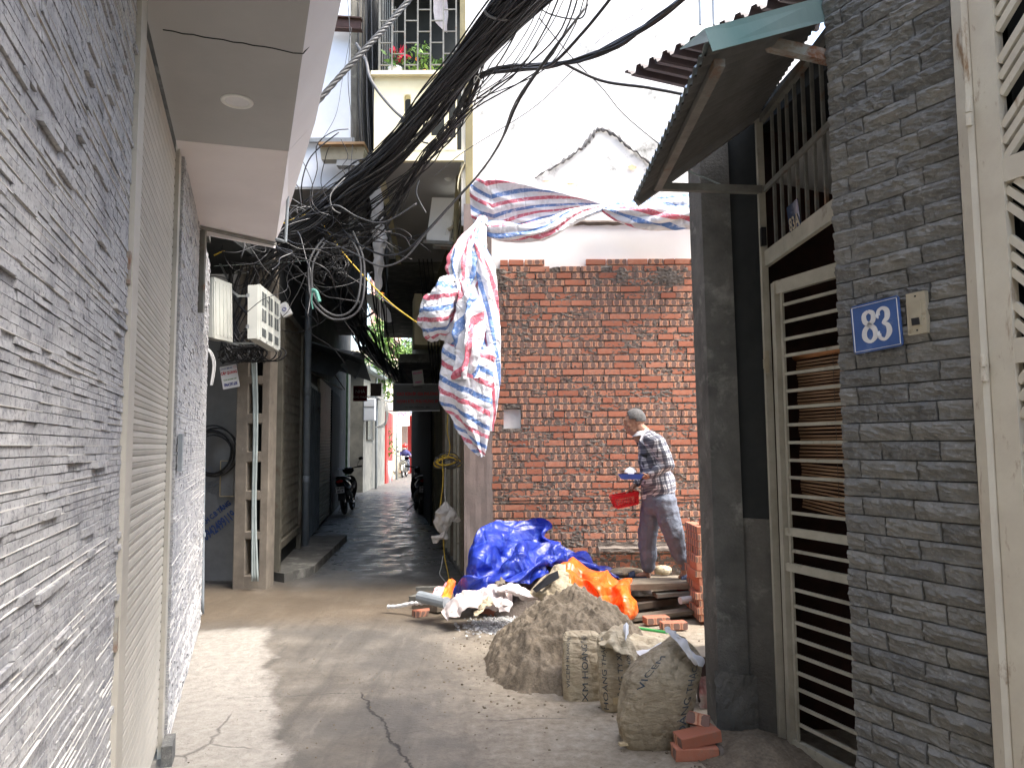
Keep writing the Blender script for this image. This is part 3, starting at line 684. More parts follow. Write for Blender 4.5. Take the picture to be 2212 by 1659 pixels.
mb = MB(); a, b = w_/2-.008, h_/2-.008
for (p, q) in (((-a, -b), (a, -b)), ((a, -b), (a, b)), ((a, b), (-a, b)), ((-a, b), (-a, -b))):
    mb.bar(o+ux*p[0]+uy*p[1]+nn*.0008, o+ux*q[0]+uy*q[1]+nn*.0008, .0035, .0016)
mb.build('border', M['plaquewhite'], pl)
def digit_strokes(mb, segs, r0, o, ux, uy, nn):
    for seg in segs:
        pts = spl([V((p[0], p[1], 0)) for p in seg], 40); wd = [p[2] for p in seg]
        prev = None; vs = []
        for i, p in enumerate(pts):
            t = (pts[min(i+1, 40)]-pts[max(i-1, 0)]).normalized(); nrm = V((-t.y, t.x, 0)); k = crom([V((x, 0, 0)) for x in wd], i/40).x
            vs += [o+ux*(p.x+nrm.x*k)+uy*(p.y+nrm.y*k)+nn*.0014, o+ux*(p.x-nrm.x*k)+uy*(p.y-nrm.y*k)+nn*.0014]
        mb.add(vs, [(2*i, 2*i+1, 2*i+3, 2*i+2) for i in range(40)])
mb = MB(); s = h_*.5
eight = [(0, .64, .07), (-.20, .52, .11), (-.19, .25, .12), (0, .08, .10), (.22, -.12, .12), (.24, -.42, .12), (0, -.60, .07), (-.24, -.42, .12), (-.22, -.12, .12), (0, .08, .10), (.19, .25, .12), (.20, .52, .11), (0, .64, .07)]
three = [(-.20, .38, .10), (-.17, .56, .08), (.02, .64, .07), (.20, .50, .12), (.18, .22, .12), (-.02, .06, .05), (.18, -.06, .10), (.24, -.34, .13), (.04, -.60, .07), (-.17, -.53, .08), (-.22, -.36, .10)]
digit_strokes(mb, [[(x*s-.27*s, y*s, w*s*.95) for x, y, w in eight]], 0, o, ux, uy, nn)
digit_strokes(mb, [[(x*s+.36*s, y*s, w*s*.95) for x, y, w in three]], 0, o, ux, uy, nn)
mb.sphere(o+ux*(.36-.20)*s+uy*.36*s+nn*.001, .11*s, 10, sc=(1, .08, 1)); mb.sphere(o+ux*(.36-.2)*s-uy*.36*s+nn*.001, .12*s, 10, sc=(1, .08, 1))
mb.build('digits', M['plaquewhite'], pl)
mb = MB(); [mb.sphere(o+ux*i*(w_/2-.007)+uy*j*(h_/2-.007)+nn*.0005, .0032, 8) for i in (-1, 1) for j in (-1, 1)]; mb.build('screw', M['steelbar'], pl)
# door bell / switch
o, ux, uy, w_, h_ = panel_frame([on_slate(1956, 636), on_slate(1996, 628), on_slate(2004, 718), on_slate(1962, 725)]); nn = ux.cross(uy)
sw = thing('bell_switch', 'yellowed plastic bell switch beside the number 83 plaque', 'switch', o)
mb = MB(); mb.prism([o+ux*p*w_/2+uy*q*h_/2 for p, q in ((-1, -1), (1, -1), (1, 1), (-1, 1))], -nn*.02); mb.prism([o+ux*p*w_*.28+uy*(q*h_*.30)+nn*.004 for p, q in ((-1, -1), (1, -1), (1, 1), (-1, 1))], -nn*.01); mb.build('cover', M['switch'], sw)
mb = MB(); mb.prism([o+ux*(p*w_*.2)+uy*(q*h_*.085-h_*.2)+nn*.0065 for p, q in ((-1, -1), (1, -1), (.8, 1), (-1.2, 1))], -nn*.004); mb.build('rocker', M['blackplastic'], sw)
mb = MB(); [mb.sphere(o+uy*k*h_*.41+nn*.001, .0035, 8) for k in (-1, 1)]; mb.build('screw', M['blackplastic'], sw)

# ---------------------------------------------------------------- right: room shell and roof around the barred doorway
bh = thing('brick_house', 'dark house behind the barred door with a raw concrete column', 'house', (1.3, 4.1, 0))
mb = MB(); cw = [(1.075, 4.1), (1.25, 4.1), (1.42, 3.99), (1.42, 4.4), (1.10, 4.4)]
def colm(z): return 1.0
vs = []
def lean(x, z): return x+.012*(z-1.5)*-.6
mb.prism([V((1.11, 4.12, .0)), V((1.268, 4.10, 0)), V((1.268, 4.40, 0)), V((1.11, 4.40, 0))], (-.03, 0, 3.5))
mbr = MB()   # rough footing
mbr.grid(lambda u, v: V((1.075+.225*u+.01*N.noise(V((u*6, v*9, 1))), 4.085-.02*(1-v)+.012*N.noise(V((u*8, v*9, 5))), .0+.34*v+.04*(v > .95)*u*-1)), 12, 12)
mbr.build('footing', M['concrete'], bh)
mb.build('column', M['concrete'], bh)
mb = MB(); mb.prism([V((1.258, 4.13, 0)), V((1.40, 4.02, 0)), V((1.40, 4.02, 3.5)), V((1.23, 4.13, 3.5))], (.02, .12, 0))
mb.build('side_wall', M['darkwall'], bh)
mb = MB(); mb.prism([V((1.256, 4.125, 0)), V((1.395, 4.015, 0)), V((1.395, 4.015, 1.14)), V((1.252, 4.125, 1.14))], (.0, .05, 0)); mb.build('low_panel', M['concrete'], bh)
mb = MB()  # room: back, far side, near side, roof
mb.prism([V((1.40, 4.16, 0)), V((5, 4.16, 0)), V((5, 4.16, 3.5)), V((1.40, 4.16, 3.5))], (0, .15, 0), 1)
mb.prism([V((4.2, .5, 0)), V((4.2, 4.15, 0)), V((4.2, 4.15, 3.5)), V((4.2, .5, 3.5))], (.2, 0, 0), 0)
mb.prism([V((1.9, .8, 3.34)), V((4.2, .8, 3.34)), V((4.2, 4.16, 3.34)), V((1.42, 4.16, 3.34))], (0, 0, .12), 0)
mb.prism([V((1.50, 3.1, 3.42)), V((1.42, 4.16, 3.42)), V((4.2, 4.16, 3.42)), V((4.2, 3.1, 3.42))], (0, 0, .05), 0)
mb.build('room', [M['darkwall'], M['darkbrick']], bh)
mb = MB(); mb.prism([V((1.5, 3.0, 3.02)), V((1.5, 4.1, 3.02)), V((3.4, 4.1, 2.62)), V((3.4, 3.0, 2.62))], (0, 0, .02)); mb.build('ceiling_panel', M['soffit'], bh)
# upper storey of the right hand house above the awning (unseen mass that shades the doorway)
mb = MB(); mb.prism([V((2.3, 3.2, 3.7)), V((2.3, 4.4, 3.7)), V((5, 4.4, 3.7)), V((5, 3.2, 3.7))], (0, 0, 3)); mb.build('upper_wall', M['concrete'], bh)

# door frame post, transom grille with plate 3A
tr = thing('transom_grille', 'rusty barred transom above the barred door with a small plate', 'window grille', (1.39, 3.9, 2.5))
fx = 1.39
def TF(x, y, X=fx):
    a, b = ray(x, y); Y = X/a; return V((X, Y, H+b*Y))
mb = MB(); A, B = TF(1640, 580), TF(1815, 450); A = V((fx, 4.0, 2.545)); B = V((fx, 3.02, 2.545)); 
mb.bar(A, B, .025, .085); mb.build('bottom_rail', M['gatepaint'], tr)
mb = MB(); mb.bar(V((fx, 4.0, 2.93)), V((fx, 3.02, 2.93)), .014, .03); mb.bar(V((fx, 4.0, 3.33)), V((fx, 3.02, 3.33)), .03, .04); mb.build('cross_rail', M['steelbar'], tr)
for i in range(8):
    Y = 3.84-.105*i
    mb = MB(); mb.bar((fx+.012, Y, 2.55), (fx+.012, Y, 3.33), .015, .015, up=(0, 1, 0)); mb.build('bar', M['steelbar'], tr)
po = thing('door_frame_post', 'tall narrow painted steel post beside the barred door', 'post', (1.37, 3.98, 0))
mb = MB(); mb.bar((1.385, 3.97, 0), (1.375, 3.97, 3.36), .035, .03, up=(0, 1, 0)); mb.build('post', M['gatepaint'], po)
mb = MB(); mb.box((1.362, 3.94, 1.98), (.02, .03, .12)); mb.box((1.35, 3.93, 1.97), (.012, .02, .05)); mb.build('bolt_keep', M['switch'], po)
mb = MB(); mb.box((1.365, 3.93, 2.66), (.025, .03, .10)); mb.build('hinge', M['blackplastic'], po)
o, ux, uy, w_, h_ = panel_frame([TF(1697, 455, 1.375), TF(1729, 430, 1.375), TF(1732, 515, 1.375), TF(1707, 530, 1.375)])
ux = V((0, -1, 0)); uy = V((0, 0, 1)); nn = ux.cross(uy)
p3 = thing('small_number_plate', 'small glossy navy plate reading 3A on the transom rail', 'house number', o)
ux = V((.0, -1, 0)); uy = V((-.09, 0, 1)).normalized()
board(o, ux, uy, .14, .20, .003, 'plate', M['plaquenavy'], p3); mb = MB(); nn = ux.cross(uy).normalized()
put_text(mb, "83A", .088, o+nn*.001+ux*.004, ux, uy, bold=.002, sx=.85); mb.build('digits', M['switch'], p3)

# gate ajar behind the slate pier
GX0 = 1.39+.37*3.95
def GT(Y, z, o=0): return V((GX0-.37*Y-o*.938, Y-o*.347, z))
ga = thing('barred_gate', 'cream painted barred gate standing ajar beside the slate pier', 'gate', GT(3.93, 0))
yf, yn = 3.90, 2.9
mb = MB(); mb.bar(GT(yf, .0), GT(yf, 2.40), .03, .05, up=(0, 1, 0)); mb.bar(GT(yf-.045, .02), GT(yf-.045, 2.36), .012, .03, up=(0, 1, 0)); mb.bar(GT(yn, .0), GT(yn, 2.40), .03, .05, up=(0, 1, 0))
mb.bar(GT(yf, 2.37), GT(yn, 2.37), .03, .07); mb.bar(GT(yf, .03), GT(yn, .03), .03, .06)
mb.build('frame', M['gatepaint'], ga)
def zat(x, y, Y): return P(x, y, Y).z
yb = [600+k/2.765 for k in (185, 300, 410, 520, 625, 740, 850, 955, 1065, 1178, 1290, 1400, 1515, 1625)]+[1150+330/2.633]+[1150+k/2.633 for k in (565, 665, 765, 865, 965, 1070, 1170, 1275, 1385)]
for yy in yb:
    z = zat(1690, yy*.9318, 3.86); mb = MB(); mb.bar(GT(yf-.04, z, .0), GT(yn, z, 0), .012, .016); mb.build('bar', M['gatepaint'], ga)
for zz in (1150+215/2.633, 1150+432/2.633):
    z = zat(1690, zz*.9318, 3.86); mb = MB(); mb.bar(GT(yf-.02, z, .002), GT(yn, z, .002), .022, .042); mb.build('rail', M['gatepaint'], ga)
z1, z2 = zat(1690, (1150+215/2.633)*.9318, 3.86), zat(1690, (1150+432/2.633)*.9318, 3.86)
mb = MB(); mb.bar(GT(3.28, z1, .004), GT(3.28, z2, .004), .015, .02, up=(0, 1, 0)); mb.build('lock_rail', M['gatepaint'], ga)
mb = MB(); mb.prism([GT(3.25, z2, -.01), GT(3.1, z2, -.01), GT(3.1, z1, -.01), GT(3.25, z1, -.01)], (.02, 0, 0)); mb.build('lock_box', M['blackplastic'], ga)
bl = thing('bamboo_blind', 'brown bamboo slat blind hanging behind the barred gate', 'blind', GT(3.5, 1.9, -.12))
ztop, zbot = 2.0, 1.22
mb = MB(); k = 46
for i in range(k):
    z = lerp(zbot, ztop-.03, i/(k-1)); wob = .006*math.sin(i*.7)
    pts = [GT(3.87-u*.95, z+.007*N.noise(V((u*5, i*.3, 0)))-(.10*(1-i/k)**3*u if i < 14 else 0), -.10-wob) for u in (0, .25, .5, .75, 1)]
    mb.tube(pts, .0068, 4)
mb.build('slats', M['bamboo'], bl)
mb = MB(); mb.tube([GT(3.885, ztop+.005, -.10), GT(2.9, ztop+.015, -.10)], .021, 10); mb.build('roll', mat("bamboo_roll", (.55, .25, .10), (.4, .18, .08), 4, .6, .1, 30), bl, True)
mb = MB(); [mb.tube([GT(y, ztop, -.085), GT(y, zbot, -.085)], .0015, 4) for y in (3.62, 3.42, 3.22, 3.05)]; mb.build('cord', M['wooddark'], bl)

# awning with green flashing
aw = thing('tin_awning', 'small corrugated tin awning with pale green flashing over the barred door', 'awning', (1.0, 3.3, 3.1))
e0, e1 = V((.69, 3.97, 2.885)), V((.70, 2.50, 2.935)); w0, w1 = V((1.40, 4.02, 3.40)), V((1.36, 3.06, 3.40)); 
nr = 21
def sheet(u, v, dz=0):
    p = e0.lerp(e1, u).lerp(w0.lerp(w1, u), v); return p+V((0, 0, .011*math.cos(u*nr*6.283)+dz))
mb = MB(); mb.grid(lambda u, v: sheet(u, v, .012), nr*8, 6, 0); mb.grid(lambda u, v: sheet(1-u, v, .0), nr*8, 6, 1)
mb.build('corrugated_sheet', [M['corr_top'], M['corr_under']], aw, True)
mb = MB(); mb.grid(lambda u, v: sheet(u, -.035+.035*v, -.008*(1-v)+.013), nr*8, 1); mb.build('drip_edge', M['corr_top'], aw, True)
mb = MB(); g0, g1, g2, g3 = e1+V((-.02, -.03, .05)), w1+V((.0, -.02, .06)), w1+V((.0, -.04, -.06)), e1+V((-.0, -.05, -.04))
mb.prism([g0, g3, g2, g1], (0, .004, 0)); mb.prism([g0, g1, g1+V((-.05, .16, .015)), g0+V((-.05, .16, .015))], (0, 0, .004)); mb.build('flashing', M['green'], aw)
def und(u, v, dz=-.03): return sheet(u, v, 0)+V((0, 0, dz))
mb = MB(); mb.bar(und(.04, .15)+V((0, 0, -.01)), und(.97, .10)+V((0, 0, -.01)), .04, .03); mb.build('purlin', M['steelbar'], aw)
mb = MB(); mb.bar(e0+V((.0, .0, -.012)), V((1.39, 3.98, 3.38)), .05, .05); mb.build('end_rafter', M['corr_under'], aw)
mb = MB(); mb.bar(V((.76, 3.96, 2.955)), V((1.375, 3.96, 2.93)), .035, .04); mb.build('bracket', M['steelbar'], aw)
mb = MB(); mb.tube([V((.93, 4.0, 3.08)), V((1.22, 4.0, 2.95))], .005, 5); mb.build('stay', M['palepipe'], aw)
mb = MB(); mb.bar(TF(1640, 92, 1.05), TF(1800, 128, 1.38), .04, .05); mb.build('channel', M['steelrust'], aw)
# dark roof sheet higher up
rf = thing('dark_tin_roof', 'dark corrugated roof edge above the awning against the white wall', 'roof', (1.9, 6.6, 5.3))
A_, B_, C_, D_ = P(1348, 166, 6.9), P(1735, -30, 5.6), P(1860, -10, 5.9), P(1560, 215, 7.2)
mb = MB(); rk = 12
def rs(u, v):
    w_ = (u*rk) % 1; zz = .05 if w_ < .38 else (-.02 if .5 < w_ < .9 else .015); return A_.lerp(B_, u).lerp(D_.lerp(C_, u), v)+V((0, 0, zz))
mb.grid(rs, rk*10, 3); mb.grid(lambda u, v: rs(1-u, v)+V((0, 0, -.012)), rk*10, 3); mb.build('roof_sheet', M['corr_dark'], rf)
for i, x in enumerate((1513, 1542)):
    r_ = tag(MB().tube([P(x, 55, 6.2), P(x-3, -40, 6.2)], .012, 6).build('rebar', M['galv'], None, origin=P(x, 50, 6.2)), 'steel rod rising behind the dark roof edge, %s of the two' % ('left' if i == 0 else 'right'), 'steel rod', 'steel rods behind the roof')

# cream metal door at the right edge
cg = thing('cream_metal_gate', 'rust-specked cream metal gate with slanted bars at the right edge', 'gate', (1.65, 2.4, 0))
def CW(s, z, o=0):  # along the gate from the slate edge toward the camera
    return V((1.585+s*.35, 2.505-s*.937, z))+V((-.937, -.35, 0))*o
mb = MB(); mb.bar(CW(.025, 0, .01), CW(.025, 4.2, .01), .045, .055, up=(0, 1, 0)); mb.build('frame', M['cream'], cg)
mb = MB(); mb.prism([CW(.056, 0, .02), CW(.14, 0, .02), CW(.14, 4.2, .02), CW(.056, 4.2, .02)], V((.937, .35, 0))*.04)
rails = []
for (x, y) in ((2205, 352), (2205, 752), (2205, 1560)):
    p = P(2150, y, 2.3); rails.append(p.z)
for z in rails: mb.prism([CW(.135, z-.04, .018), CW(1.0, z-.04, .018), CW(1.0, z+.04, .018), CW(.135, z+.04, .018)], V((.937, .35, 0))*.035)
mb.build('leaf_frame', M['cream'], cg)
zz = [4.3]+rails
def chev(z0, z1, sg):
    n = 12; L = z1-z0
    for i in range(-8, 22):
        if i % 4 == 3: continue
        za = z0+i*.055; s0, s1 = .14, .55; zb = za+sg*(s1-s0)*1.05
        # clip to panel
        t0, t1 = 0, 1
        def tz(z): return (z-za)/(zb-za)
        lo, hi = (tz(z0), tz(z1)) if sg > 0 else (tz(z1), tz(z0))
        t0, t1 = max(0, lo), min(1, hi)
        if t1-t0 < .05: continue
        mb = MB(); mb.bar(CW(lerp(s0, s1, t0), lerp(za, zb, t0), .0), CW(lerp(s0, s1, t1), lerp(za, zb, t1), .0), .02, .024); mb.build('slanted_bar', M['cream'], cg)
chev(zz[1]+.04, zz[0]-.8, -1) if False else None
chev(rails[0]+.04, 3.6, 1); chev(rails[1]+.04, rails[0]-.04, -1); chev(rails[2]+.04, rails[1]-.04, 1)
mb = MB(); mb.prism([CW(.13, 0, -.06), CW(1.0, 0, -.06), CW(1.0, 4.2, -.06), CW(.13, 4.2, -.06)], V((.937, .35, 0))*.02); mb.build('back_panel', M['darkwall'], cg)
for y in (248, 795):
    p = P(2096, y, 2.45); mb = MB(); c = CW(.052, p.z, .045)
    mb.cyl(c+V((0, 0, -.045)), c+V((0, 0, -.002)), .0115, 10); mb.cyl(c+V((0, 0, .002)), c+V((0, 0, .045)), .0115, 10); mb.build('hinge', M['cream'], cg, False)
# ---------------------------------------------------------------- party wall: bricks below, plaster above
bw = thing('party_wall', 'bare hollow-brick party wall with stained white plaster above, behind the walking man', 'wall', (1.0, 8.1, 0))
YB = 8.0
rn = random.Random(21)
mb = MB()
def topz(x): return P(0, 558, YB).z-.02
z = .02; row = 0; ztop = 3.56
hole = (P(1088, 925, YB), P(1126, 884, YB))
while z < ztop:
    h = .056; x = -.22+rn.uniform(-.12, 0); rowx = 2.35
    x0 = -.22 if z < 3.32 else -.12
    solid = row < 5
    while x < rowx:
        L = rn.choice([.215, .215, .105, .16]) if not solid else rn.choice([.11, .11, .16])
        a, b = max(x, x0), x+L
        inhole = (a < hole[1].x and b > hole[0].x and z+h > hole[0].z and z < hole[1].z)
        if inhole:
            if a < hole[0].x-.04: b = hole[0].x
            elif b > hole[1].x+.04: a = hole[1].x
            else: x += L+.012; continue
        skip = z+h > 3.46 and (N.noise(V((x*1.6, 0, 4))) < -.28 or rn.random() < .06)
        if b-a > .03 and not skip:
            o = rn.uniform(-.006, .006)-.004; tl = rn.uniform(-.002, .002); r2 = rn.uniform(-.0015, .0015)
            y = YB-.012+o; pat = 0 if rn.random() < .42 else 1
            if row < 6 and rn.random() < .5: pat = 0
            vs = [(a, YB+.05, z), (b, YB+.05, z), (b, YB+.05, z+h), (a, YB+.05, z+h), (a, y, z+tl), (b, y+.003, z+r2), (b, y, z+h+r2), (a, y, z+h+tl)]
            u0 = rn.random(); uv = [[(u0, 0), (u0+b-a, 0), (u0+b-a, 1), (u0, 1)]]+[[(0, 0)]*4]*4
            mb.add(vs, [(4, 5, 6, 7), (0, 1, 5, 4), (3, 7, 6, 2), (0, 4, 7, 3), (1, 2, 6, 5)], 0, uv, (rn.random(), pat, rn.uniform(.25, 1) if row > 14 else 1))
        x += L+rn.uniform(.006, .016)
    z += .0758+rn.uniform(-.001, .001); row += 1
mb.build('brickwork', M['brick'], bw)
mb = MB()
def mort(u, v):
    x = lerp(-.21, 2.36, u); zz = lerp(0, 3.475, v); q = V((x*17, zz*34, 0)); hh = .005+.010*N.noise(q)+.012*N.noise(q*2.1)+.007*N.noise(q*4.5)+.006*max(0, N.noise(V((x*4, zz*4, 3))))
    if .95 < zz < .965: hh = -.03
    if v > .93: hh += .02*N.noise(V((x*6, zz*4, 1)))
    low = max(0, (.75-zz))*.012
    inh = hole[0].x < x < hole[1].x and hole[0].z < zz < hole[1].z
    return V((x, YB-.004-hh-low+(.09 if inh else 0), zz+(.03*N.noise(V((x*7, 0, 0))) if v >= .999 else 0)))
mb.grid(mort, 300, 400); mb.build('mortar', M['mortar'], bw, True)
mb = MB(); mb.quad((hole[0].x-.01, YB+.045, hole[0].z-.01), (hole[1].x+.01, YB+.045, hole[0].z-.01), (hole[1].x+.01, YB+.045, hole[1].z+.01), (hole[0].x-.01, YB+.045, hole[1].z+.01)); mb.build('niche', M['plaster2'], bw)
mb = MB(); mb.grid(lambda u, v: V((lerp(-.2, 2.35, u), YB-.028, .955+.012*(v-.5)*(1+.5*N.noise(V((u*40, 0, 0))))+.006*N.noise(V((u*22, 0, 3))))), 120, 1); mb.build('open_joint', M['darkwall'], bw)
# old footing course with a horizontal ledge
mb = MB(); mb.grid(lambda u, v: V((lerp(.9, 2.4, u), YB-.05-.06*(v < .5)+.012*N.noise(V((u*20, v*4, 0))), .42+.10*v+.01*N.noise(V((u*14, 2, 0))))), 60, 8); mb.build('ledge', M['mortar'], bw)
# plaster above
mb = MB(); 
mb.grid(lambda u, v: V((lerp(-.24, 2.6, u), YB+.03+.012*N.noise(V((u*3, v*2, 0))), lerp(3.3, 4.03, v))), 60, 20); mb.build('render_band', M['plaster2'], bw, True)
mb = MB(); mb.grid(lambda u, v: V((lerp(-.55, 3.4, u), YB+.07+.02*N.noise(V((u*4, v*4, 2)))+.006*N.noise(V((u*30, v*30, 2))), lerp(3.98, 7.0, v))), 120, 90)
mb.prism([(-.5, YB+.10, 0), (3.4, YB+.10, 0), (3.4, YB+.10, 6.98), (-.5, YB+.10, 6.98)], (0, .25, 0))
mb.build('upper_plaster', M['plaster'], bw, True)
mb = MB(); mb.grid(lambda u, v: V((lerp(-.2, 2.4, u), YB+.025-.03*(1-v)*v*4, lerp(3.96, 4.02, v)+.012*N.noise(V((u*30, 0, 0))))), 80, 4); mb.build('drip_ledge', M['mortar'], bw)
# scar of the old gable
mb = MB()
def scar(pts, w0, w1):
    q = [P(x, y, YB+.06) for x, y in pts]; n = 60
    def f(u, v):
        c = crom(q, u); ww = lerp(w0, w1, u)*(1+.6*N.noise(V((u*20, 3, 0)))) * (.35+.65*abs(N.noise(V((u*13, 9, 0)))*2.2))
        return c+V((0, -.022*math.sin(math.pi*v)-.004, (v-.5)*ww+.03*N.noise(V((u*16, v, 7)))))
    mb.grid(f, n, 4)
scar([(1155, 385), (1215, 350), (1258, 318), (1292, 278)], .03, .10); scar([(1290, 278), (1325, 290), (1360, 320), (1400, 350), (1440, 395)], .10, .03)
mb.build('gable_scar', M['scar'], bw)
mb = MB()
for (x, y, a, b) in ((1365, 362, .045, .03), (1232, 398, .05, .012), (1246, 401, .03, .012), (1180, 392, .05, .008)):
    c = P(x, y, YB+.058); mb.add([c+V((math.cos(k/12*6.28)*a*rnd(.7, 1.2), -.003, math.sin(k/12*6.28)*b*rnd(.7, 1.2))) for k in range(12)], [tuple(range(12))])
mb.build('exposed_patch', mat("rusty_patch", (.62, .30, .16), (.8, .68, .45), 14, .9, .4, 40), bw)
for name, pts, col in (('thin', [(1232, 118), (1225, 155), (1250, 175)], 0),):
    pass
# brown pilaster at the wall end
mb = MB(); x0, x1 = P(1012, 1100, 8.1).x, P(1064, 1100, 8.05).x
mb.grid(lambda u, v: V((lerp(-.52, -.215, u), 7.98-.01*N.noise(V((u*4, v*9, 0))), lerp(0, 3.7, v))), 10, 60)
mb.prism([(-.52, 7.985, 0), (-.215, 7.985, 0), (-.215, 8.3, 0), (-.52, 8.3, 0)], (0, 0, 4.2)); 
tag(mb.build('corner_pilaster', mat("brown_grey_render", (.25, .20, .185), (.17, .145, .135), 4, .95, .7, 60), None, origin=(-.37, 8.1, 0)), 'brown-grey rendered pilaster ending the brick wall at the alley corner', 'pillar')

# ---------------------------------------------------------------- yellow house over the alley, right
yh = thing('yellow_balcony_house', 'yellow limewashed house with a pierced balcony reaching over the alley', 'house', (-.9, 9, 0))
def RW(Y, z, o=0): return V((-.61-.1835*(Y-9.39)-o*.984, Y-o*.18, z))   # right alley wall; o toward the alley
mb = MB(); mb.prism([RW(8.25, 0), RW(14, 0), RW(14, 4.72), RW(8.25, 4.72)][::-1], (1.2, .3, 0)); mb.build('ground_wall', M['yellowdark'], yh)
zb = 4.71; nl, nr_, fr_, fl = V((-1.50, 8.0, zb)), V((-.55, 8.0, zb)), V((-1.12, 12.6, zb)), V((-1.97, 12.6, zb))
mb = MB(); mb.prism([nl, nr_, fr_, fl], (0, 0, .10)); mb.build('balcony_slab', M['soffit'], yh)
mb = MB(); mb.bar(nl+V((.03, .06, -.01)), fl+V((.03, 0, -.01)), .07, .06); mb.bar(nl+V((-.03, .03, .05)), nr_+V((.03, .03, .05)), .06, .12); mb.build('edge_beam', M['yellow'], yh)
# parapet with cut-outs (frame pieces around openings)
Yp = 8.0
def FP(x, y): p = P(x, y, Yp); return V((p.x, Yp, p.z))
mb = MB(); L_, R_, T_, B_ = -1.52, -.60, 5.67, 4.80
ops = []
for (xa, ya, xb, yb_) in ((872, 205, 887, 268), (912, 208, 925, 262), (955, 268, 975, 300)):
    p, q = FP(xa, ya), FP(xb, yb_); ops.append((p.x, q.x, q.z, p.z))
ops.append((FP(935, 0).x, FP(990, 0).x, FP(0, 318).z, FP(0, 272).z))
ops = [o_ for o_ in ops[:2]]+[(FP(930, 0).x, FP(960, 0).x, FP(0, 300).z, FP(0, 245).z), (FP(968, 0).x, FP(984, 0).x, FP(0, 305).z, FP(0, 215).z)]
xsx = sorted(set([L_, R_]+[k for o_ in ops for k in o_[:2]]))
for i in range(len(xsx)-1):
    a, b = xsx[i], xsx[i+1]; hs = [(o_[2], o_[3]) for o_ in ops if o_[0] <= a+1e-6 and o_[1] >= b-1e-6]; zc = B_
    for lo, hi in sorted(hs):
        if lo > zc: mb.prism([(a, Yp, zc), (b, Yp, zc), (b, Yp, lo), (a, Yp, lo)], (0, .11, 0))
        zc = hi
        # rounded head
        r_ = (b-a)/2; pts = [((a+b)/2+r_*math.cos(t), Yp+.004, hi-r_*.0+(-r_)*0+0) for t in (0,)]
        n = 8; arc = [(a, Yp+.004, hi)]+[((a+b)/2-r_*math.cos(math.pi*k/n), Yp+.004, hi-r_+r_*math.sin(math.pi*k/n)) for k in range(n+1)]+[(b, Yp+.004, hi)]
        mb.prism([V(p) for p in arc], (0, .1, 0))
    mb.prism([(a, Yp, zc), (b, Yp, zc), (b, Yp, T_), (a, Yp, T_)], (0, .11, 0))
mb.bar((L_-.03, Yp+.04, T_+.02), (R_+.05, Yp+.04, T_+.02), .2, .045)
mb.prism([(L_, Yp+.11, B_), (L_, 12.5, B_), (L_-.4, 12.5, T_), (L_, Yp+.11, T_)], (.08, 0, 0))
mb.build('balcony_parapet', M['yellow'], yh)
# cap moulding and side scrolls
mb = MB()
for (x, y) in ((806, 322), (985, 352)):
    c = FP(x, y); mb.grid(lambda u, v: c+V(((.10 if x > 900 else -.10)*(1-v)**2*(1 if x > 900 else 1)+(v*.02), -.02+u*.14, -.30*v)), 2, 10)
mb.build('scroll_bracket', M['yellow'], yh)
# wall above beside the cage and behind
mb = MB(); mb.prism([(-.56, 8.02, 5.6), (-.50, 8.02, 5.6), (-.50, 8.02, 8.5), (-.56, 8.02, 8.5)], (0, .3, 0)); mb.prism([(-.50, 8.02, 4.0), (-.42, 8.02, 4.0), (-.42, 8.02, 5.9), (-.50, 8.02, 5.9)], (0, .2, 0)); mb.build('side_jamb', M['yellowdark'], yh)
mb = MB(); mb.prism([(-1.75, 9.4, 4.8), (-.4, 9.4, 4.8), (-.4, 9.4, 8.6), (-1.75, 9.4, 8.6)], (0, 3, 0)); mb.prism([(-1.6, 8.1, 7.4), (-.5, 8.1, 7.4), (-.5, 9.4, 7.4), (-1.6, 9.4, 7.4)], (0, 0, .12)); mb.build('upper_room', M['darkwall'], yh)
# cage
cg_ = thing('balcony_cage', 'grey welded security cage above the balcony parapet', 'window grille', (-1.05, 8.02, 5.7))
xl, xr, zt = FP(819, 0).x, FP(985, 0).x, 7.2
nb = 6
for i in range(nb+1):
    x = lerp(xl, xr, i/nb); mb = MB(); mb.bar((x, 8.03, 5.7), (x, 8.03, zt), .016, .016, up=(0, 1, 0)); mb.build('bar', M['steelbar'], cg_)
for i in range(nb):
    xa, xb = lerp(xl, xr, i/nb), lerp(xl, xr, (i+1)/nb)
    for k in range(6):
        z = 5.82+k*.26+(.13 if i % 2 else 0); mb = MB(); mb.bar((xa, 8.028, z), (xb, 8.028, z), .012, .012); mb.build('cross_bar', M['steelbar'], cg_)
for i in range(9):
    y = 8.1+i*.15; mb = MB(); mb.bar((xl, y, 5.7), (xl, y, zt), .012, .012, up=(0, 1, 0)); mb.build('side_bar', M['steelbar'], cg_)
cl = drape('hanging_cloth', [[(935, -10, 8.3), (965, -10, 8.3)], [(938, 40, 8.3), (968, 30, 8.3)], [(945, 55, 8.3), (965, 72, 8.3)]], 10, 12, M['rag'], None, .02, 9)
tag(cl, 'pale patterned cloth hanging inside the balcony cage', 'cloth')
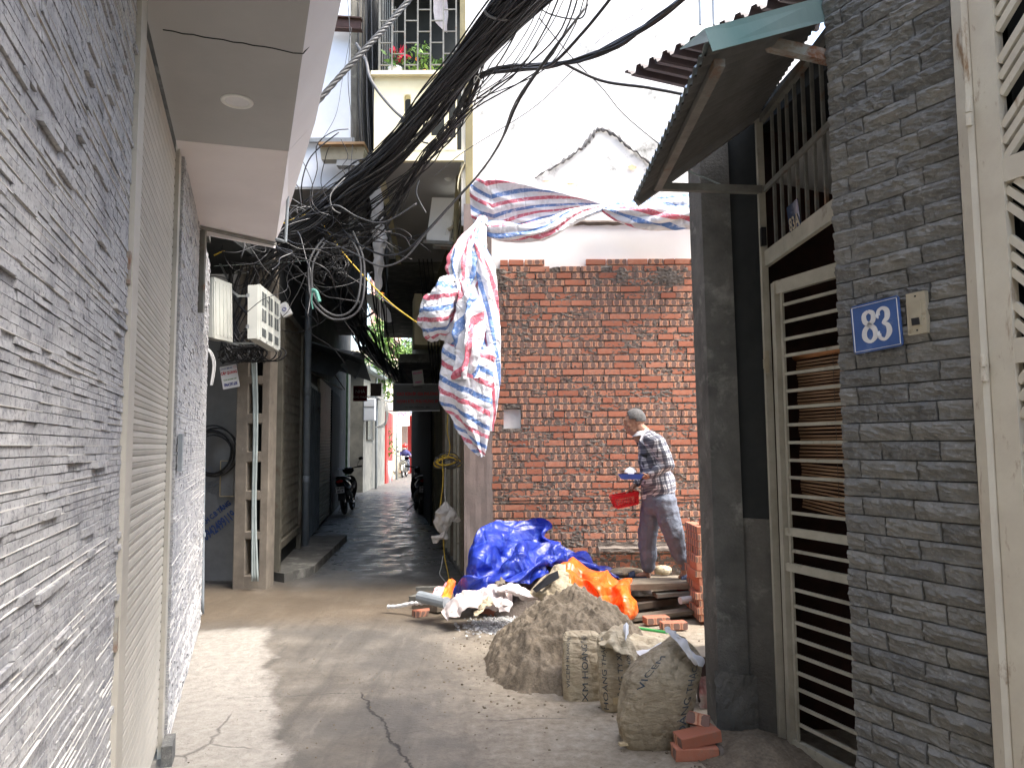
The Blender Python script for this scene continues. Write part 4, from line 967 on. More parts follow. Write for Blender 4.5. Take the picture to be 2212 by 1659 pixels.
# plants on the parapet
def leafy(mb, c, n, rad, size, mi=0, up=.5, zs=1.0, rn=random):
    for _ in range(n):
        d_ = V((rn.gauss(0, 1), rn.gauss(0, 1), rn.gauss(0, 1)*zs)); d_ = d_.normalized()*rad*rn.random()**.45; d_.z *= zs
        p = V(c)+d_; a = V((rn.uniform(-1, 1), rn.uniform(-1, 1), rn.uniform(-.3, 1))).normalized(); b = a.orthogonal().normalized(); b = Matrix.Rotation(rn.random()*6.3, 3, a)@b
        L = size*rn.uniform(.6, 1.3); w2 = L*.22
        q = a.cross(b); mb.add([p, p+b*L*.5+q*w2, p+b*L, p+b*L*.5-q*w2], [(0, 1, 2, 3)], mi)
def pot(name, c, r, h, m, lab):
    t = thing(name, lab, 'plant', c)
    mb = MB(); pr = [(r*.7, 0), (r*.85, h*.5), (r, h), (r*.9, h), (r*.85, h*.9), (0.001, h*.88)]
    mb.grid(lambda u, v: V(c)+V((math.cos(6.283*u)*crom([V(q+(0,)) for q in pr], v).x, math.sin(6.283*u)*crom([V(q+(0,)) for q in pr], v).x, crom([V(q+(0,)) for q in pr], v).y)), 20, 12, closed=True)
    mb.build('pot', m, t, True); return t
c = V((FP(850, 0).x, 8.16, 5.715)); t = pot('poinsettia', c, .085, .13, M['pot'], 'red poinsettia in a white pot on the balcony parapet')
mb = MB(); leafy(mb, c+V((0, 0, .2)), 60, .13, .09); mb.build('foliage', M['leaf'], t)
mb = MB(); leafy(mb, c+V((.05, 0, .30)), 34, .085, .10, zs=.4); mb.build('bracts', M['flower'], t)
mb = MB(); mb.tube([c+V((0, 0, .12)), c+V((.02, 0, .3))], .006, 5); mb.build('stem', M['bark'], t)
c = V((FP(905, 0).x, 8.18, 5.715)); t = pot('kumquat_bush', c, .07, .05, M['bucket'], 'kumquat bush with two orange fruits on the balcony parapet')
mb = MB(); leafy(mb, c+V((0, 0, .2)), 170, .20, .07, zs=1.25); mb.build('foliage', M['leafl'], t)
for dx, dz in ((-.03, .13), (.06, -.01)):
    mb = MB(); mb.sphere(c+V((dx, -.12, dz+.06)), .019, 10); mb.build('fruit', M['fruit'], t, True)
mb = MB(); mb.tube([c, c+V((0, 0, .3))], .007, 5); mb.build('stem', M['bark'], t)
c = V((FP(945, 0).x, 8.2, 5.715)); t = pot('strap_leaf_plant', c, .06, .06, M['bucket'], 'strap-leaved green plant behind the grille, right of the kumquat')
mb = MB()
for k in range(16):
    a = rnd(0, 6.28); q = [c+V((0, 0, .05)), c+V((math.cos(a)*.07, math.sin(a)*.07, .22)), c+V((math.cos(a)*.17, math.sin(a)*.17, rnd(.1, .26)))]; pts = spl(q, 6)
    mb.add([p+V((-math.sin(a), math.cos(a), 0))*s_*.008 for p in pts for s_ in (-1, 1)], [(2*i, 2*i+1, 2*i+3, 2*i+2) for i in range(6)])
mb.build('foliage', M['leaf'], t)
# AC unit under the balcony
ac = thing('air_conditioner', 'white air conditioner outdoor unit under the balcony ceiling', 'air conditioner', P(950, 485, 10))
o, ux, uy, w_, h_ = panel_frame([P(928, 427, 8.85), P(975, 429, 8.75), P(977, 522, 8.75), P(926, 520, 8.85)])
nn = ux.cross(uy).normalized(); mb = MB(); mb.prism([o+ux*p*w_/2+uy*q*h_/2 for p, q in ((-1, -1), (1, -1), (1, 1), (-1, 1))], -nn*.3); mb.build('casing', M['acwhite'], ac)
mb = MB(); mb.prism([o+ux*p*w_*.12+uy*q*h_*.18+ux*w_*.22-uy*h_*.12+nn*.012 for p, q in ((-1, -1), (1, -1.3), (1, 1), (-.3, 1))], -nn*.01); mb.prism([o+ux*(p*w_*.1+w_*.28)+uy*(q*h_*.12+h_*.27)+nn*.006 for p, q in ((-1, -1), (1, -1), (1, 1), (-1, 1))], -nn*.005); mb.build('side_cover', M['acwhite'], ac)
mb = MB()
for k in range(4):
    c = o-nn*(.05+.06*k)+ux*w_*.5; mb.bar(c-uy*h_*.4+ux*.002, c+uy*h_*.4+ux*.002, .012, .012, up=(0, 1, 0))
mb.build('vent_slats', M['boxdark'], ac)
mb = MB(); mb.bar(o-ux*w_*.6-uy*h_*.53, o+ux*w_*.7-uy*h_*.53, .04, .04); mb.bar(o-ux*w_*.6-uy*h_*.53-nn*.28, o+ux*w_*.7-uy*h_*.53-nn*.28, .04, .04); mb.build('bracket', M['steelbar'], ac)
mb = MB(); mb.tube(spl([o+ux*w_*.45-uy*h_*.25+nn*.03, o+ux*w_*.75-uy*h_*.05+nn*.02, o+ux*w_*.85+uy*h_*.5], 12), .022, 8); mb.build('hose', M['switch'], ac, True)
mb = MB(); c = P(985, 455, 9.7)
tag(MB().tube(spl([P(1000, 360, 8.5), P(991, 385, 8.5), P(985, 470, 8.6), P(987, 560, 8.6), P(1000, 640, 8.6)], 20), .03, 8).build('drain_pipe', M['yellowdark'], None, True, origin=P(990, 400, 9.3)), 'yellow-painted pipe on the wall right of the air conditioner', 'pipe')
lb = thing('balcony_bulb', 'small white lamp under the balcony corner', 'lamp', P(968, 383, 8.6))
MB().sphere(P(968, 386, 8.6), .05, 12, sc=(1, 1, .6)).build('globe', M['lamp'], lb, True); MB().cyl(P(968, 376, 8.6)+V((0, 0, .05)), P(968, 384, 8.6), .03, 10).build('base', M['blackplastic'], lb)

# ---------------------------------------------------------------- folding gate + far part of right side
fg = thing('folding_gate', 'tall folding gate of narrow weathered vertical bars on the right side of the alley', 'gate', RW(9.8, 0, .04))
for i in range(16):
    Y = 8.45+i*.20; mb = MB(); mb.bar(RW(Y, .03, .05+.02*(i % 2)), RW(Y, 2.62, .05+.02*(i % 2)), .035, .05, up=(0, 1, 0)); mb.build('bar', M['gatepaint' if i % 3 else 'wood'], fg)
for z, h in ((2.64, .07), (.03, .04)): mb = MB(); mb.bar(RW(8.4, z, .06), RW(11.6, z, .06), .07, h); mb.build('track', M['steelbar'], fg)
rb = thing('dark_right_house', 'unlit yellow-brown house on the right side deeper in the alley', 'house', RW(18, 0))
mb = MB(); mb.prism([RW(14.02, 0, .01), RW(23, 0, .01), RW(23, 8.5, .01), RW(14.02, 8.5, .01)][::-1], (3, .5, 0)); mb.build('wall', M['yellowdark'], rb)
mb = MB(); mb.prism([RW(14.5, 0, .02), RW(22.3, 0, .02), RW(22.3, 2.5, .02), RW(14.5, 2.5, .02)][::-1], V((-.984, -.18, 0))*.03); mb.build('door_panel', M['darkwall'], rb)
mb = MB(); mb.prism([RW(13, 3.0, .7), RW(20, 3.0, .55), RW(20, 3.0, -.1), RW(13, 3.0, -.1)], (0, 0, .15)); mb.prism([RW(12.7, 4.75, .9), RW(22, 4.75, .9), RW(22, 4.75, -.1), RW(12.7, 4.75, -.1)], (0, 0, 3.6)); mb.build('overhang', M['concrete'], rb)
mb = MB(); mb.prism([RW(12.9, 3.3, .45), RW(13.6, 3.3, .45), RW(13.6, 3.3, -.1), RW(12.9, 3.3, -.1)], (0, 0, .9)); mb.build('box_bay', M['yellow'], rb)
mb = MB(); 
# hanging sign board
sb = thing('hanging_sign_board', 'long dim sign board with red lettering across the alley', 'sign', P(900, 860, 13))
o, ux, uy = P(898, 859, 13), V((1, 0, 0)), V((0, 0, 1)); wS, hS = .86, .47
o = P(849, 859, 13)+ux*wS/2; board(o, ux, uy, wS, hS, .03, 'board', M['signdark'], sb)
mb = MB(); mb.bar(o-ux*wS/2+uy*hS/2+V((0, -.004, 0)), o+ux*wS/2+uy*hS/2+V((0, -.004, 0)), .02, .018); mb.bar(o-ux*wS/2-uy*hS/2+V((0, -.004, 0)), o+ux*wS/2-uy*hS/2+V((0, -.004, 0)), .02, .018); mb.build('edge_strip', M['galv'], sb)
mb = MB(); put_text(mb, "CAO SƠN ÉP. GIA PHƯƠNG", .075, o+uy*.06+V((0, -.003, 0)), ux, uy, bold=.0025, sx=.78); put_text(mb, "HẠNH KTS. PHU HƯNG 3F", .075, o-uy*.07+V((0, -.003, 0)), ux, uy, bold=.0025, sx=.82); mb.build('red_letters', M['txtred'], sb)
mb = MB(); put_text(mb, "ĐỊNH KỲ", .04, o+uy*.18+V((0, -.003, 0)), ux, uy); put_text(mb, "TƯ VẤN MIỄN PHÍ - 24H", .04, o-uy*.175+V((0, -.003, 0)), ux, uy); mb.build('dark_letters', M['blackplastic'], sb)
mb = MB(); [mb.tube([o+ux*k+uy*hS/2, o+ux*k+uy*(hS/2+.45)], .006, 5) for k in (-.3, .3)]; mb.build('hanger', M['blackplastic'], sb)
ss = thing('small_pink_sign', 'small tilted pink and blue notice above the long sign board', 'sign', P(904, 815, 12.8))
o, ux, uy, w_, h_ = panel_frame([P(890, 801, 12.8), P(912, 799, 12.8), P(917, 830, 12.8), P(893, 834, 12.8)])
board(o, ux, uy, w_, h_, .005, 'board', M['boxgrey'], ss); mb = MB(); put_text(mb, "SỬA NHÀ", .045, o+uy*.08, ux, uy, sx=.8, bold=.002); put_text(mb, "0988027", .042, o-uy*.08, ux, uy, sx=.8, bold=.002); mb.build('letters', M['txtpink'], ss)
# ---------------------------------------------------------------- left side of the alley
def AW(Y, z, o=0): return V((-2.78-.161*(Y-8.6)+o*.987, Y+o*.159, z))
gh = thing('corner_house', 'grey rendered corner house with white overhanging upper floor beyond the stone house', 'house', (-3.4, 8.9, 0))
mb = MB(); mb.prism([(-9, 8.78, 0), (-2.98, 8.78, 0), (-2.98, 8.78, 8.6), (-9, 8.78, 8.6)], (0, .25, 0)); mb.build('gable_wall', M['graffitiwall'], gh)
mb = MB(); mb.prism([AW(8.85, 0, 0), AW(12.0, 0), AW(12.0, 8.6), AW(8.85, 8.6)], (-.25, -.04, 0)); mb.build('side_wall', M['darkwall'], gh)
mb = MB(); mb.prism([(-3.6, 8.7, 4.66), (-1.93, 8.7, 4.66), (-1.99, 8.7, 8.8), (-3.6, 8.7, 8.8)], (-.5, 3.0, 0)); mb.build('upper_storey', M['whitepaint'], gh)
mb = MB(); mb.prism([(-3.6, 8.705, 4.655), (-1.935, 8.705, 4.655), (-2.4, 11.6, 4.655), (-4, 11.6, 4.655)][::-1], (0, 0, -.02)); mb.build('soffit', M['soffit'], gh)
mb = MB(); mb.bar(P(640, 304, 8.66), P(766, 304, 8.66), .05, .05); mb.build('ledge', M['galv'], gh)
mb = MB(); mb.bar(P(705, 47, 8.6), P(780, 52, 8.6), .06, .13); mb.bar(P(712, 38, 8.58), P(782, 43, 8.58), .09, .015); mb.bar(P(712, 63, 8.58), P(782, 66, 8.58), .09, .015); mb.build('steel_beam', mat("rusty_beam", (.10, .055, .045), (.06, .035, .03), 8, .8, .4, 40), gh)
mb = MB(); mb.prism([(-1.99, 8.9, 4.0), (-1.93, 9.0, 4.0), (-1.93, 9.0, 8.8), (-1.99, 8.9, 8.8)], (-.1, 2.8, 0)); mb.build('side_plaster', M['concrete'], gh)
# street light box under ledge
fl = thing('floodlight_box', 'yellowed box lamp fixed under the ledge of the white upper floor', 'lamp', P(742, 340, 8.55))
c = [P(700, 322, 8.58), P(788, 325, 8.58), P(786, 345, 8.5), P(702, 341, 8.5)]; mb = MB(); o = (c[0]+c[1]+c[2]+c[3])/4
mb.prism([o+V((x, y, z)) for x, y, z in ((-.25, .05, -.10), (.24, .05, -.10), (.26, .05, .05), (-.27, .05, .05))], (0, -.14, 0)); mb.build('housing', M['switch'], fl)
mb = MB(); mb.box(o+V((0, -.04, .065)), (.54, .26, .03)); mb.build('lid', mat("rusty_lid", (.38, .25, .14), (.3, .17, .08), 8, .7, .2, 40), fl)
mb = MB(); mb.box(o+V((.06, -.03, -.14)), (.26, .12, .07)); mb.build('lens', M['soffit'], fl)
# dark infill wall deep in side lane
sl_ = thing('side_lane_house', 'dim house closing the narrow side lane on the left', 'house', (-7, 8, 0))
mb = MB(); mb.prism([(-9, 3.6, 0), (-9, 9, 0), (-9, 9, 8), (-9, 3.6, 8)], (-.3, 0, 0)); mb.prism([(-9, 6.4, 3.6), (-2.78, 6.9, 3.6), (-2.78, 8.7, 3.6), (-9, 8.7, 3.6)], (0, 0, .2)); mb.build('wall', M['darkwall'], sl_)
# graffiti stencils
gf = thing('stencilled_phone_number', 'blue stencilled phone number 0942499119 on the grey wall', 'graffiti', P(470, 1140, 8.77))
ux = V((.78, 0, .62)).normalized(); uy = V((-.62, 0, .78)).normalized(); mb = MB()
put_text(mb, "0942499119", .145, P(474, 1135, 8.772), ux, uy, sx=.62, bold=.004); put_text(mb, "KH C.B TÂNG", .08, P(468, 1108, 8.772), ux, uy, sx=.8, bold=.003)
mb.build('lettering', M['graf'], gf)
gf = thing('round_stencil', 'faded round blue stencil with digits 132 below the black cable coil', 'graffiti', P(452, 1030, 8.77))
mb = MB(); c = P(448, 1012, 8.772)
for r_, t_ in ((.21, .007), (.17, .005)):
    mb.tube([c+V((math.cos(a/20*3.4+3.0)*r_*1.1, 0, math.sin(a/20*3.4+3.0)*r_)) for a in range(21)], t_, 4)
put_text(mb, "132", .13, c+V((.0, 0, -.05)), V((.85, 0, .5)), V((-.5, 0, .85)), sx=.9, bold=.003)
for k in range(7): mb.bar(P(446+k*5, 1062+k*2, 8.773), P(455+k*5, 1042+k*2+rnd(-5, 4), 8.773), .006, .004)
mb.build('lettering', mat("faded_ink", (.12, .14, .19), (.2, .2, .2), 20, .9, 0), gf)
# meter box on the grey wall
mbx = thing('wall_junction_box', 'flat beige junction box on the grey wall beside the pierced pole', 'junction box', P(493, 1035, 8.7))
o = P(494, 1033, 8.72); mb = MB(); mb.box(o, (.16, .10, .42), bev=.008); mb.build('cover', M['graffitiwall'], mbx)
mb = MB(); [mb.bar(o+V((-.08, -.052, s*.205)), o+V((.08, -.052, s*.205)), .012, .008) for s in (-1, 1)]; mb.bar(o+V((-.078, -.052, -.2)), o+V((-.078, -.052, .2)), .008, .012, up=(0, 1, 0)); mb.build('rim', M['palewood'], mbx)
# black cable coil on the wall
cc = thing('black_cable_coil', 'big coil of black cable hung on the grey wall left of the pierced pole', 'cable coil', P(462, 980, 8.6))
for k in range(9):
    c = P(460, 975, 8.62)+V((rnd(-.02, .02), rnd(-.04, .04), rnd(-.04, .02))); r_ = .25+rnd(-.03, .04); ph = rnd(0, 6)
    mb = MB(); mb.tube([c+V((math.cos(a/28*6.28+ph)*r_*.95, .01*math.sin(a+k), math.sin(a/28*6.28+ph)*r_*(1+.03*k/9)-.02*k/9)) for a in range(29)], .009, 5); mb.build('loop', M['black' if k % 3 else 'greycable'], cc, True)

# ---------------------------------------------------------------- pierced concrete pole
pp = thing('pierced_concrete_pole', 'square concrete utility pole pierced by rectangular holes, left of the alley mouth', 'utility pole', (-2.88, 8.35, 0))
mb = MB(); xl, xr, y0, y1 = -3.075, -2.70, 8.25, 8.50; zt = 4.5
hol = []   # hole z-ranges from the photo
for a, b in ((1248, 1165), (1155, 1080), (1058, 1000), (962, 898), (882, 820), (800, 745)): pass
hy = [(1245, 1162), (1118+38, 1078), (1050, 992), (963, 905), (895, 838), (822, 768)]
hy = [(1243, 1165), (1148, 1080), (1060, 998), (975, 915), (893, 830), (812, 752), (735, 680)]
zr = sorted([(P(545, a, 8.25).z, P(545, b, 8.25).z) for a, b in hy])
hx0, hx1 = P(531, 1100, 8.25).x, P(561, 1100, 8.25).x
def piece(xa, xb, za, zb): mb.box(((xa+xb)/2, (y0+y1)/2, (za+zb)/2), (xb-xa, y1-y0, zb-za), bev=.008)
piece(xl, hx0, -.05, zt); piece(hx1, xr, -.05, zt); zc = -.05
for lo, hi in zr: piece(hx0-.012, hx1+.012, zc, lo); zc = hi
piece(hx0-.012, hx1+.012, zc, zt)
mb.prism([(hx0-.02, y1-.05, 0), (hx1+.02, y1-.05, 0), (hx1+.02, y1-.05, zt), (hx0-.02, y1-.05, zt)], (0, .03, 0), 1)
mb.build('pole', [M['polecrete'], M['darkwall']], pp)
for k, (dx, r_) in enumerate(((0, .014), (.045, .014), (.022, .012))):
    tag(MB().tube(spl([P(543+dx*180, 740, 8.18), P(549+dx*140, 900, 8.18), P(546+dx*120, 1100, 8.17), P(545+dx*250, 1255, 8.15)], 20), r_, 8).build('conduit', M['palepipe'], None, True, origin=P(545, 1255, 8.15)), 'pale grey-green conduit strapped down the front of the pierced pole', 'conduit', 'conduits on the pierced pole')
# two meter cabinets
def cabinet(tl, tr, br, bl, depth, lab, windows):
    o, ux, uy, w_, h_ = panel_frame([tl, tr, br, bl]); nn = ux.cross(uy).normalized()
    t = thing('meter_cabinet', lab, 'electric meter box', o, 'meter cabinets on the pole')
    mb = MB(); q = lambda a, b, o_=0: o+ux*a*w_/2+uy*b*h_/2+nn*o_
    mb.prism([q(-1, -1), q(1, -1), q(1, 1), q(-1, 1)], -nn*depth); mb.build('case', M['boxgrey'], t)
    mb = MB(); mb.prism([q(-.97, -1.04, .015), q(.97, -1.04, .015), q(.97, 1.03, .015), q(-.97, 1.03, .015)], -nn*.03)
    if windows:
        for i in range(-3, 4, 2): mb.prism([q(i/3*.92-.03, -.98, .03), q(i/3*.92+.03, -.98, .03), q(i/3*.92+.03, .97, .03), q(i/3*.92-.03, .97, .03)], -nn*.02)
    else:
        for i in range(5): mb.prism([q(-.85+i*.4, -.9, .022), q(-.75+i*.4, -.9, .022), q(-.75+i*.4, .9, .022), q(-.85+i*.4, .9, .022)], -nn*.01)
    mb.build('cover', M['boxgrey'], t)
    if windows:
        for i in range(3):
            for (za, zb) in ((.32, .82), (-.28, .18), (-.85, -.55)):
                for k in ((0, 1) if zb > -.3 else (0,)):
                    a = -.78+i*.62+k*.24; b = a+(.17 if zb > -.3 else .4); mb = MB(); mb.prism([q(a, za, .0195), q(b, za, .0195), q(b, zb, .0195), q(a, zb, .0195)], -nn*.01); mb.build('window', M['boxdark'], t)
    for s in (-.55, .62):
        mb = MB(); mb.bar(q(-1.0, s, -depth), q(1, s, -depth)+V((.05, .2, 0)), .035, .035); mb.build('bracket', M['galv'], t)
    return t
cabinet(P(460, 602, 7.35), P(499, 615, 7.75), P(500, 738, 7.75), P(458, 727, 7.35), .14, 'plain ribbed grey meter cabinet nearer the stone house', False)
cabinet(P(554, 608, 7.2), P(601, 655, 7.8), P(600, 752, 7.8), P(560, 738, 7.2), .10, 'grey meter cabinet with rows of small windows, right of the plain one', True)
sbk = thing('steel_bracket', 'thin galvanised bracket frame joining the two meter cabinets', 'bracket', P(515, 640, 7.6))
for a, b, w_ in ((P(514, 640, 7.6), P(548, 640, 7.4), .02), (P(510, 742, 7.6), P(552, 742, 7.4), .02), (P(478, 610, 7.8), P(515, 640, 7.8), .03), (P(478, 735, 7.8), P(515, 745, 7.8), .03), (P(470, 560, 8.2), P(515, 645, 8.2), .02)): MB().bar(a, b, w_, .02).build('bracket_bar', M['galv'], sbk)
tb = thing('small_terminal_box', 'small tilted white plastic terminal box hanging right of the meter cabinets', 'junction box', P(617, 668, 7.9))
o, ux, uy, w_, h_ = panel_frame([P(601, 660, 7.9), P(618, 650, 7.9), P(629, 678, 7.9), P(610, 686, 7.9)]); board(o, ux, uy, w_, h_, .06, 'case', M['acwhite'], tb, chamf=.01)
board(o, ux, uy, w_*.6, h_*.7, .002, 'label', M['signwhite'], tb, off=.003); mb = MB(); nn = ux.cross(uy); mb.tube([o+nn*.005+ux*.018*math.cos(a/12*6.28)+uy*(.018*math.sin(a/12*6.28)+.0) for a in range(13)], .004, 4); mb.build('emblem', M['txtblue'], tb)
# fibre advert card
cd = thing('advert_card', 'tilted white card reading CÁP QUANG 0964.597.638 on the pole', 'sign', P(494, 814, 8.15))
o, ux, uy, w_, h_ = panel_frame([P(472, 793, 8.15), P(510, 787, 8.15), P(518, 834, 8.15), P(484, 842, 8.15)]); board(o, ux, uy, w_, h_, .004, 'card', M['signwhite'], cd, chamf=.006)
mb = MB(); put_text(mb, "CÁP QUANG", .043, o+uy*.045, ux, uy, sx=.72, bold=.0016); mb.tube([o+ux*.075+uy*.098+(ux*.017*math.cos(a/10*6.28)+uy*.01*math.sin(a/10*6.28)) for a in range(11)], .0018, 4); mb.build('red_letters', M['txtred'], cd)
mb = MB(); put_text(mb, "0964.597.638", .048, o-uy*.085, ux, uy, sx=.56, bold=.0016); put_text(mb, "LẮP ĐẶT MIỄN PHÍ", .018, o+uy*.095-ux*.02, ux, uy, sx=.85, bold=.0008); mb.build('blue_letters', M['txtblue'], cd)
mb = MB(); put_text(mb, "TẶNG MODEM WIFI", .018, o-uy*.03, ux, uy, sx=.9, bold=.0008); mb.build('green_letters', M['txtgreen'], cd)

# ---------------------------------------------------------------- facades along the left of the alley
lg = thing('lattice_gate', 'rusty pale steel gate with a pierced lattice panel beside the concrete pole', 'gate', AW(9.6, 0, .05))
mb = MB(); mb.bar(AW(8.75, .1, .06), AW(8.75, 3.2, .06), .06, .06, up=(0, 1, 0)); mb.bar(AW(10.7, .1, .06), AW(10.7, 3.2, .06), .06, .06, up=(0, 1, 0))
mb.bar(AW(8.75, 3.2, .06), AW(10.7, 3.2, .06), .05, .08); mb.bar(AW(8.75, .38, .06), AW(10.7, .38, .06), .05, .08); mb.build('frame', M['shadegate'], lg)
mb = MB()
for i in range(19): Y = 8.82+i*.102; mb.bar(AW(Y, .4, .04), AW(Y, 3.2, .04), .016, .03, up=(0, 1, 0))
for k in range(24): z = .45+k*.118; mb.bar(AW(8.78, z, .045), AW(10.68, z, .045), .010, .035)
mb.build('lattice', M['shadegate'], lg)
dp = thing('drain_downpipe', 'fat blue-grey drainpipe between the lattice gate and the steel door', 'pipe', AW(11.0, 0, .12))
MB().tube([AW(10.95, 0, .12), AW(10.95, 4.6, .12)], .05, 12).build('pipe', M['pvc'], dp, True)
for z in (1.0, 2.3): MB().tube([AW(10.95, z, .12), AW(10.95, z+.12, .12)], .057, 12).build('coupling', M['pvc'], dp, True)
lb_ = thing('left_row_house', 'long dim row house with steel door and shutters on the left side of the alley', 'house', AW(16, 0))
mb = MB(); mb.prism([AW(12.02, 0, -.0), AW(24.2, 0, 0), AW(24.2, 9.0), AW(12.02, 9.0)], (-3, -.5, 0)); mb.build('wall', M['shaderender'], lb_)
mb = MB(); mb.prism([AW(11.2, .05, .03), AW(13.4, .05, .03), AW(13.4, 2.6, .03), AW(11.2, 2.6, .03)], (-.05, 0, 0)); mb.build('steel_door', M['steelblue'], lb_)
mb = MB(); rr = []
for i in range(8): Y = 11.3+i*.28; mb.bar(AW(Y, .1, .06), AW(Y, 2.5, .06), .06, .04, up=(0, 1, 0))
for z in (1.55, 1.85, 2.2): mb.box(AW(12.9, z, .07), (.08, .2, .05))
mb.build('door_ribs', M['steelblue'], lb_)
mb = MB(); z = .1
while z < 2.75: mb.prism([AW(13.6, z, .04), AW(16, z, .04), AW(16, z+.05, .055), AW(13.6, z+.05, .055)], (-.05, 0, 0)); z += .06
mb.build('roller_shutter', M['gatepaint'], lb_)
mb = MB(); mb.prism([AW(16.6, .05, .03), AW(19, .05, .03), AW(19, 2.8, .03), AW(16.6, 2.8, .03)], (-.05, 0, 0)); mb.build('dark_door', M['darkwall'], lb_)
mb = MB(); mb.bar(AW(21.5, 0, .06), AW(21.5, 4.2, .06), .06, .06, up=(0, 1, 0)); mb.build('green_post', mat("green_post_paint", (.20, .36, .22), (.12, .24, .14), 6, .6, .2, 30), lb_)
mb = MB(); mb.prism([AW(12.05, 4.4, .0), AW(19, 4.4, .0), AW(19, 4.4, .70), AW(12.05, 4.4, .35)][::-1], (0, 0, 5.0)); mb.build('upper_storey', M['concrete'], lb_)
mb = MB(); mb.prism([AW(11.9, 2.95, .9), AW(16, 2.95, .9), AW(16, 3.25, -.02), AW(11.9, 3.25, -.02)], (0, 0, .02)); mb.build('door_awning', M['steelblue'], lb_)
mb = MB(); mb.prism([(-4.6, 14.2, 6.9), (-1.2, 14.2, 6.9), (-1.2, 14.2, 9.5), (-4.6, 14.2, 9.5)], (0, 1.6, 0)); mb.build('added_roof_mass', M['darkwall'], lb_)  # added mass spanning the alley, keeps the slot beside the balcony dark
aw2 = thing('folded_blue_awning', 'small folded blue-grey metal awning with a pale underside above the left doors', 'awning', P(700, 780, 13))
mb = MB(); mb.prism([P(655, 795, 12.5), P(720, 815, 12.5), P(770, 762, 13.2), P(700, 752, 13.2)], (0, .02, .02)); mb.prism([P(735, 790, 12.45), P(768, 820, 12.45), P(790, 770, 13.3), P(770, 760, 13.2)], (0, .02, .02), 1); mb.build('sheet', [M['steelblue'], M['pvc']], aw2)
mb = MB(); mb.tube([P(655, 795, 12.6), P(740, 842, 12.6)], .012, 5); mb.tube([P(690, 760, 13), P(745, 842, 12.7)], .012, 5); mb.build('stay', M['steelbar'], aw2)
# far houses
mh = thing('mottled_wall_house', 'low house with flaking mottled plaster and a side window halfway down the alley', 'house', (-5.3, 26, 0))
mb = MB(); mb.prism([(-9, 24.9, 0), (-5.0, 24.9, 0), (-5.22, 30.4, 0), (-9, 30.4, 0)], (0, 0, 4.1)); mb.build('wall', M['mottled'], mh)
mb = MB(); mb.prism([(-9.2, 24.7, 4.1), (-4.75, 24.7, 4.1), (-4.9, 30.5, 4.1), (-9.2, 30.5, 4.1)], (0, 0, .12)); mb.build('roof', M['corr_top'], mh)
mb = MB(); mb.prism([(-4.985, 25.5, 1.75), (-5.04, 27.0, 1.75), (-5.04, 27.0, 3.2), (-4.985, 25.5, 3.2)][::-1], (.02, 0, 0)); mb.build('window', M['boxdark'], mh)
mb = MB(); mb.prism([(-4.99, 25.2, 3.25), (-5.04, 27.4, 3.25), (-4.4, 27.4, 3.1), (-4.35, 25.2, 3.1)], (0, 0, .03)); mb.build('window_hood', M['pvc'], mh)
mb = MB(); mb.tube([(-4.93, 26.9, 0), (-4.93, 26.9, 4)], .045, 8); mb.build('downpipe', M['pvc'], mh, True)
rd = thing('red_door_house', 'pale house with a tall dark red door on the left, beyond the mottled wall', 'house', (-5.4, 31, 0))
mb = MB(); mb.prism([(-9, 30.42, 0), (-5.24, 30.42, 0), (-5.5, 34.2, 0), (-9, 34.2, 0)], (0, 0, 5.5)); mb.build('wall', M['beige'], rd)
mb = MB(); mb.prism([(-5.245, 30.55, 0), (-5.33, 31.9, 0), (-5.33, 31.9, 2.95), (-5.245, 30.55, 2.95)][::-1], (.07, 0, 0)); mb.prism([(-5.355, 32.15, 0), (-5.45, 33.4, 0), (-5.45, 33.4, 2.95), (-5.355, 32.15, 2.95)][::-1], (.07, 0, 0)); mb.build('door', M['red'], rd)
mb = MB(); mb.prism([(-5.2, 30.4, 2.98), (-4.75, 30.4, 2.98), (-4.9, 31.6, 2.98), (-5.2, 31.6, 2.98)], (0, 0, .3)); mb.build('lintel_box', M['signwhite'], rd)
mb = MB(); mb.tube([(-5.30, 34.0, 0), (-5.30, 34.0, 3.6)], .05, 8); mb.build('downpipe', M['pvc'], rd, True)
ye = thing('pale_yellow_house', 'pale yellow house front closing the view at the bend of the alley', 'house', (-6, 41, 0))
mb = MB(); mb.prism([(-12, 41, 0), (-6.15, 41, 0), (-6.15, 41, 4.0), (-12, 41, 4.0)], (0, 3, 0)); mb.build('wall', M['palefar'], ye)
mb = MB(); mb.prism([(-6.14, 41.2, 0), (-5.85, 41.2, 0), (-5.85, 41.2, 4.2), (-6.14, 41.2, 4.2)], (0, 2, 0)); mb.build('brick_pier', mat("pale_brick_pier", (.5, .38, .32), (.25, .17, .15), 30, .9, .4, 60), ye)
mb = MB(); mb.prism([(-5.84, 41.5, 0), (-4.6, 41.5, 0), (-4.6, 41.5, 3.2), (-5.84, 41.5, 3.2)], (0, .3, 0)); [mb.box((-5.6+.3*i, 41.48, 1.5), (.05, .06, 3)) for i in range(4)]; mb.build('red_gate', M['red'], ye)
mb = MB(); mb.prism([(-5.86, 41.6, 3.2), (-3.5, 41.6, 3.2), (-3.5, 41.6, 6.0), (-5.86, 41.6, 6.0)], (0, 2, 0)); mb.build('upper_wall', M['signwhite'], ye)
mb = MB(); mb.prism([(-7.2, 40.9, 3.3), (-4.6, 39.5, 3.25), (-4.6, 41.2, 3.6), (-7.2, 41.2, 3.6)], (0, 0, .04)); [mb.box((-6.9+.2*i, 40.95, 3.0), (.06, .05, .35)) for i in range(7)]; mb.build('canopy', M['pvc'], ye)
ph = thing('pink_house', 'tall pink house seen in the bright gap above the alley', 'house', (-6, 34, 0))
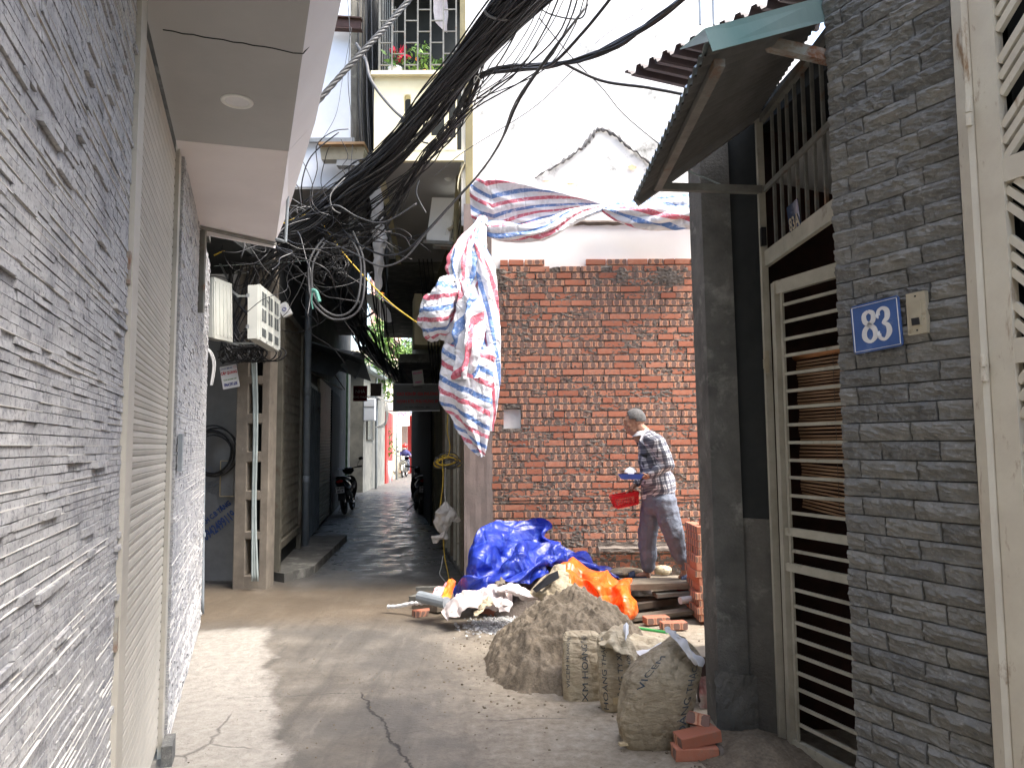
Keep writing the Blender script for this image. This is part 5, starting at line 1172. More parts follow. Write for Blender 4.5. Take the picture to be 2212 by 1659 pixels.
mb = MB(); mb.prism([(-6.6, 34.3, 5.6), (-5.6, 34.3, 5.6), (-5.6, 34.3, 9.6), (-6.6, 34.3, 9.6)], (0, 3, 0)); mb.build('wall', M['pink'], ph); 
mb = MB(); mb.prism([(-9, 34.25, 0), (-5.55, 34.25, 0), (-5.55, 34.25, 5.6), (-9, 34.25, 5.6)], (0, 3, 0)); mb.build('lower_wall', M['beige'], ph)
mb = MB(); mb.prism([(-6.1, 34.2, 8.6), (-5.6, 34.2, 8.6), (-5.6, 34.2, 9.2), (-6.1, 34.2, 9.2)], (0, -.08, 0)); mb.build('orange_banner', M['orangeyellow'], ph)
tv = thing('white_sign_tivi', 'white sign with pink lettering TIVI hanging at the bright end of the alley', 'sign', P(867, 903, 36))
o, ux, uy, w_, h_ = panel_frame([P(852, 888, 36), P(884, 886, 36), P(884, 920, 36), P(854, 922, 36)]); board(o, ux, uy, w_, h_, .06, 'board', M['signwhite'], tv)
mb = MB(); put_text(mb, "TIVI", .27, o+uy*.18, ux, uy, bold=.008); put_text(mb, "SỬA CHỮA", .11, o-uy*.02, ux, uy, bold=.002); put_text(mb, "ĐIỆN LẠNH", .10, o-uy*.24, ux, uy, bold=.002); mb.build('letters', M['txtpink'], tv)
mb = MB(); mb.tube([o+uy*h_/2-ux*.3, o+uy*(h_/2+.5)-ux*.3], .02, 5); mb.tube([o+uy*h_/2+ux*.3, o+uy*(h_/2+.5)+ux*.3], .02, 5); mb.build('hanger', M['blackplastic'], tv)
for i, (x, y, Y, w_, h_, lab) in enumerate(((777, 905-14, 24.2, .45, .5, 'square dark red notice hanging left of the cabinets in the alley'), (888-65, 890, 22, .4, .42, 'dark square notice right of the red notice'))):
    pass
d1 = thing('dark_red_notice', 'square dark red notice hanging under the wires halfway down the alley', 'sign', P(778, 844, 20)); o = P(778, 850, 20)
board(o, V((1, 0, 0)), V((0, 0, 1)), .38, .42, .02, 'board', M['fairred'], d1)
mb = MB(); put_text(mb, "NHÀ", .12, o+V((0, -.002, .05)), V((1, 0, 0)), V((0, 0, 1))); put_text(mb, "CHO THUÊ", .07, o+V((0, -.002, -.1)), V((1, 0, 0)), V((0, 0, 1))); mb.build('letters', M['boxgrey'], d1)
d1 = thing('dark_brown_notice', 'square dark brown notice right of the dark red one', 'sign', P(810, 844, 20)); o = P(812, 842, 20.5)
board(o, V((1, 0, 0)), V((0, 0, 1)), .30, .36, .02, 'board', M['wooddark'], d1)
cb = thing('white_wall_cabinet', 'pale cabinet fixed high on the far left wall with drooping white cables', 'junction box', P(797, 900, 25.5))
o = P(799, 885, 25.0); mb = MB(); mb.box(o, (.38, .25, .75), bev=.02); mb.build('case', M['whitepaint'], cb); mb = MB(); mb.bar(o+V((-.19, -.13, .1)), o+V((.19, -.13, .1)), .01, .012); mb.build('seam', M['steelbar'], cb)
mb = MB(); [mb.tube(spl([o+V((.15, -.05, .5)), o+V((.5+k*.05, -.1, .2)), o+V((.55, -.1, -.4-k*.06)), o+V((.2, -.05, -.6))], 14), .016, 5) for k in range(3)]; mb.build('cable', M['whitecable'], cb)
# satellite dish in the gap
dsh = thing('satellite_dish', 'pale grey satellite dish on the left house in the bright gap', 'satellite dish', P(815, 680, 13.5))
cD = P(812, 672, 13.4); rot = Euler((R(20), R(55), 0)).to_matrix()
mb = MB(); mb.grid(lambda u, v: cD+rot@V((math.cos(6.283*u)*.33*v, math.sin(6.283*u)*.33*v, .09*v*v)), 28, 8, closed=True); mb.build('reflector', M['acwhite'], dsh, True)
mb = MB(); mb.tube([cD, cD+V((-.35, .1, -.2))], .02, 6); mb.build('mount', M['steelbar'], dsh); mb = MB(); mb.tube([cD+rot@V((0, .3, .08)), cD+rot@V((0, 0, .3))], .008, 5); mb.build('feed_arm', M['steelbar'], dsh)
# tree beyond
tr_ = thing('leafy_tree', 'bright green leafy tree in the gap above the alley', 'tree', (-2.7, 26.8, 0))
mb = MB(); mb.tube(spl([(-2.7, 26.8, 0), (-2.9, 26.9, 2.8), (-3.7, 27.2, 4.4), (-4.3, 27.4, 5.2)], 12), [.16-.007*i for i in range(13)], 8)
for k in range(9):
    a = rnd(0, 6.28); b = V((-4.1, 27.35, rnd(4.6, 5.3))); mb.tube(spl([b, b+V((math.cos(a)*.6, math.sin(a)*.6, .5)), b+V((math.cos(a)*1.3, math.sin(a)*1.3, .8))], 8), [.05-.005*i for i in range(9)], 5)
mb.build('trunk', M['bark'], tr_, True)
mb = MB(); rn = random.Random(3)
for k in range(38):
    c = V((-4.35+rn.gauss(0, .75), 27.4+rn.gauss(0, .7), 4.9+rn.gauss(0, .75))); leafy(mb, c, 95, .42, .17, rn=rn)
mb.build('crown', M['tree'], tr_)
pt = thing('potted_shrub', 'thin green shrub in a tall white pot by the far red door', 'plant', P(838, 1047, 31.5)); c = V(pt.location); c.z = 0
pt.location = c
MB().tube([c, c+V((0, 0, .9))], [.14, .2], 12).build('pot', M['pot'], pt, True)
mb = MB(); leafy(mb, c+V((0, 0, 1.6)), 120, .45, .16, zs=1.6); mb.build('foliage', M['leaf'], pt); MB().tube([c+V((0, 0, .8)), c+V((.05, 0, 2))], .015, 5).build('stem', M['bark'], pt)
# ---------------------------------------------------------------- striped tarpaulin festoon on the party wall
tp = thing('striped_tarpaulin', 'red, white and blue striped tarpaulin knotted across the wall and hanging down', 'tarpaulin', P(1040, 490, 7.7))
def suv(ang, per, ox=0):
    ca, sa = math.cos(R(ang)), math.sin(R(ang)); return lambda u, v: (0, (u*sa*1.0+v*ca)/per+ox)
drape('spread_panel', [[(1018, 388, 7.76), (1045, 383, 7.72), (1130, 398, 7.72), (1220, 420, 7.74), (1300, 441, 7.80)],
                       [(1015, 425, 7.80), (1060, 425, 7.76), (1140, 430, 7.78), (1220, 440, 7.8), (1300, 447, 7.82)],
                       [(1018, 465, 7.84), (1065, 462, 7.82), (1140, 458, 7.82), (1215, 458, 7.82), (1300, 452, 7.83)],
                       [(1025, 488, 7.88), (1075, 492, 7.86), (1150, 480, 7.86), (1215, 468, 7.85), (1300, 457, 7.84)]], 80, 30, M['tarp'], tp, .012, 5, 1,
      lambda u, v: (u, (v*.62+u*.45+.25*max(0, .25-u)*4)/.24), fold=.6, pl=((.35, 1, 2.2, 2.5, .4), (1, -.8, 2.5, 1.2, .5)))
bundle('lower_swag', [(1036, 486, 7.7, 10), (1075, 500, 7.66, 20), (1135, 502, 7.64, 19), (1190, 492, 7.66, 20), (1245, 465, 7.7, 14), (1302, 449, 7.8, 7)], M['tarp'], tp, 96, 80, 5, .5, .7, 1.0, 2, (3, .9), .03)
bundle('right_swag', [(1300, 449, 7.8, 7), (1340, 462, 7.76, 17), (1395, 467, 7.72, 26), (1450, 465, 7.7, 29), (1510, 460, 7.7, 30), (1560, 450, 7.7, 28)], M['tarp'], tp, 96, 80, 5, .5, .7, .9, 3, (-3, .9), .03)
drape('right_top_panel', [[(1300, 441, 7.86), (1380, 425, 7.86), (1460, 419, 7.86), (1560, 415, 7.86)], [(1300, 450, 7.8), (1380, 445, 7.8), (1460, 440, 7.8), (1560, 436, 7.8)]], 50, 8, M['tarp'], tp, .02, 5, 4, lambda u, v: (u, v*.6+u*.3))
bundle('hanging_neck', [(1043, 470, 7.68, 9), (1036, 492, 7.6, 15), (1020, 530, 7.55, 30), (1008, 575, 7.5, 40), (1000, 610, 7.45, 30), (996, 628, 7.42, 20)], M['tarp'], tp, 110, 70, 9, .4, .6, .12, 5, (5, .8), .05)
drape('side_lobe', [[(980, 622, 7.45), (958, 600, 7.5), (965, 592, 7.4), (980, 596, 7.34), (995, 608, 7.3)],
                    [(930, 640, 7.5), (932, 632, 7.32), (952, 625, 7.18), (975, 625, 7.2), (995, 625, 7.28)],
                    [(905, 668, 7.5), (915, 665, 7.3), (942, 660, 7.14), (970, 655, 7.16), (992, 650, 7.28)],
                    [(903, 698, 7.5), (915, 698, 7.3), (942, 695, 7.15), (968, 690, 7.18), (985, 680, 7.3)],
                    [(912, 724, 7.5), (925, 722, 7.34), (945, 720, 7.24), (962, 715, 7.26), (975, 700, 7.34)],
                    [(930, 738, 7.5), (940, 738, 7.42), (950, 735, 7.38), (962, 730, 7.38), (970, 720, 7.42)]], 60, 60, M['tarp'], tp, .022, 6, 6, lambda u, v: (u, v*3.3-u*.15), fold=.7, fine=.2, pl=((1, .5, 2.2, 1.0, .6), (-.6, 1, 2.5, .7, .7)))
drape('middle_strand', [[(978, 612, 7.4), (984, 606, 7.3), (992, 604, 7.26), (1000, 606, 7.3), (1010, 612, 7.4)],
                        [(968, 655, 7.45), (985, 645, 7.25), (1005, 642, 7.14), (1030, 645, 7.22), (1045, 655, 7.42)],
                        [(962, 710, 7.45), (982, 705, 7.2), (1008, 700, 7.08), (1038, 700, 7.18), (1058, 700, 7.42)],
                        [(955, 765, 7.45), (980, 765, 7.18), (1010, 762, 7.08), (1040, 760, 7.16), (1062, 760, 7.4)],
                        [(950, 815, 7.42), (978, 820, 7.2), (1008, 818, 7.12), (1038, 815, 7.2), (1062, 812, 7.4)]], 90, 80, M['tarp'], tp, .028, 6, 7, lambda u, v: (u, v*1.5+u*1.5+.25*N.noise(V((u*3, v*3, 1)))), fold=.75, fine=.2, pl=((1, .12, 4.2, 1.5, .5), (.5, 1, 2.6, .9, .8)))
bundle('right_strand', [(1030, 520, 7.5, 12), (1048, 580, 7.42, 19), (1058, 660, 7.38, 18), (1063, 760, 7.36, 17), (1062, 860, 7.38, 14), (1054, 930, 7.4, 10)], M['tarp'], tp, 70, 70, 5, .35, .6, .2, 8, (2, .9), .05)
drape('tail', [[(958, 740, 7.30), (985, 745, 7.2), (1020, 740, 7.18), (1050, 750, 7.26), (1072, 740, 7.36)],
               [(952, 790, 7.30), (985, 795, 7.18), (1020, 790, 7.16), (1050, 790, 7.24), (1074, 790, 7.34)],
               [(945, 840, 7.32), (980, 850, 7.22), (1015, 848, 7.18), (1046, 845, 7.24), (1070, 845, 7.34)],
               [(965, 890, 7.34), (990, 900, 7.26), (1018, 902, 7.22), (1045, 905, 7.26), (1064, 900, 7.34)],
               [(1000, 940, 7.34), (1014, 948, 7.3), (1030, 952, 7.28), (1046, 950, 7.3), (1060, 945, 7.34)],
               [(1034, 984, 7.34), (1038, 986, 7.32), (1042, 987, 7.32), (1046, 985, 7.32), (1050, 980, 7.34)]], 60, 70, M['tarp'], tp, .022, 5, 9,
      lambda u, v: (u, v*4.7-u*1.0), fold=.7, fine=.25, pl=((1, .25, 2.6, 1.5, .5), (.4, 1, 2.8, .8, .8)))
mb = MB(); mb.tube(spl([P(1028, 492, 7.62), P(1040, 480, 7.6), P(1052, 490, 7.6), P(1042, 500, 7.58), P(1028, 492, 7.6)], 16), .012, 5); mb.tube(spl([P(976, 612, 7.34), P(990, 606, 7.3), P(1002, 612, 7.3)], 8), .01, 5); mb.build('tie', M['blackplastic'], tp)

# ---------------------------------------------------------------- rubble heap with blue and orange tarpaulins
heapc = P(1200, 1290, 6.9)
bt = thing('blue_tarpaulin', 'crumpled glossy blue tarpaulin heaped against the brick wall', 'tarpaulin', P(1120, 1260, 6.9))
drape('sheet', [[(1058, 1140, 7.4), (1085, 1126, 7.45), (1130, 1124, 7.5), (1174, 1126, 7.5), (1176, 1150, 7.5), (1205, 1180, 7.5), (1262, 1180, 7.5), (1285, 1210, 7.4), (1340, 1238, 7.3)],
                [(1035, 1165, 7.25), (1075, 1150, 7.3), (1120, 1150, 7.38), (1160, 1165, 7.35), (1190, 1175, 7.3), (1215, 1195, 7.3), (1262, 1195, 7.35), (1292, 1222, 7.2), (1338, 1245, 7.15)],
                [(1010, 1205, 7.1), (1050, 1185, 7.0), (1095, 1195, 7.2), (1125, 1180, 7.1), (1165, 1200, 7.1), (1200, 1205, 7.1), (1240, 1208, 7.15), (1282, 1225, 7.1), (1325, 1246, 7.1)],
                [(998, 1235, 7.0), (1035, 1215, 6.85), (1080, 1225, 7.05), (1110, 1205, 6.9), (1150, 1215, 6.95), (1178, 1215, 6.95), (1205, 1212, 7.0), (1230, 1210, 7.05), (1250, 1212, 7.1)],
                [(985, 1262, 6.85), (1020, 1250, 6.7), (1060, 1245, 6.85), (1095, 1232, 6.75), (1140, 1225, 6.8), (1165, 1222, 6.85), (1175, 1225, 6.9), (1182, 1226, 6.95), (1190, 1222, 7.0)],
                [(974, 1282, 6.75), (1005, 1272, 6.62), (1045, 1268, 6.7), (1080, 1256, 6.68), (1115, 1258, 6.7), (1140, 1256, 6.75), (1160, 1248, 6.8), (1172, 1240, 6.88), (1180, 1232, 6.95)]], 150, 80, M['bluetarp'], bt, .045, 2.3, 3, fold=.7, fine=.06, ffr=8, pl=((1, .6, 2.3, 1.7, .7), (-.7, 1, 1.9, 1.4, .8), (1.2, -.3, 4.2, .5, .8)))
ot = thing('orange_tarpaulin', 'bright orange tarpaulin folded out from under the blue one beside the sand', 'tarpaulin', P(1300, 1290, 6.7))
drape('sheet', [[(1182, 1232, 6.9), (1215, 1212, 6.95), (1250, 1208, 7.0), (1285, 1228, 7.0), (1318, 1242, 6.98), (1345, 1246, 6.95), (1362, 1262, 6.95)],
                [(1185, 1240, 6.85), (1220, 1225, 6.8), (1255, 1228, 6.8), (1285, 1245, 6.72), (1315, 1255, 6.8), (1345, 1262, 6.72), (1370, 1280, 6.8)],
                [(1190, 1250, 6.8), (1228, 1245, 6.62), (1262, 1250, 6.68), (1290, 1268, 6.5), (1318, 1275, 6.72), (1345, 1285, 6.5), (1378, 1300, 6.66)],
                [(1200, 1262, 6.7), (1240, 1265, 6.5), (1272, 1275, 6.6), (1300, 1292, 6.42), (1320, 1300, 6.66), (1345, 1310, 6.42), (1377, 1318, 6.6)],
                [(1212, 1275, 6.6), (1250, 1285, 6.44), (1282, 1296, 6.5), (1308, 1312, 6.36), (1326, 1325, 6.6), (1346, 1342, 6.4), (1366, 1335, 6.55)]], 110, 60, M['orangetarp'], ot, .028, 3.5, 6, fold=.6, fine=.08, ffr=9, pl=((1, .15, 2.6, 1.6, .4), (.5, 1, 2.2, .7, .7)))
# the hidden rubble core that carries the sheets
rc = MB(); rn = random.Random(8)
def heap(u, v):
    a = u*6.283; r_ = v; x = .45+math.cos(a)*1.05*r_; y = 7.32+math.sin(a)*.6*r_
    return V((x, y, max(-.02, .46*(1-r_**1.6)+.08*N.noise(V((x*5, y*5, 0))))))
rc.grid(heap, 60, 24, closed=True); tag(rc.build('rubble_mound', M['mortar'], None, origin=(.45, 7.3, 0)), 'mound of mortar rubble under the tarpaulins', 'rubble')
# white sheets and wrappers
wsh = [('dirty white plastic sheet crumpled at the foot of the blue tarpaulin', [[(955, 1300, 6.55), (990, 1275, 6.6), (1040, 1262, 6.6), (1075, 1250, 6.62), (1105, 1262, 6.62)], [(952, 1318, 6.42), (990, 1298, 6.4), (1035, 1290, 6.4), (1075, 1285, 6.42), (1108, 1285, 6.45)], [(960, 1332, 6.3), (985, 1322, 6.25), (1015, 1312, 6.28), (1045, 1302, 6.3), (1070, 1305, 6.3)]], M['rag'], .06),
       ('rolled white sheet lying toward the sand pile', [[(1068, 1262, 6.5), (1100, 1258, 6.5), (1140, 1268, 6.45), (1176, 1278, 6.4)], [(1070, 1276, 6.36), (1100, 1274, 6.3), (1138, 1286, 6.28), (1174, 1290, 6.25)], [(1078, 1284, 6.4), (1100, 1284, 6.38), (1132, 1298, 6.35), (1165, 1300, 6.3)]], M['rag'], .03),
       ('white sheet corner hanging over broken bricks', [[(1062, 1280, 6.38), (1085, 1284, 6.36), (1105, 1290, 6.34)], [(1068, 1300, 6.2), (1088, 1302, 6.18), (1108, 1305, 6.2)], [(1080, 1318, 6.15), (1090, 1320, 6.15), (1098, 1318, 6.15)]], M['rag'], .04),
       ('orange and yellow wrapper beside the blue tarpaulin', [[(968, 1252, 6.75), (978, 1246, 6.78), (985, 1256, 6.78)], [(958, 1272, 6.62), (970, 1270, 6.62), (980, 1276, 6.66)], [(955, 1290, 6.5), (965, 1294, 6.5), (974, 1288, 6.55)]], M['orangeyellow'], .02),
       ('red and white plastic scrap left of the wrapper', [[(938, 1268, 6.7), (955, 1262, 6.75), (966, 1256, 6.8)], [(935, 1278, 6.6), (950, 1276, 6.62), (962, 1272, 6.68)], [(938, 1284, 6.55), (950, 1286, 6.55), (958, 1284, 6.6)]], mat("red_white_scrap", (.8, .7, .7), (.7, .1, .12), 12, .5, .2, 30), .03),
       ('grey cloth scrap between sheet and blue tarpaulin', [[(1068, 1255, 6.55), (1080, 1245, 6.6), (1092, 1250, 6.6)], [(1072, 1262, 6.45), (1084, 1258, 6.45), (1096, 1262, 6.5)]], M['wood'], .03),
       ('torn beige sheet strip over the gravel edge', [[(1040, 1290, 6.35), (1058, 1285, 6.35), (1072, 1290, 6.35)], [(1034, 1310, 6.2), (1050, 1305, 6.15), (1062, 1308, 6.2)], [(1020, 1330, 6.05), (1028, 1328, 6.0), (1038, 1322, 6.1)]], M['sack'], .03)]
for lab, net, m_, am in wsh:
    tag(drape('sheet_scrap', net, 50, 26, m_, None, am, 7, len(lab), fold=.7, fine=.3, ffr=16), lab, 'plastic sheet')
# open tool bag / folded sack on top of the sand
ob = thing('open_grey_sack', 'open grey-beige sack lying between the sand pile and the orange tarpaulin', 'sack', P(1200, 1250, 6.3))
drape('cloth', [[(1138, 1278, 6.2), (1165, 1248, 6.3), (1195, 1222, 6.4), (1222, 1212, 6.4)], [(1150, 1290, 6.05), (1175, 1268, 6.0), (1202, 1240, 6.1), (1226, 1225, 6.25)], [(1165, 1302, 6.0), (1190, 1290, 5.9), (1215, 1268, 5.95), (1235, 1255, 6.1)], [(1180, 1310, 5.95), (1205, 1300, 5.85), (1225, 1290, 5.9), (1240, 1280, 6.0)]], 40, 30, M['sack'], ob, .04, 7, 2, fold=.7)
mb = MB(); mb.add([P(1150, 1272, 6.04), P(1186, 1240, 6.04), P(1205, 1232, 6.04), P(1208, 1248, 6.0), P(1175, 1268, 5.98), P(1158, 1280, 5.98)], [(0, 1, 2, 3, 4, 5)]); mb.build('mouth', M['blackplastic'], ob)
# timber offcuts at left of heap
def plank(name, a, b, w_, h_, m_, lab, cat='plank', grp=None, rot=0):
    a, b = V(a), V(b); o0 = (a+b)/2; mb = MB(); d_ = (b-a).normalized(); n = 14; sx = d_.cross(V((0, 0, 1))).normalized(); sz = sx.cross(d_)
    if rot: q = Matrix.Rotation(R(rot), 3, d_); sx, sz = q@sx, q@sz
    vs = []
    for i in range(n+1):
        p = a.lerp(b, i/n); k = 1+.05*N.noise(p*6); e = V((0, 0, .004*N.noise(p*5)))
        vs += [p+sx*w_/2*i_*k+sz*h_/2*j_+e for i_, j_ in ((-1, -1), (1, -1), (1, 1), (-1, 1))]
    fs = [(4*i+k, 4*i+(k+1) % 4, 4*i+4+(k+1) % 4, 4*i+4+k) for i in range(n) for k in range(4)]+[(3, 2, 1, 0), (4*n, 4*n+1, 4*n+2, 4*n+3)]
    mb.add(vs, fs); o = mb.build(name, m_, None, origin=o0); return tag(o, lab, cat, grp)
G_ = lambda x, y, z=0: (lambda a, b: V((a*(z-H)/b, (z-H)/b, z)))(*ray(x, y))
plank('timber_offcut', G_(900, 1272, .06), G_(960, 1270, .08), .05, .04, M['mottled'], 'pale offcut on the ground left of the wrapper, farthest one', 'timber')
plank('timber_offcut', G_(893, 1290, .03), G_(955, 1292, .05), .16, .05, M['mottled'], 'flat grey slab piece left of the white sheet', 'rubble')
plank('timber_offcut', G_(905, 1305, .03), G_(960, 1312, .05), .18, .06, M['wood'], 'flat beige board under the white sheet edge', 'timber')
MB().tube([P(906, 1288, 6.7), P(965, 1302, 6.5)], .05, 12).build('x', M['pvc'], None)
o = bpy.data.objects['x']; o.name = 'pipe_offcut'; tag(o, 'short pale grey pipe offcut at the left of the rubble', 'pipe')
mb = MB(); mb.tube(spl([P(836, 1310, 7.0), P(860, 1309, 6.95), P(890, 1303, 6.9), P(915, 1302, 6.8), P(945, 1299, 6.7)], 20), [.01+.012*abs(math.sin(i*1.7)) for i in range(21)], 6); tag(mb.build('white_strip', M['signwhite'], None, origin=P(890, 1305, 6.9)), 'long ragged white plastic strip pointing left from the rubble', 'plastic strip')

# ---------------------------------------------------------------- bricks
def brick_mesh(seed, broken=0):
    rn = random.Random(seed); L, W, Hh = .215, .10, .06; mb = MB(); x, y, z = L/2, W/2, Hh/2; b = .003
    n = 12
    def P2(u, v, ax, sg):
        pass
    vs = [V((i*x, j*y, k*z)) for k in (-1, 1) for j in (-1, 1) for i in (-1, 1)]
    for v_ in vs: v_ += V((rn.uniform(-.002, .002), rn.uniform(-.002, .002), rn.uniform(-.001, .001)))
    if broken: vs[1].x -= .09; vs[3].x -= .05; vs[5].x -= .06; vs[7].x -= .02
    fs = [(0, 2, 3, 1), (4, 5, 7, 6), (0, 1, 5, 4), (2, 6, 7, 3), (0, 4, 6, 2), (1, 3, 7, 5)]
    long_ = [(0, 0), (.215, 0), (.215, 1), (0, 1)]
    uv = [[(0, .0), (0, 0), (0, 0), (0, 0)]]*2+[long_, [(0, 0), (0, 1), (.215, 1), (.215, 0)]]+[[(0.01, 0), (.01, 1), (.11, 1), (.11, 0)], [(.01, 0), (.11, 0), (.11, 1), (.01, 1)]]
    t = rn.random()
    for i, f in enumerate(fs): mb.add(vs, [f], 0, [uv[i]], (t, 1 if i in (2, 3, 4, 5) and rn.random() < .8 else 0, .35))
    me = mb.build('brick', M['brick'], None).data; o = [q for q in bpy.data.objects if q.data == me][0]; bpy.data.objects.remove(o)
    md = bmesh.new(); md.from_mesh(me); bmesh.ops.remove_doubles(md, verts=md.verts, dist=.0005); bmesh.ops.bevel(md, geom=md.edges[:], offset=.0035, segments=1, affect='EDGES'); md.to_mesh(me); md.free(); return me
BM = [brick_mesh(100+i) for i in range(8)]; BB = [brick_mesh(200+i, 1) for i in range(3)]
def brick(loc, rot, lab, grp=None, me=None, sc=1, name='brick'):
    o = bpy.data.objects.new(name, me or random.choice(BM)); COL.objects.link(o); o.location = loc; o.rotation_euler = [R(a) for a in rot]; o.scale = (sc,)*3
    return tag(o, lab, 'brick', grp)
# the stack (ends facing the lot): rows of headers and stretchers seen from the left/front
rn = random.Random(31); z = .03; k = 0
sx0 = P(1502, 1200, 6.55).x
while z < .80:
    for c in range(3):
        for d_ in range(2):
            jx = rn.choice([0, 0, 0, -.02, -.035]) if c == 0 else 0
            brick((sx0+.055+c*.108+jx+rn.uniform(-.004, .004), 6.58+d_*.225+rn.uniform(-.008, .008), z+.03), (0, 0, 90+rn.uniform(-2, 2)),
                  'orange hollow brick in the tall stack right of the man', 'bricks in the tall stack')
    z += .062; k += 1
brick((sx0+.17, 6.60, z+.03), (0, 0, 4), 'single orange brick lying on top of the tall stack')
# front pile at the foot of the column
b1 = P(1500, 1622, 3.80)
brick((b1.x, b1.y, .034), (0, 0, 4), 'mortar-ended orange brick, lowest of the three by the dirty sack', me=BM[0], name='brick')
mb = MB(); c = V((b1.x+.10, b1.y, .034)); mb.grid(lambda u, v: c+V((.014+.022*math.sin(v*3.14)+.008*N.noise(V((u*5, v*5, 0))), .05*math.cos(u*6.283)*(1-v*.4), .033*math.sin(u*6.283)*(1-v*.4))), 16, 6, closed=True)
tag(mb.build('mortar_lump', M['mortar'], None, origin=c), 'grey mortar lump stuck on the end of the lowest brick', 'mortar')
brick((P(1508, 1590, 3.80).x, 3.82, .096), (2, -6, 14), 'smooth orange brick, middle of the three by the dirty sack', me=BM[1])
brick((P(1492, 1555, 3.88).x, 3.93, .150), (-24, 9, -18), 'orange brick with dark spots, topmost of the three by the dirty sack', me=BM[2])
brick((b1.x+.04, 4.0, .034), (0, 0, -20), 'brick mostly hidden behind the lowest brick')
q = G_(1418, 1350, 0); brick((q.x, q.y, .045), (0, 0, 12), 'grooved orange brick on the ground below the planks, left one', me=BM[3])
q = G_(1455, 1362, 0); brick((q.x, q.y, .045), (0, 0, 8), 'orange brick with dark sides on the ground below the planks, right one', me=BM[4])
q = G_(915, 1330, 0); brick((q.x, q.y, .03), (0, 0, 30), 'small broken brick alone on the mud left of the white sheet', me=BB[0], sc=.9)
for i, (x, y, lab) in enumerate(((1052, 1328, 'broken red brick piece standing by the gravel, left one'), (1068, 1326, 'broken red brick piece by the gravel, right one'), (1100, 1312, 'broken brick under the white sheet corner'), (1120, 1322, 'flat broken brick beside the sand pile'), (1040, 1318, 'brown brick piece under the torn beige strip'))):
    q = G_(x, y, 0.0); brick((q.x, q.y, .04), (rnd(-30, 30), rnd(-30, 30), rnd(0, 180)), lab, me=BB[i % 3], sc=.95)
q = G_(1080, 1310, .03); plank('timber_offcut', q+V((-.2, .1, .04)), q+V((.25, .15, .06)), .1, .05, M['wood'], 'short board resting on broken bricks', 'timber')
# pallet of planks under the man
pg = 'stacked planks under the walking man'
pk = [((1.0, 6.95, .262), (1.82, 7.0, .262), .30, .055, 'wood', 'broad topmost plank the man stands on'),
      ((1.0, 7.22, .245), (1.82, 7.28, .25), .16, .045, 'wood', 'narrow upper plank behind the topmost one'),
      ((1.28, 6.85, .185), (1.62, 6.9, .20), .14, .035, 'mottled', 'short pale board under the topmost plank'),
      ((.92, 6.9, .125), (1.3, 6.95, .13), .12, .03, 'wooddark', 'dark short plank in the middle of the pile'),
      ((.9, 6.72, .085), (1.6, 6.95, .13), .07, .05, 'wooddark', 'long dark pole in the pile'),
      ((.95, 6.6, .03), (1.75, 6.8, .075), .14, .03, 'wood', 'lowest slanting plank dusted with mortar'),
      ((1.1, 7.1, .06), (1.7, 7.15, .06), .2, .12, 'wooddark', 'dark beam at the back of the pile')]
for a, b, w_, h_, m_, lab in pk: plank('plank', a, b, w_, h_, M[m_], lab, 'plank', pg)
MB().tube([(1.48, 6.72, .16), (1.8, 6.85, .17)], .032, 10).build('y', M['pot'], None); o = bpy.data.objects['y']; o.name = 'pale_pipe_piece'; tag(o, 'pale pipe piece lying on the pile of planks', 'pipe')
MB().tube([(1.5, 6.9, .215), (1.8, 6.95, .21)], .028, 10).build('y', M['fairred'], None); o = bpy.data.objects['y']; o.name = 'brown_pipe_piece'; tag(o, 'brown pipe piece above the pale one in the planks', 'pipe')
MB().tube([P(1368, 1355, 5.9), P(1442, 1366, 5.75)], .011, 8).build('y', M['greenpole'], None); o = bpy.data.objects['y']; o.name = 'green_pole'; tag(o, 'bright green plastic pole lying behind the sacks', 'pole')
# folded sacks near the feet
for lab, x, y, Y, sx_, sy_, sz_ in (('flat beige cement bag under the front foot of the man', 1352, 1233, 7.3, .17, .12, .035), ('folded straw coloured cloth bundle behind the feet of the man', 1432, 1235, 7.35, .085, .06, .045)):
    c = P(x, y, Y); c.z = .29+sz_*.7; mb = MB(); mb.grid(lambda u, v: c+V((math.cos(u*6.283)*sx_*math.sin(v*3.14)**.5, math.sin(u*6.283)*sy_*math.sin(v*3.14)**.5, -math.cos(v*3.14)*sz_+.012*N.noise(V((u*9, v*5, x)))*math.sin(v*3.14))), 30, 14, closed=True)
    tag(mb.build('folded_bag', M['sack'], None, True, origin=c), lab, 'sack')

# ---------------------------------------------------------------- sand, gravel, spilled dirt
rn = random.Random(4); mb = MB(); sc_ = V((.47, 5.5, 0))
def sandh(x, y):
    dx, dy = x-sc_.x, y-sc_.y; r_ = math.hypot(dx/(.70 if dx < 0 else .56), dy/.86)*(1+.16*N.noise(V((x*1.6, y*1.6, 3))))
    pk_ = .41*max(0, 1-r_**1.9)+.07*max(0, 1-((dx+.02)**2+(dy-.22)**2)/.05)
    n_ = N.noise(V((x*5, y*5, 0)))*.085+(.3-abs(N.noise(V((x*11, y*11, 1)))))*.07+N.noise(V((x*26, y*26, 2)))*.026+N.noise(V((x*55, y*55, 2)))*.014
    fade = max(0, min(1, (1.16-r_)*4)); return -.06+pk_+n_*fade+.06*fade
n = 190
mb.add([V((sc_.x-.95+1.8*i/n, sc_.y-1.15+2.2*j/n, sandh(sc_.x-.95+1.8*i/n, sc_.y-1.15+2.2*j/n))) for j in range(n+1) for i in range(n+1)],
       [(j*(n+1)+i, j*(n+1)+i+1, (j+1)*(n+1)+i+1, (j+1)*(n+1)+i) for j in range(n) for i in range(n)])
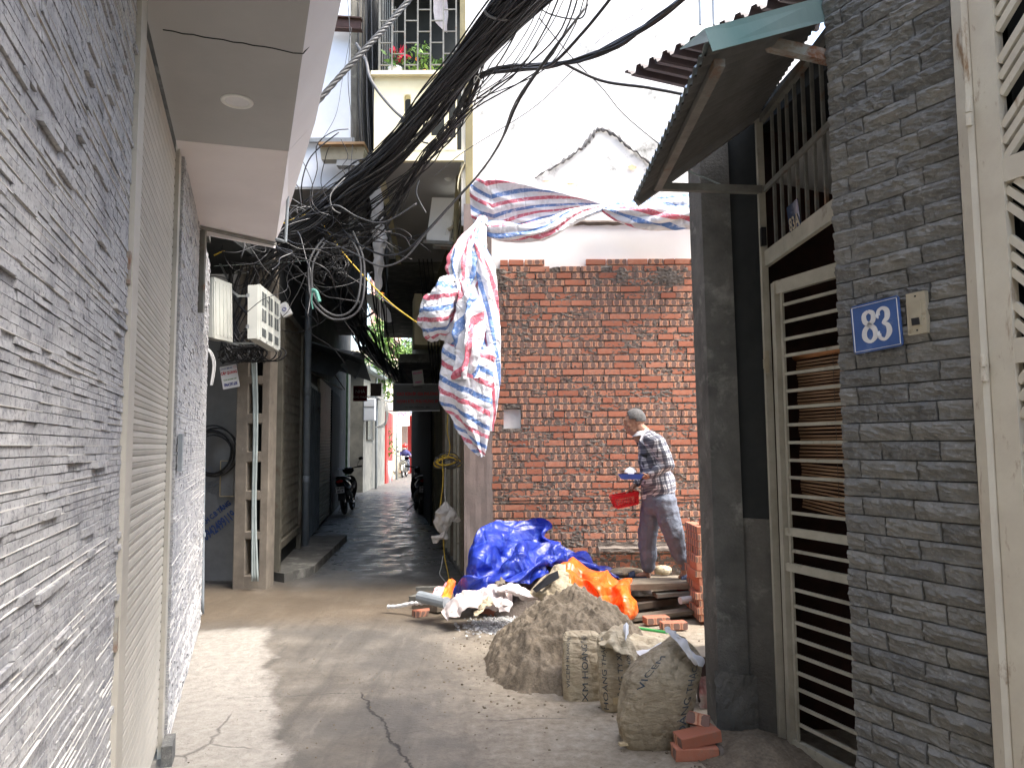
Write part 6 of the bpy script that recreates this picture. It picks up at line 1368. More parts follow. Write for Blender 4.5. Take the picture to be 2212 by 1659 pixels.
sp_ = tag(mb.build('sand_pile', M['sand'], None, True, origin=sc_), 'pile of damp brown building sand in front of the tarpaulins', 'sand pile')
def rock(mb, c, r_, rn, mi=0):
    M3 = Euler((rn.random()*6, rn.random()*6, rn.random()*6)).to_matrix(); t = (1+5**.5)/2
    vs = [V(p).normalized() for p in ((-1, t, 0), (1, t, 0), (-1, -t, 0), (1, -t, 0), (0, -1, t), (0, 1, t), (0, -1, -t), (0, 1, -t), (t, 0, -1), (t, 0, 1), (-t, 0, -1), (-t, 0, 1))]
    vs = [V(c)+M3@(p*r_*rn.uniform(.6, 1.15)) for p in vs]
    mb.add(vs, [(0, 11, 5), (0, 5, 1), (0, 1, 7), (0, 7, 10), (0, 10, 11), (1, 5, 9), (5, 11, 4), (11, 10, 2), (10, 7, 6), (7, 1, 8), (3, 9, 4), (3, 4, 2), (3, 2, 6), (3, 6, 8), (3, 8, 9), (4, 9, 5), (2, 4, 11), (6, 2, 10), (8, 6, 7), (9, 8, 1)], mi)
mb = MB()
for i in range(1100):
    a = rn.gauss(0, 1); b = rn.gauss(0, 1); q = G_(1085+a*38, 1350+b*9+abs(a)*3, 0)
    if 980 < 1085+a*38 < 1190: rock(mb, (q.x, q.y, .006+rn.random()*.03*math.exp(-a*a-b*b)), rn.uniform(.007, .02), rn, 0 if rn.random() < .8 else 1)
tag(mb.build('gravel', [M['gravel'], M['plaster2']], None, origin=(-.1, 6.4, 0)), 'spilled pale crushed stone between rubble and sand', 'gravel', kind='stuff')
mb = MB()
for i in range(260):
    a = rn.random()*6.283; r_ = .75+abs(rn.gauss(0, .28)); x, y = sc_.x+math.cos(a)*r_*.9-.05, sc_.y+math.sin(a)*r_*1.05-.1
    rock(mb, (x, y, gz(x, y)), rn.uniform(.003, .012)*(1 if rn.random() < .95 else 1.8), rn)
for i in range(420):
    x, y = rn.uniform(-1.6, 1.1), rn.uniform(2.9, 6.8); rock(mb, (x, y, gz(x, y)), rn.uniform(.002, .007), rn)
for i in range(500):
    x, y = 1.12+rn.gauss(0, .14), 3.75+rn.gauss(0, .16); rock(mb, (x, y, .01), rn.uniform(.004, .013), rn)
tag(mb.build('sand_crumbs', M['sand'], None, origin=(0, 5, 0)), 'crumbs of sand and grit scattered over the ground', 'grit', kind='stuff')
mb = MB(); n = 60
def dirt(x, y):
    r_ = math.hypot((x-1.20)/.34, (y-3.85)/.38); return -.02+.085*max(0, 1-r_)+.02+(.018*N.noise(V((x*13, y*13, 0)))+.008*N.noise(V((x*40, y*40, 0))))*max(0, min(1, (1.1-r_)*2))-.03*max(0, r_-.9)*3
mb.add([V((.84+.72*i/n, 3.42+.72*j/n, dirt(.84+.72*i/n, 3.42+.72*j/n))) for j in range(n+1) for i in range(n+1)], [(j*(n+1)+i, j*(n+1)+i+1, (j+1)*(n+1)+i+1, (j+1)*(n+1)+i) for j in range(n) for i in range(n)])
tag(mb.build('dirt_heap', M['sand'], None, True, origin=(1.2, 3.85, 0)), 'low heap of dirt at the foot of the concrete column', 'dirt')
for lab, x, y, m_ in (('yellowish timber stub poking out behind the front sack', 1338, 1532, 'palewood'), ('thin yellow wood chip on the ground before the front sack', 1355, 1612, 'palewood')):
    q = G_(x, y, .02); plank('wood_chip', q+V((-.04, 0, .01 if 'chip' in lab else .05)), q+V((.05, .02, .01 if 'chip' in lab else .05)), .03, .012 if 'chip' in lab else .035, M[m_], lab, 'wood')
# bucket beside the column
bk = thing('lidded_bucket', 'dark red bucket with a tan board on top between brick stack and column', 'bucket', (1.19, 4.62, 0))
MB().tube([(1.21, 4.62, 0), (1.21, 4.62, .26)], [.10, .125], 20).build('body', M['bucket'], bk, True); MB().box((1.16, 4.6, .285), (.24, .22, .03), (0, 0, 12), bev=.004).build('lid', M['wood'], bk)
mb = MB(); [mb.grid(lambda u, v: P(1520, 1500, 4.5)+V((.05*u-.02+.02*N.noise(V((u*3, v*5, k))), .02*k+.02*N.noise(V((u*5, v*3, 2))), .10-.30*v*(1 if k else .6))), 4, 8) for k in range(2)]
tag(mb.build('torn_packaging', mat("red_white_wrapper", (.7, .65, .6), (.5, .1, .12), 9, .5, .3, 30), None, origin=P(1520, 1500, 4.5)), 'torn white and red packaging squeezed behind the bricks', 'packaging')

# ---------------------------------------------------------------- cement sacks
def sack(name, lab, pts, m_, seed, txts, flat=.72, wr=.0055, grp='cement sacks in front of the sand', mouth=None, skew=0):
    """pts: (x,y,Y,halfwidth_px) from bottom to top"""
    ctr = [P(a, b, c) for a, b, c, r_ in pts]; rad = [r_*c/F for a, b, c, r_ in pts]
    t = thing(name, lab, 'sack', (ctr[0].x, ctr[0].y, 0), grp)
    def S_(u, v, off=0):
        c = crom(ctr, v); r_ = crom([V((x, 0, 0)) for x in rad], v).x; a = u*6.283
        if v < .06: r_ *= .80+.2*(v/.06)**.5
        cx_, sx_ = math.cos(a), math.sin(a); k = 3.8; q = (abs(cx_)**k+abs(sx_)**k)**(-1/k)
        w1 = N.noise(V((cx_*1.2, v*16+seed, sx_*1.2)))+1.3*(.3-abs(N.noise(V((cx_*1.6, v*13, seed)))))*(1.5-v)+.5*N.noise(V((cx_*3, v*34, seed)))
        w2 = N.noise(V((cx_*4+seed, v*5, sx_*4)))+1.1*(.35-abs(N.noise(V((cx_*2.2+seed, v*9, sx_*2.2)))))*2
        rr = r_*q*.93+wr*w1+wr*.9*w2+off
        return c+V((cx_*rr, sx_*rr*flat, 0))
    mb = MB(); mb.grid(lambda u, v: S_(u, v), 72, 64, closed=True)
    n0 = len(mb.v); mb.add([S_(i/24, 0) for i in range(24)], [tuple(range(24))])
    mb.build('bag', m_, t, True)
    if txts:
        for txt, size, uc, vc, vh in txts:
            mb = MB()
            vs, fs = text_mesh(txt, 1.0, sx=1, bold=.001); w_ = max(p.x for p in vs)-min(p.x for p in vs)
            L = sum((ctr[i+1]-ctr[i]).length for i in range(len(ctr)-1)); R_ = rad[len(rad)//2]
            # text runs up the sack: local x -> v, local y -> u
            sc = vh/w_
            mb.add([S_(uc-(p.y*size/R_)/6.283*1.0, vc+p.x*sc, .0035) for p in vs], fs)
            mb.build('printing', M['sackink'], t)
    return t, S_
sack('cement_sack', 'upright cement sack half buried in sand, leftmost of the row', [(1258, 1522, 4.72, 40), (1258, 1470, 4.72, 43), (1257, 1420, 4.74, 42), (1256, 1385, 4.78, 41), (1256, 1372, 4.8, 38), (1256, 1366, 4.8, 30), (1256, 1364, 4.8, 3)], M['sack'], 3,
     [("XM HOÀNG THẠCH", .052, .765, .44, .74), ("VICEM HOÀNG THẠCH", .026, .64, .45, .6)])
t2, S2 = sack('cement_sack', 'cement sack with an open flapping top, second from the left in the row', [(1338, 1535, 4.5, 40), (1336, 1480, 4.5, 42), (1333, 1430, 4.52, 42), (1328, 1390, 4.56, 38), (1318, 1372, 4.6, 24), (1325, 1362, 4.6, 8), (1326, 1360, 4.6, 2)], M['sack'], 8,
     [("CÔNG TY XI MĂNG", .040, .76, .36, .58), ("HOÀNG THẠCH VICEM", .036, .64, .42, .74), ("BẮC LẠNG HÒN NGỌC", .026, .83, .34, .5)])
drape('open_top', [[(1292, 1385, 4.5), (1310, 1362, 4.55), (1335, 1346, 4.6), (1356, 1343, 4.62)], [(1296, 1392, 4.42), (1316, 1384, 4.4), (1340, 1375, 4.45), (1362, 1370, 4.5)], [(1305, 1400, 4.4), (1330, 1405, 4.36), (1355, 1410, 4.4), (1378, 1415, 4.42)]], 30, 18, M['sack'], t2, .03, 9, 4, fold=.7)
drape('white_lining', [[(1346, 1350, 4.55), (1352, 1343, 4.56), (1358, 1350, 4.56)], [(1348, 1368, 4.5), (1353, 1362, 4.48), (1359, 1366, 4.52)], [(1346, 1385, 4.45), (1350, 1380, 4.42), (1354, 1376, 4.45)]], 10, 14, M['sackwhite'], t2, .015, 12, 2)
t4 = thing('cement_sack', 'slack cement sack lying open behind the row, mostly hidden', 'sack', P(1400, 1400, 4.9), 'cement sacks in front of the sand')
drape('bag', [[(1356, 1375, 5.0), (1380, 1368, 5.1), (1410, 1372, 5.1), (1440, 1380, 5.0)], [(1360, 1392, 4.8), (1385, 1392, 4.75), (1412, 1395, 4.75), (1438, 1400, 4.8)], [(1362, 1420, 4.65), (1385, 1425, 4.6), (1410, 1430, 4.6), (1430, 1430, 4.6)]], 30, 20, M['sack'], t4, .04, 8, 5, fold=.6)
drape('white_lining', [[(1372, 1402, 4.7), (1400, 1400, 4.7), (1430, 1385, 4.7)], [(1380, 1414, 4.6), (1402, 1412, 4.58), (1425, 1400, 4.6)]], 20, 6, M['sackwhite'], t4, .015, 10, 3)
t3, S3 = sack('cement_sack', 'big mud-stained cement sack with a torn white mouth, nearest to the camera', [(1420, 1622, 4.0, 56), (1412, 1590, 4.0, 72), (1412, 1540, 4.0, 78), (1420, 1490, 4.02, 79), (1432, 1450, 4.04, 76), (1452, 1420, 4.07, 62), (1462, 1395, 4.1, 36), (1462, 1378, 4.12, 16), (1460, 1370, 4.12, 4)], M['sackdirty'], 14,
     [("HOÀNG THẠCH CFR", .050, .85, .46, .66), ("VICEM", .045, .655, .56, .26), ("XI MĂNG", .04, .77, .80, .14)], flat=.75, wr=.008)
0 and drape('shoulder_fold', [[(1366, 1420, 3.86), (1385, 1408, 3.82), (1410, 1398, 3.82), (1440, 1375, 3.95)], [(1368, 1432, 3.80), (1390, 1438, 3.74), (1415, 1430, 3.74), (1445, 1410, 3.85)], [(1372, 1448, 3.80), (1395, 1458, 3.76), (1425, 1455, 3.77), (1450, 1440, 3.82)]], 30, 16, M['sackdirty'], t3, .02, 10, 6)
drape('torn_mouth', [[(1436, 1356, 4.05), (1448, 1354, 4.05), (1462, 1360, 4.06)], [(1450, 1372, 3.98), (1466, 1370, 3.96), (1480, 1378, 3.98)], [(1472, 1398, 3.92), (1490, 1396, 3.90), (1502, 1404, 3.95)], [(1488, 1425, 3.88), (1505, 1420, 3.86), (1522, 1420, 3.92)], [(1500, 1440, 3.87), (1512, 1436, 3.85), (1526, 1440, 3.9)]], 16, 40, M['sackwhite'], t3, .022, 14, 7, fold=.8)

# ---------------------------------------------------------------- hanging cord coil and plastic bags on the folding gate
hc = thing('yellow_cord_coil', 'coil of yellow and grey cord hanging in front of the folding gate', 'cable coil', P(970, 1000, 8.6))
rn = random.Random(12)
for k in range(11):
    c = P(969+rn.uniform(-5, 5), 997+rn.uniform(-7, 6), 8.6); rx, rz_ = rn.uniform(.09, .19), rn.uniform(.035, .085); ti = rn.uniform(-.25, .25); ph = rn.uniform(0, 6)
    MB().tube([c+V((math.cos(a/24*6.283+ph)*rx, .03*math.sin(a/24*6.28+k), math.sin(a/24*6.283+ph)*rz_+math.cos(a/24*6.283+ph)*rx*ti)) for a in range(25)], .006, 5).build('loop', M['yellowcable' if k % 2 else 'greycable'], hc, True)
for nm, m_, pts in (('yellow_end', 'yellowcable', [(955, 985), (957, 1040), (951, 1090), (948, 1110)]), ('white_end', 'whitecable', [(962, 1010), (961, 1060), (963, 1100)]), ('lower_end', 'yellowcable', [(958, 1160), (960, 1200), (966, 1230), (972, 1262)]), ('thin_end', 'whitecable', [(957, 1200), (953, 1225), (950, 1240), (962, 1256)]), ('upper_end', 'yellowcable', [(968, 890), (966, 930), (972, 965), (966, 990)])):
    MB().tube(spl([P(x, y, 8.55) for x, y in pts], 16), .006, 5).build(nm, M[m_], hc, True)
pb = thing('knotted_plastic_bags', 'two knotted milky plastic bags hanging from the white cord', 'plastic bag', P(962, 1120, 8.5))
bundle('upper_bag', [(962, 1084, 8.5, 4), (962, 1092, 8.5, 8), (962, 1108, 8.5, 19), (958, 1125, 8.5, 17), (957, 1140, 8.5, 12), (960, 1152, 8.5, 4)], M['bag'], pb, 36, 34, 5, .3, .8, .1, 3, crumple=.25)
drape('bag_flap', [[(966, 1092, 8.48), (980, 1096, 8.5), (985, 1105, 8.5)], [(970, 1110, 8.46), (985, 1112, 8.48), (994, 1124, 8.5)], [(972, 1124, 8.46), (982, 1127, 8.48), (988, 1129, 8.5)]], 14, 12, M['bag'], pb, .03, 12, 2)
drape('lower_bag', [[(958, 1146, 8.48), (962, 1146, 8.46), (966, 1150, 8.5)], [(942, 1155, 8.46), (955, 1160, 8.42), (967, 1162, 8.48)], [(930, 1160, 8.48), (948, 1166, 8.44), (962, 1168, 8.5)], [(936, 1174, 8.5), (946, 1172, 8.48), (956, 1168, 8.5)]], 16, 16, M['bag'], pb, .03, 12, 5)
# ---------------------------------------------------------------- the walking man
YM = 7.1
def Z(zx, zy, dy=0.0): return P((1350+zx/3.3175)*.93177, (900+zy/3.3175)*.93177, YM+dy)
px = YM/F*.93177/3.3175    # metres per zoom pixel
man = thing('person', 'man in plaid shirt and grey trousers walking with a blue tray and a red basket', 'person', V((Z(430, 1468).x, YM, Z(430, 1468).z)))
b = MB(); r = lambda k: k*px
# head
b.sphere(Z(408, 232), r(76), 20, sc=(1.0, .80, .98)); b.sphere(Z(385, 255), r(66), 16, sc=(.95, .82, 1.05)); b.cap(Z(372, 300), r(44), Z(385, 335), r(30)); b.cap(Z(395, 320), r(44), Z(425, 300), r(46))
b.cap(Z(385, 345), r(22), Z(398, 350), r(22)); b.cap(Z(330, 262), r(15), Z(337, 305), r(9)); b.sphere(Z(330, 303), r(11), 10)     # jaw, chin, nose
b.cap(Z(332, 246, -.02), r(12), Z(332, 246, .02), r(12)); b.cap(Z(347, 330, -.012), r(11), Z(347, 330, .012), r(11)); b.cap(Z(352, 343, -.01), r(10), Z(352, 343, .01), r(10))
for s in (-1, 1): b.sphere(Z(418, 252, s*.062), r(26), 10, sc=(.62, .35, 1)); b.sphere(Z(362, 285, s*.035), r(22), 10)
b.cap(Z(430, 300), r(50), Z(478, 355), r(58)); b.cap(Z(405, 330), r(34), Z(440, 385), r(44))
# torso
b.cap(Z(500, 400), r(80), Z(540, 520), r(105)); b.cap(Z(540, 520), r(105), Z(590, 720), r(105)); b.cap(Z(590, 720), r(105), Z(600, 880), r(105))
b.cap(Z(530, 400, -.12), r(58), Z(530, 400, .12), r(58))
SHn, ELn, WRn = Z(570, 420, -.17), Z(655, 585, -.20), Z(520, 668, -.16)
SHf, ELf, WRf = Z(520, 420, .16), Z(520, 620, .20), Z(405, 742, .12)
b.cap(SHn, r(50), ELn, r(38)); b.cap(ELn, r(38), WRn, r(22)); b.cap(SHf, r(48), ELf, r(36)); b.cap(ELf, r(36), WRf, r(22))
# legs
HF, KF, AF = Z(545, 880, .09), Z(500, 1130, .10), Z(495, 1415, .09)
HN, KN, AN = Z(630, 880, -.08), Z(700, 1120, -.10), Z(785, 1400, -.06)
b.cap(HF, r(85), KF, r(52)); b.cap(KF, r(50), AF, r(26)); b.cap(HN, r(85), KN, r(55)); b.cap(KN, r(50), AN, r(27))
# feet
b.cap(Z(500, 1430, .09), r(26), Z(440, 1440, .09), r(22)); b.cap(Z(440, 1440, .09), r(20), Z(375, 1447, .10), r(13)); b.sphere(Z(503, 1440, .09), r(25), 10)
b.cap(Z(788, 1405, -.06), r(25), Z(780, 1430, -.06), r(22)); b.cap(Z(785, 1425, -.06), r(20), Z(750, 1452, -.07), r(14))
# near hand under the tray: palm, thumb, four fingers
def hand(wr, palm, dirf, up, side, curls, rad=.0088):
    f = V(dirf).normalized(); u = V(up).normalized(); s = V(side).normalized()
    b.cap(wr, .021, palm, .025); 
    for k in (-1.3, -.4, .5, 1.3): b.cap(palm+s*.012*k, .014, palm+f*.042+s*.0155*k, .0115)
    L = (.062, .075, .079, .068)
    for i, k in enumerate((1.5, .5, -.5, -1.5)):
        p = palm+f*.048+s*.0165*k; d_ = f
        for j in range(3):
            c = curls[j]; d_ = (d_+u*c).normalized(); q = p+d_*L[i]*(.42, .33, .25)[j]; b.cap(p, rad*(1-.08*j), q, rad*(.94-.08*j), 8); p = q
    t0 = palm+s*.026-f*.012; t1 = t0+(f*.5+s*.6+u*.45).normalized()*.036; t2 = t1+(f*.9+u*.45).normalized()*.03; b.cap(t0, .0125, t1, .011, 8); b.cap(t1, .0105, t2, .009, 8)
hand(WRn, Z(488, 682, -.15), (-1, .15, .0), (0, .0, 1), (0, -1, .1), (.05, .15, .2))
hand(WRf, Z(385, 762, .11), (-.75, -.1, -.62), (-.2, -.1, -1), (.1, -1, .2), (.4, .6, .5))
body = remesh(b, 'body', M['skin'], man, .0052, 3)
# hair
h = MB()
def hairf(u, v):
    a = u*6.283; t = v*1.9; d_ = V((math.sin(t)*math.cos(a), math.sin(t)*math.sin(a)*.82, math.cos(t)))
    return Z(408, 232)+V((d_.x*r(77.5), d_.y*r(77.5), d_.z*r(76)))
hm = MB()
vs = []; 
hm.grid(hairf, 48, 30, closed=True)
keep = []
c0 = Z(408, 232)
for i, f in enumerate(hm.f):
    cc_ = sum((hm.v[k] for k in f), V())/4-c0; zx = cc_.x/px; zy = -cc_.z/px
    line = -20 if zx > -20 else (-38+(-zx-20)*-.2)   # hairline (zy below which hair stops), receding forehead
    lim = -18 if zx < -52 else (8 if zx < -5 else (24 if zx < 22 else 62))
    if zx < -62: lim = -60
    if zy < lim: keep.append(i)
hm.f = [hm.f[i] for i in keep]; hm.mi = [0]*len(keep); hm.uv = [None]*len(keep); hm.ca = [(.5, 0, 0)]*len(keep)
ho = hm.build('hair', M['hair'], man, True); md = ho.modifiers.new('s', 'SOLIDIFY'); md.thickness = .003; md.offset = -1
e = MB()
for s in (-1, 1): e.sphere(Z(340, 268, s*.026), r(7), 8, sc=(.7, 1.3, .6)); e.cap(Z(327, 252, s*.015), r(3.5), Z(340, 249, s*.042), r(3), 6)
e.build('eyes_and_brows', M['hair'], man)
# shirt
def fold(sc, am): return lambda p: am*(N.noise(p*sc)+.5*N.noise(p*sc*2.3))
s_ = MB()
s_.cap(Z(505, 410), r(86), Z(535, 500), r(108)); s_.cap(Z(535, 500), r(110), Z(560, 640), r(122)); s_.cap(Z(560, 640), r(122), Z(575, 760), r(125)); s_.cap(Z(475, 370), r(52), Z(505, 400), r(78))
s_.cap(Z(525, 392, -.13), r(62), Z(525, 392, .13), r(60)); s_.cap(Z(600, 700), r(105), Z(615, 745), r(108)); s_.cap(Z(530, 760), r(88), Z(520, 830), r(66))
s_.cap(Z(560, 700, -.05), r(118), Z(600, 755, -.04), r(112))
s_.cap(SHn, r(66), ELn, r(54)); s_.cap(ELn, r(54), WRn+(ELn-WRn)*.12, r(34)); s_.cap(SHf, r(62), ELf, r(50)); s_.cap(ELf, r(50), WRf+(ELf-WRf)*.1, r(32))
so_ = remesh(s_, 'shirt', M['plaid'], man, .010, 4, lambda p: .010*(N.noise(p*9)+.6*N.noise(p*21))+.002)
c_ = MB(); 
def collar(u, v):
    a = lerp(-.75, .75, u)*3.14+3.14; p0 = Z(458, 345)+V((math.cos(a)*r(58), math.sin(a)*r(50), .012*math.cos(a))); return p0+V((math.cos(a)*.022*v, math.sin(a)*.02*v, .022-.045*v+(-.02*v if abs(u-.5) > .42 else 0)))
c_.grid(collar, 28, 5); co_ = c_.build('collar', M['shirtwhite'], man, True); md = co_.modifiers.new('s', 'SOLIDIFY'); md.thickness = .003
# near collar wing and inner dark shirt
c_ = MB(); c_.prism([Z(490, 300, -.075), Z(510, 335, -.09), Z(478, 440, -.11), Z(440, 400, -.10), Z(455, 360, -.09)], (0, .004, 0)); c_.build('collar_wing', M['shirtwhite'], man)
c_ = MB(); c_.sphere(Z(436, 405, -.0), r(34), 12, sc=(.7, .8, 1.2)); c_.build('undershirt', M['blackplastic'], man, True)
c_ = MB(); c_.prism([Z(440, 505, -.108), Z(500, 510, -.128), Z(498, 535, -.132), Z(470, 528, -.122)], (.003, .004, 0)); c_.build('pocket', M['blackplastic'], man)
# trousers
t_ = MB()
t_.cap(Z(560, 800), r(104), Z(560, 880), r(104)); t_.cap(Z(610, 800), r(104), Z(618, 880), r(100))
t_.cap(HF, r(98), KF, r(78)); t_.cap(KF, r(78), Z(505, 1280, .09), r(72)); t_.cap(Z(505, 1280, .09), r(72), Z(507, 1362, .09), r(56))
t_.cap(HN, r(98), KN, r(80)); t_.cap(KN, r(82), Z(745, 1260, -.08), r(60)); t_.cap(Z(745, 1260, -.08), r(60), Z(785, 1372, -.06), r(36))
remesh(t_, 'trousers', M['pants'], man, .010, 4, lambda p: .012*(N.noise(V((p.x*6, p.y*6, p.z*13)))+.5*N.noise(p*24)))
# sandals
def sandal(foot, yy):
    toe, heel, z0 = foot
    t = MB(); pts = []
    for k in range(16):
        a = k/16*6.283; cx_ = (toe.x+heel.x)/2; lx = abs(toe.x-heel.x)/2; pts.append(V((cx_+math.cos(a)*lx, yy+math.sin(a)*.045*(1+.15*-math.cos(a)), z0)))
    t.prism(pts, (0, 0, .017)); t.build('sandal_sole', M['sandal'], man)
    t = MB(); ct = V((toe.x*.8+heel.x*.2, yy, z0+.012)); t.grid(lambda u, v: ct+V(((v-.5)*.06+.01, math.cos(u*3.14)*.050, math.sin(u*3.14)*.062*(.62+.38*v))), 14, 6); o = t.build('sandal_strap', M['sandal'], man, True); md = o.modifiers.new('s', 'SOLIDIFY'); md.thickness = .004
sandal((Z(345, 1462), Z(522, 1462), Z(400, 1472).z), YM+.09); sandal((Z(745, 1465), Z(812, 1465), Z(780, 1472).z), YM-.06)
# tray and basket are held: things of their own
ty = thing('blue_tray', 'shallow blue plastic tray with a white cloth held in front of the plaid shirt', 'tray', Z(370, 690, -.10))
def traypts(zx0, zx1, zy, hy): return [Z(zx0, zy, -.10-hy), Z(zx1, zy, -.10-hy), Z(zx1, zy, -.10+hy), Z(zx0, zy, -.10+hy)]
mb = MB(); T0, T1 = traypts(300, 452, 700, .085), traypts(274, 472, 660, .11); vs = T0+T1+[p+V((0, 0, -.003)) for p in traypts(284, 462, 660, .10)]+[p+V((0, 0, .006)) for p in traypts(303, 449, 697, .082)]
mb.add(vs, [(3, 2, 1, 0), (0, 1, 5, 4), (1, 2, 6, 5), (2, 3, 7, 6), (3, 0, 4, 7), (4, 5, 9, 8), (5, 6, 10, 9), (6, 7, 11, 10), (7, 4, 8, 11), (12, 13, 14, 15), (8, 9, 13, 12), (9, 10, 14, 13), (10, 11, 15, 14), (11, 8, 12, 15)])
mb.build('tray', M['traybl'], ty)
for lab, nm, x0, x1, top, m_ in (('', 'x', 0, 0, 0, 0),):
    pass
wc = thing('white_cloth', 'crumpled white cloth and dark bowls piled on the blue tray', 'cloth', Z(372, 655, -.1))
mb = MB(); c = Z(370, 662, -.1); mb.grid(lambda u, v: c+V((math.cos(u*6.283)*.062*math.sin(v*1.57)**.8, math.sin(u*6.283)*.055*math.sin(v*1.57)**.8, .062*math.cos(v*1.57)**1.3+.012*N.noise(V((u*9, v*5, 0))))), 26, 12, closed=True); mb.build('cloth', M['shirtwhite'], wc, True)
for x in (330, 415): mb = MB(); mb.sphere(Z(x, 656, -.13), .028, 12, sc=(1.2, 1, .45)); mb.build('bowl', M['bucket'], wc, True)
bs = thing('red_basket', 'red perforated plastic basket carried in the lower hand', 'basket', Z(330, 860, .03))
tl, tr_b, br, bl_ = Z(220, 822, -.01), Z(415, 782, -.01), Z(440, 885, -.01), Z(258, 945, -.01)
o = (tl+tr_b+br+bl_)/4; ux = (tr_b-tl).normalized(); uy = (tl-bl_).normalized(); nn = ux.cross(uy).normalized(); uy = nn.cross(ux)
Wt = (tr_b-tl).length*.98; Hb = .105; Dp = .09
def bq(a, b_, c_): k = .86+.14*((b_+1)/2); return o+ux*a*Wt/2*k+uy*b_*Hb/2*1.05+V((0, 1, 0))*(c_*Dp*k+.05)
mb = MB(); n = 13; m5 = 6
for c_ in (-1, 1):
    for i in range(n+1):
        x = -1+2*i/n; mb.bar(bq(x, -1, c_), bq(x, .75, c_), .0055 if 0 < i < n else .02, .004, up=(0, 1, 0))
    for j in range(m5+1):
        y = -1+1.75*j/m5; mb.bar(bq(-1, y, c_), bq(1, y, c_), .006 if j not in (0, m5) else .016, .004, up=(0, 1, 0))
for a in (-1, 1):
    for i in range(6): mb.bar(bq(a, -1, -1+2*i/5), bq(a, .75, -1+2*i/5), .008, .004, up=ux)
    for j in range(m5+1): y = -1+1.75*j/m5; mb.bar(bq(a, y, -1), bq(a, y, 1), .007, .004)
mb.add([bq(-1, -1, -1), bq(1, -1, -1), bq(1, -1, 1), bq(-1, -1, 1)], [(0, 1, 2, 3)])
mb.build('basket_wall', M['basket'], bs)
mb = MB()
for p, q in (((-1.03, .85, -1.05), (1.03, .85, -1.05)), ((1.03, .85, -1.05), (1.03, .85, 1.05)), ((1.03, .85, 1.05), (-1.03, .85, 1.05)), ((-1.03, .85, 1.05), (-1.03, .85, -1.05))): mb.bar(bq(*p), bq(*q), .018, .03, up=uy)
mb.build('rim', M['basket'], bs)

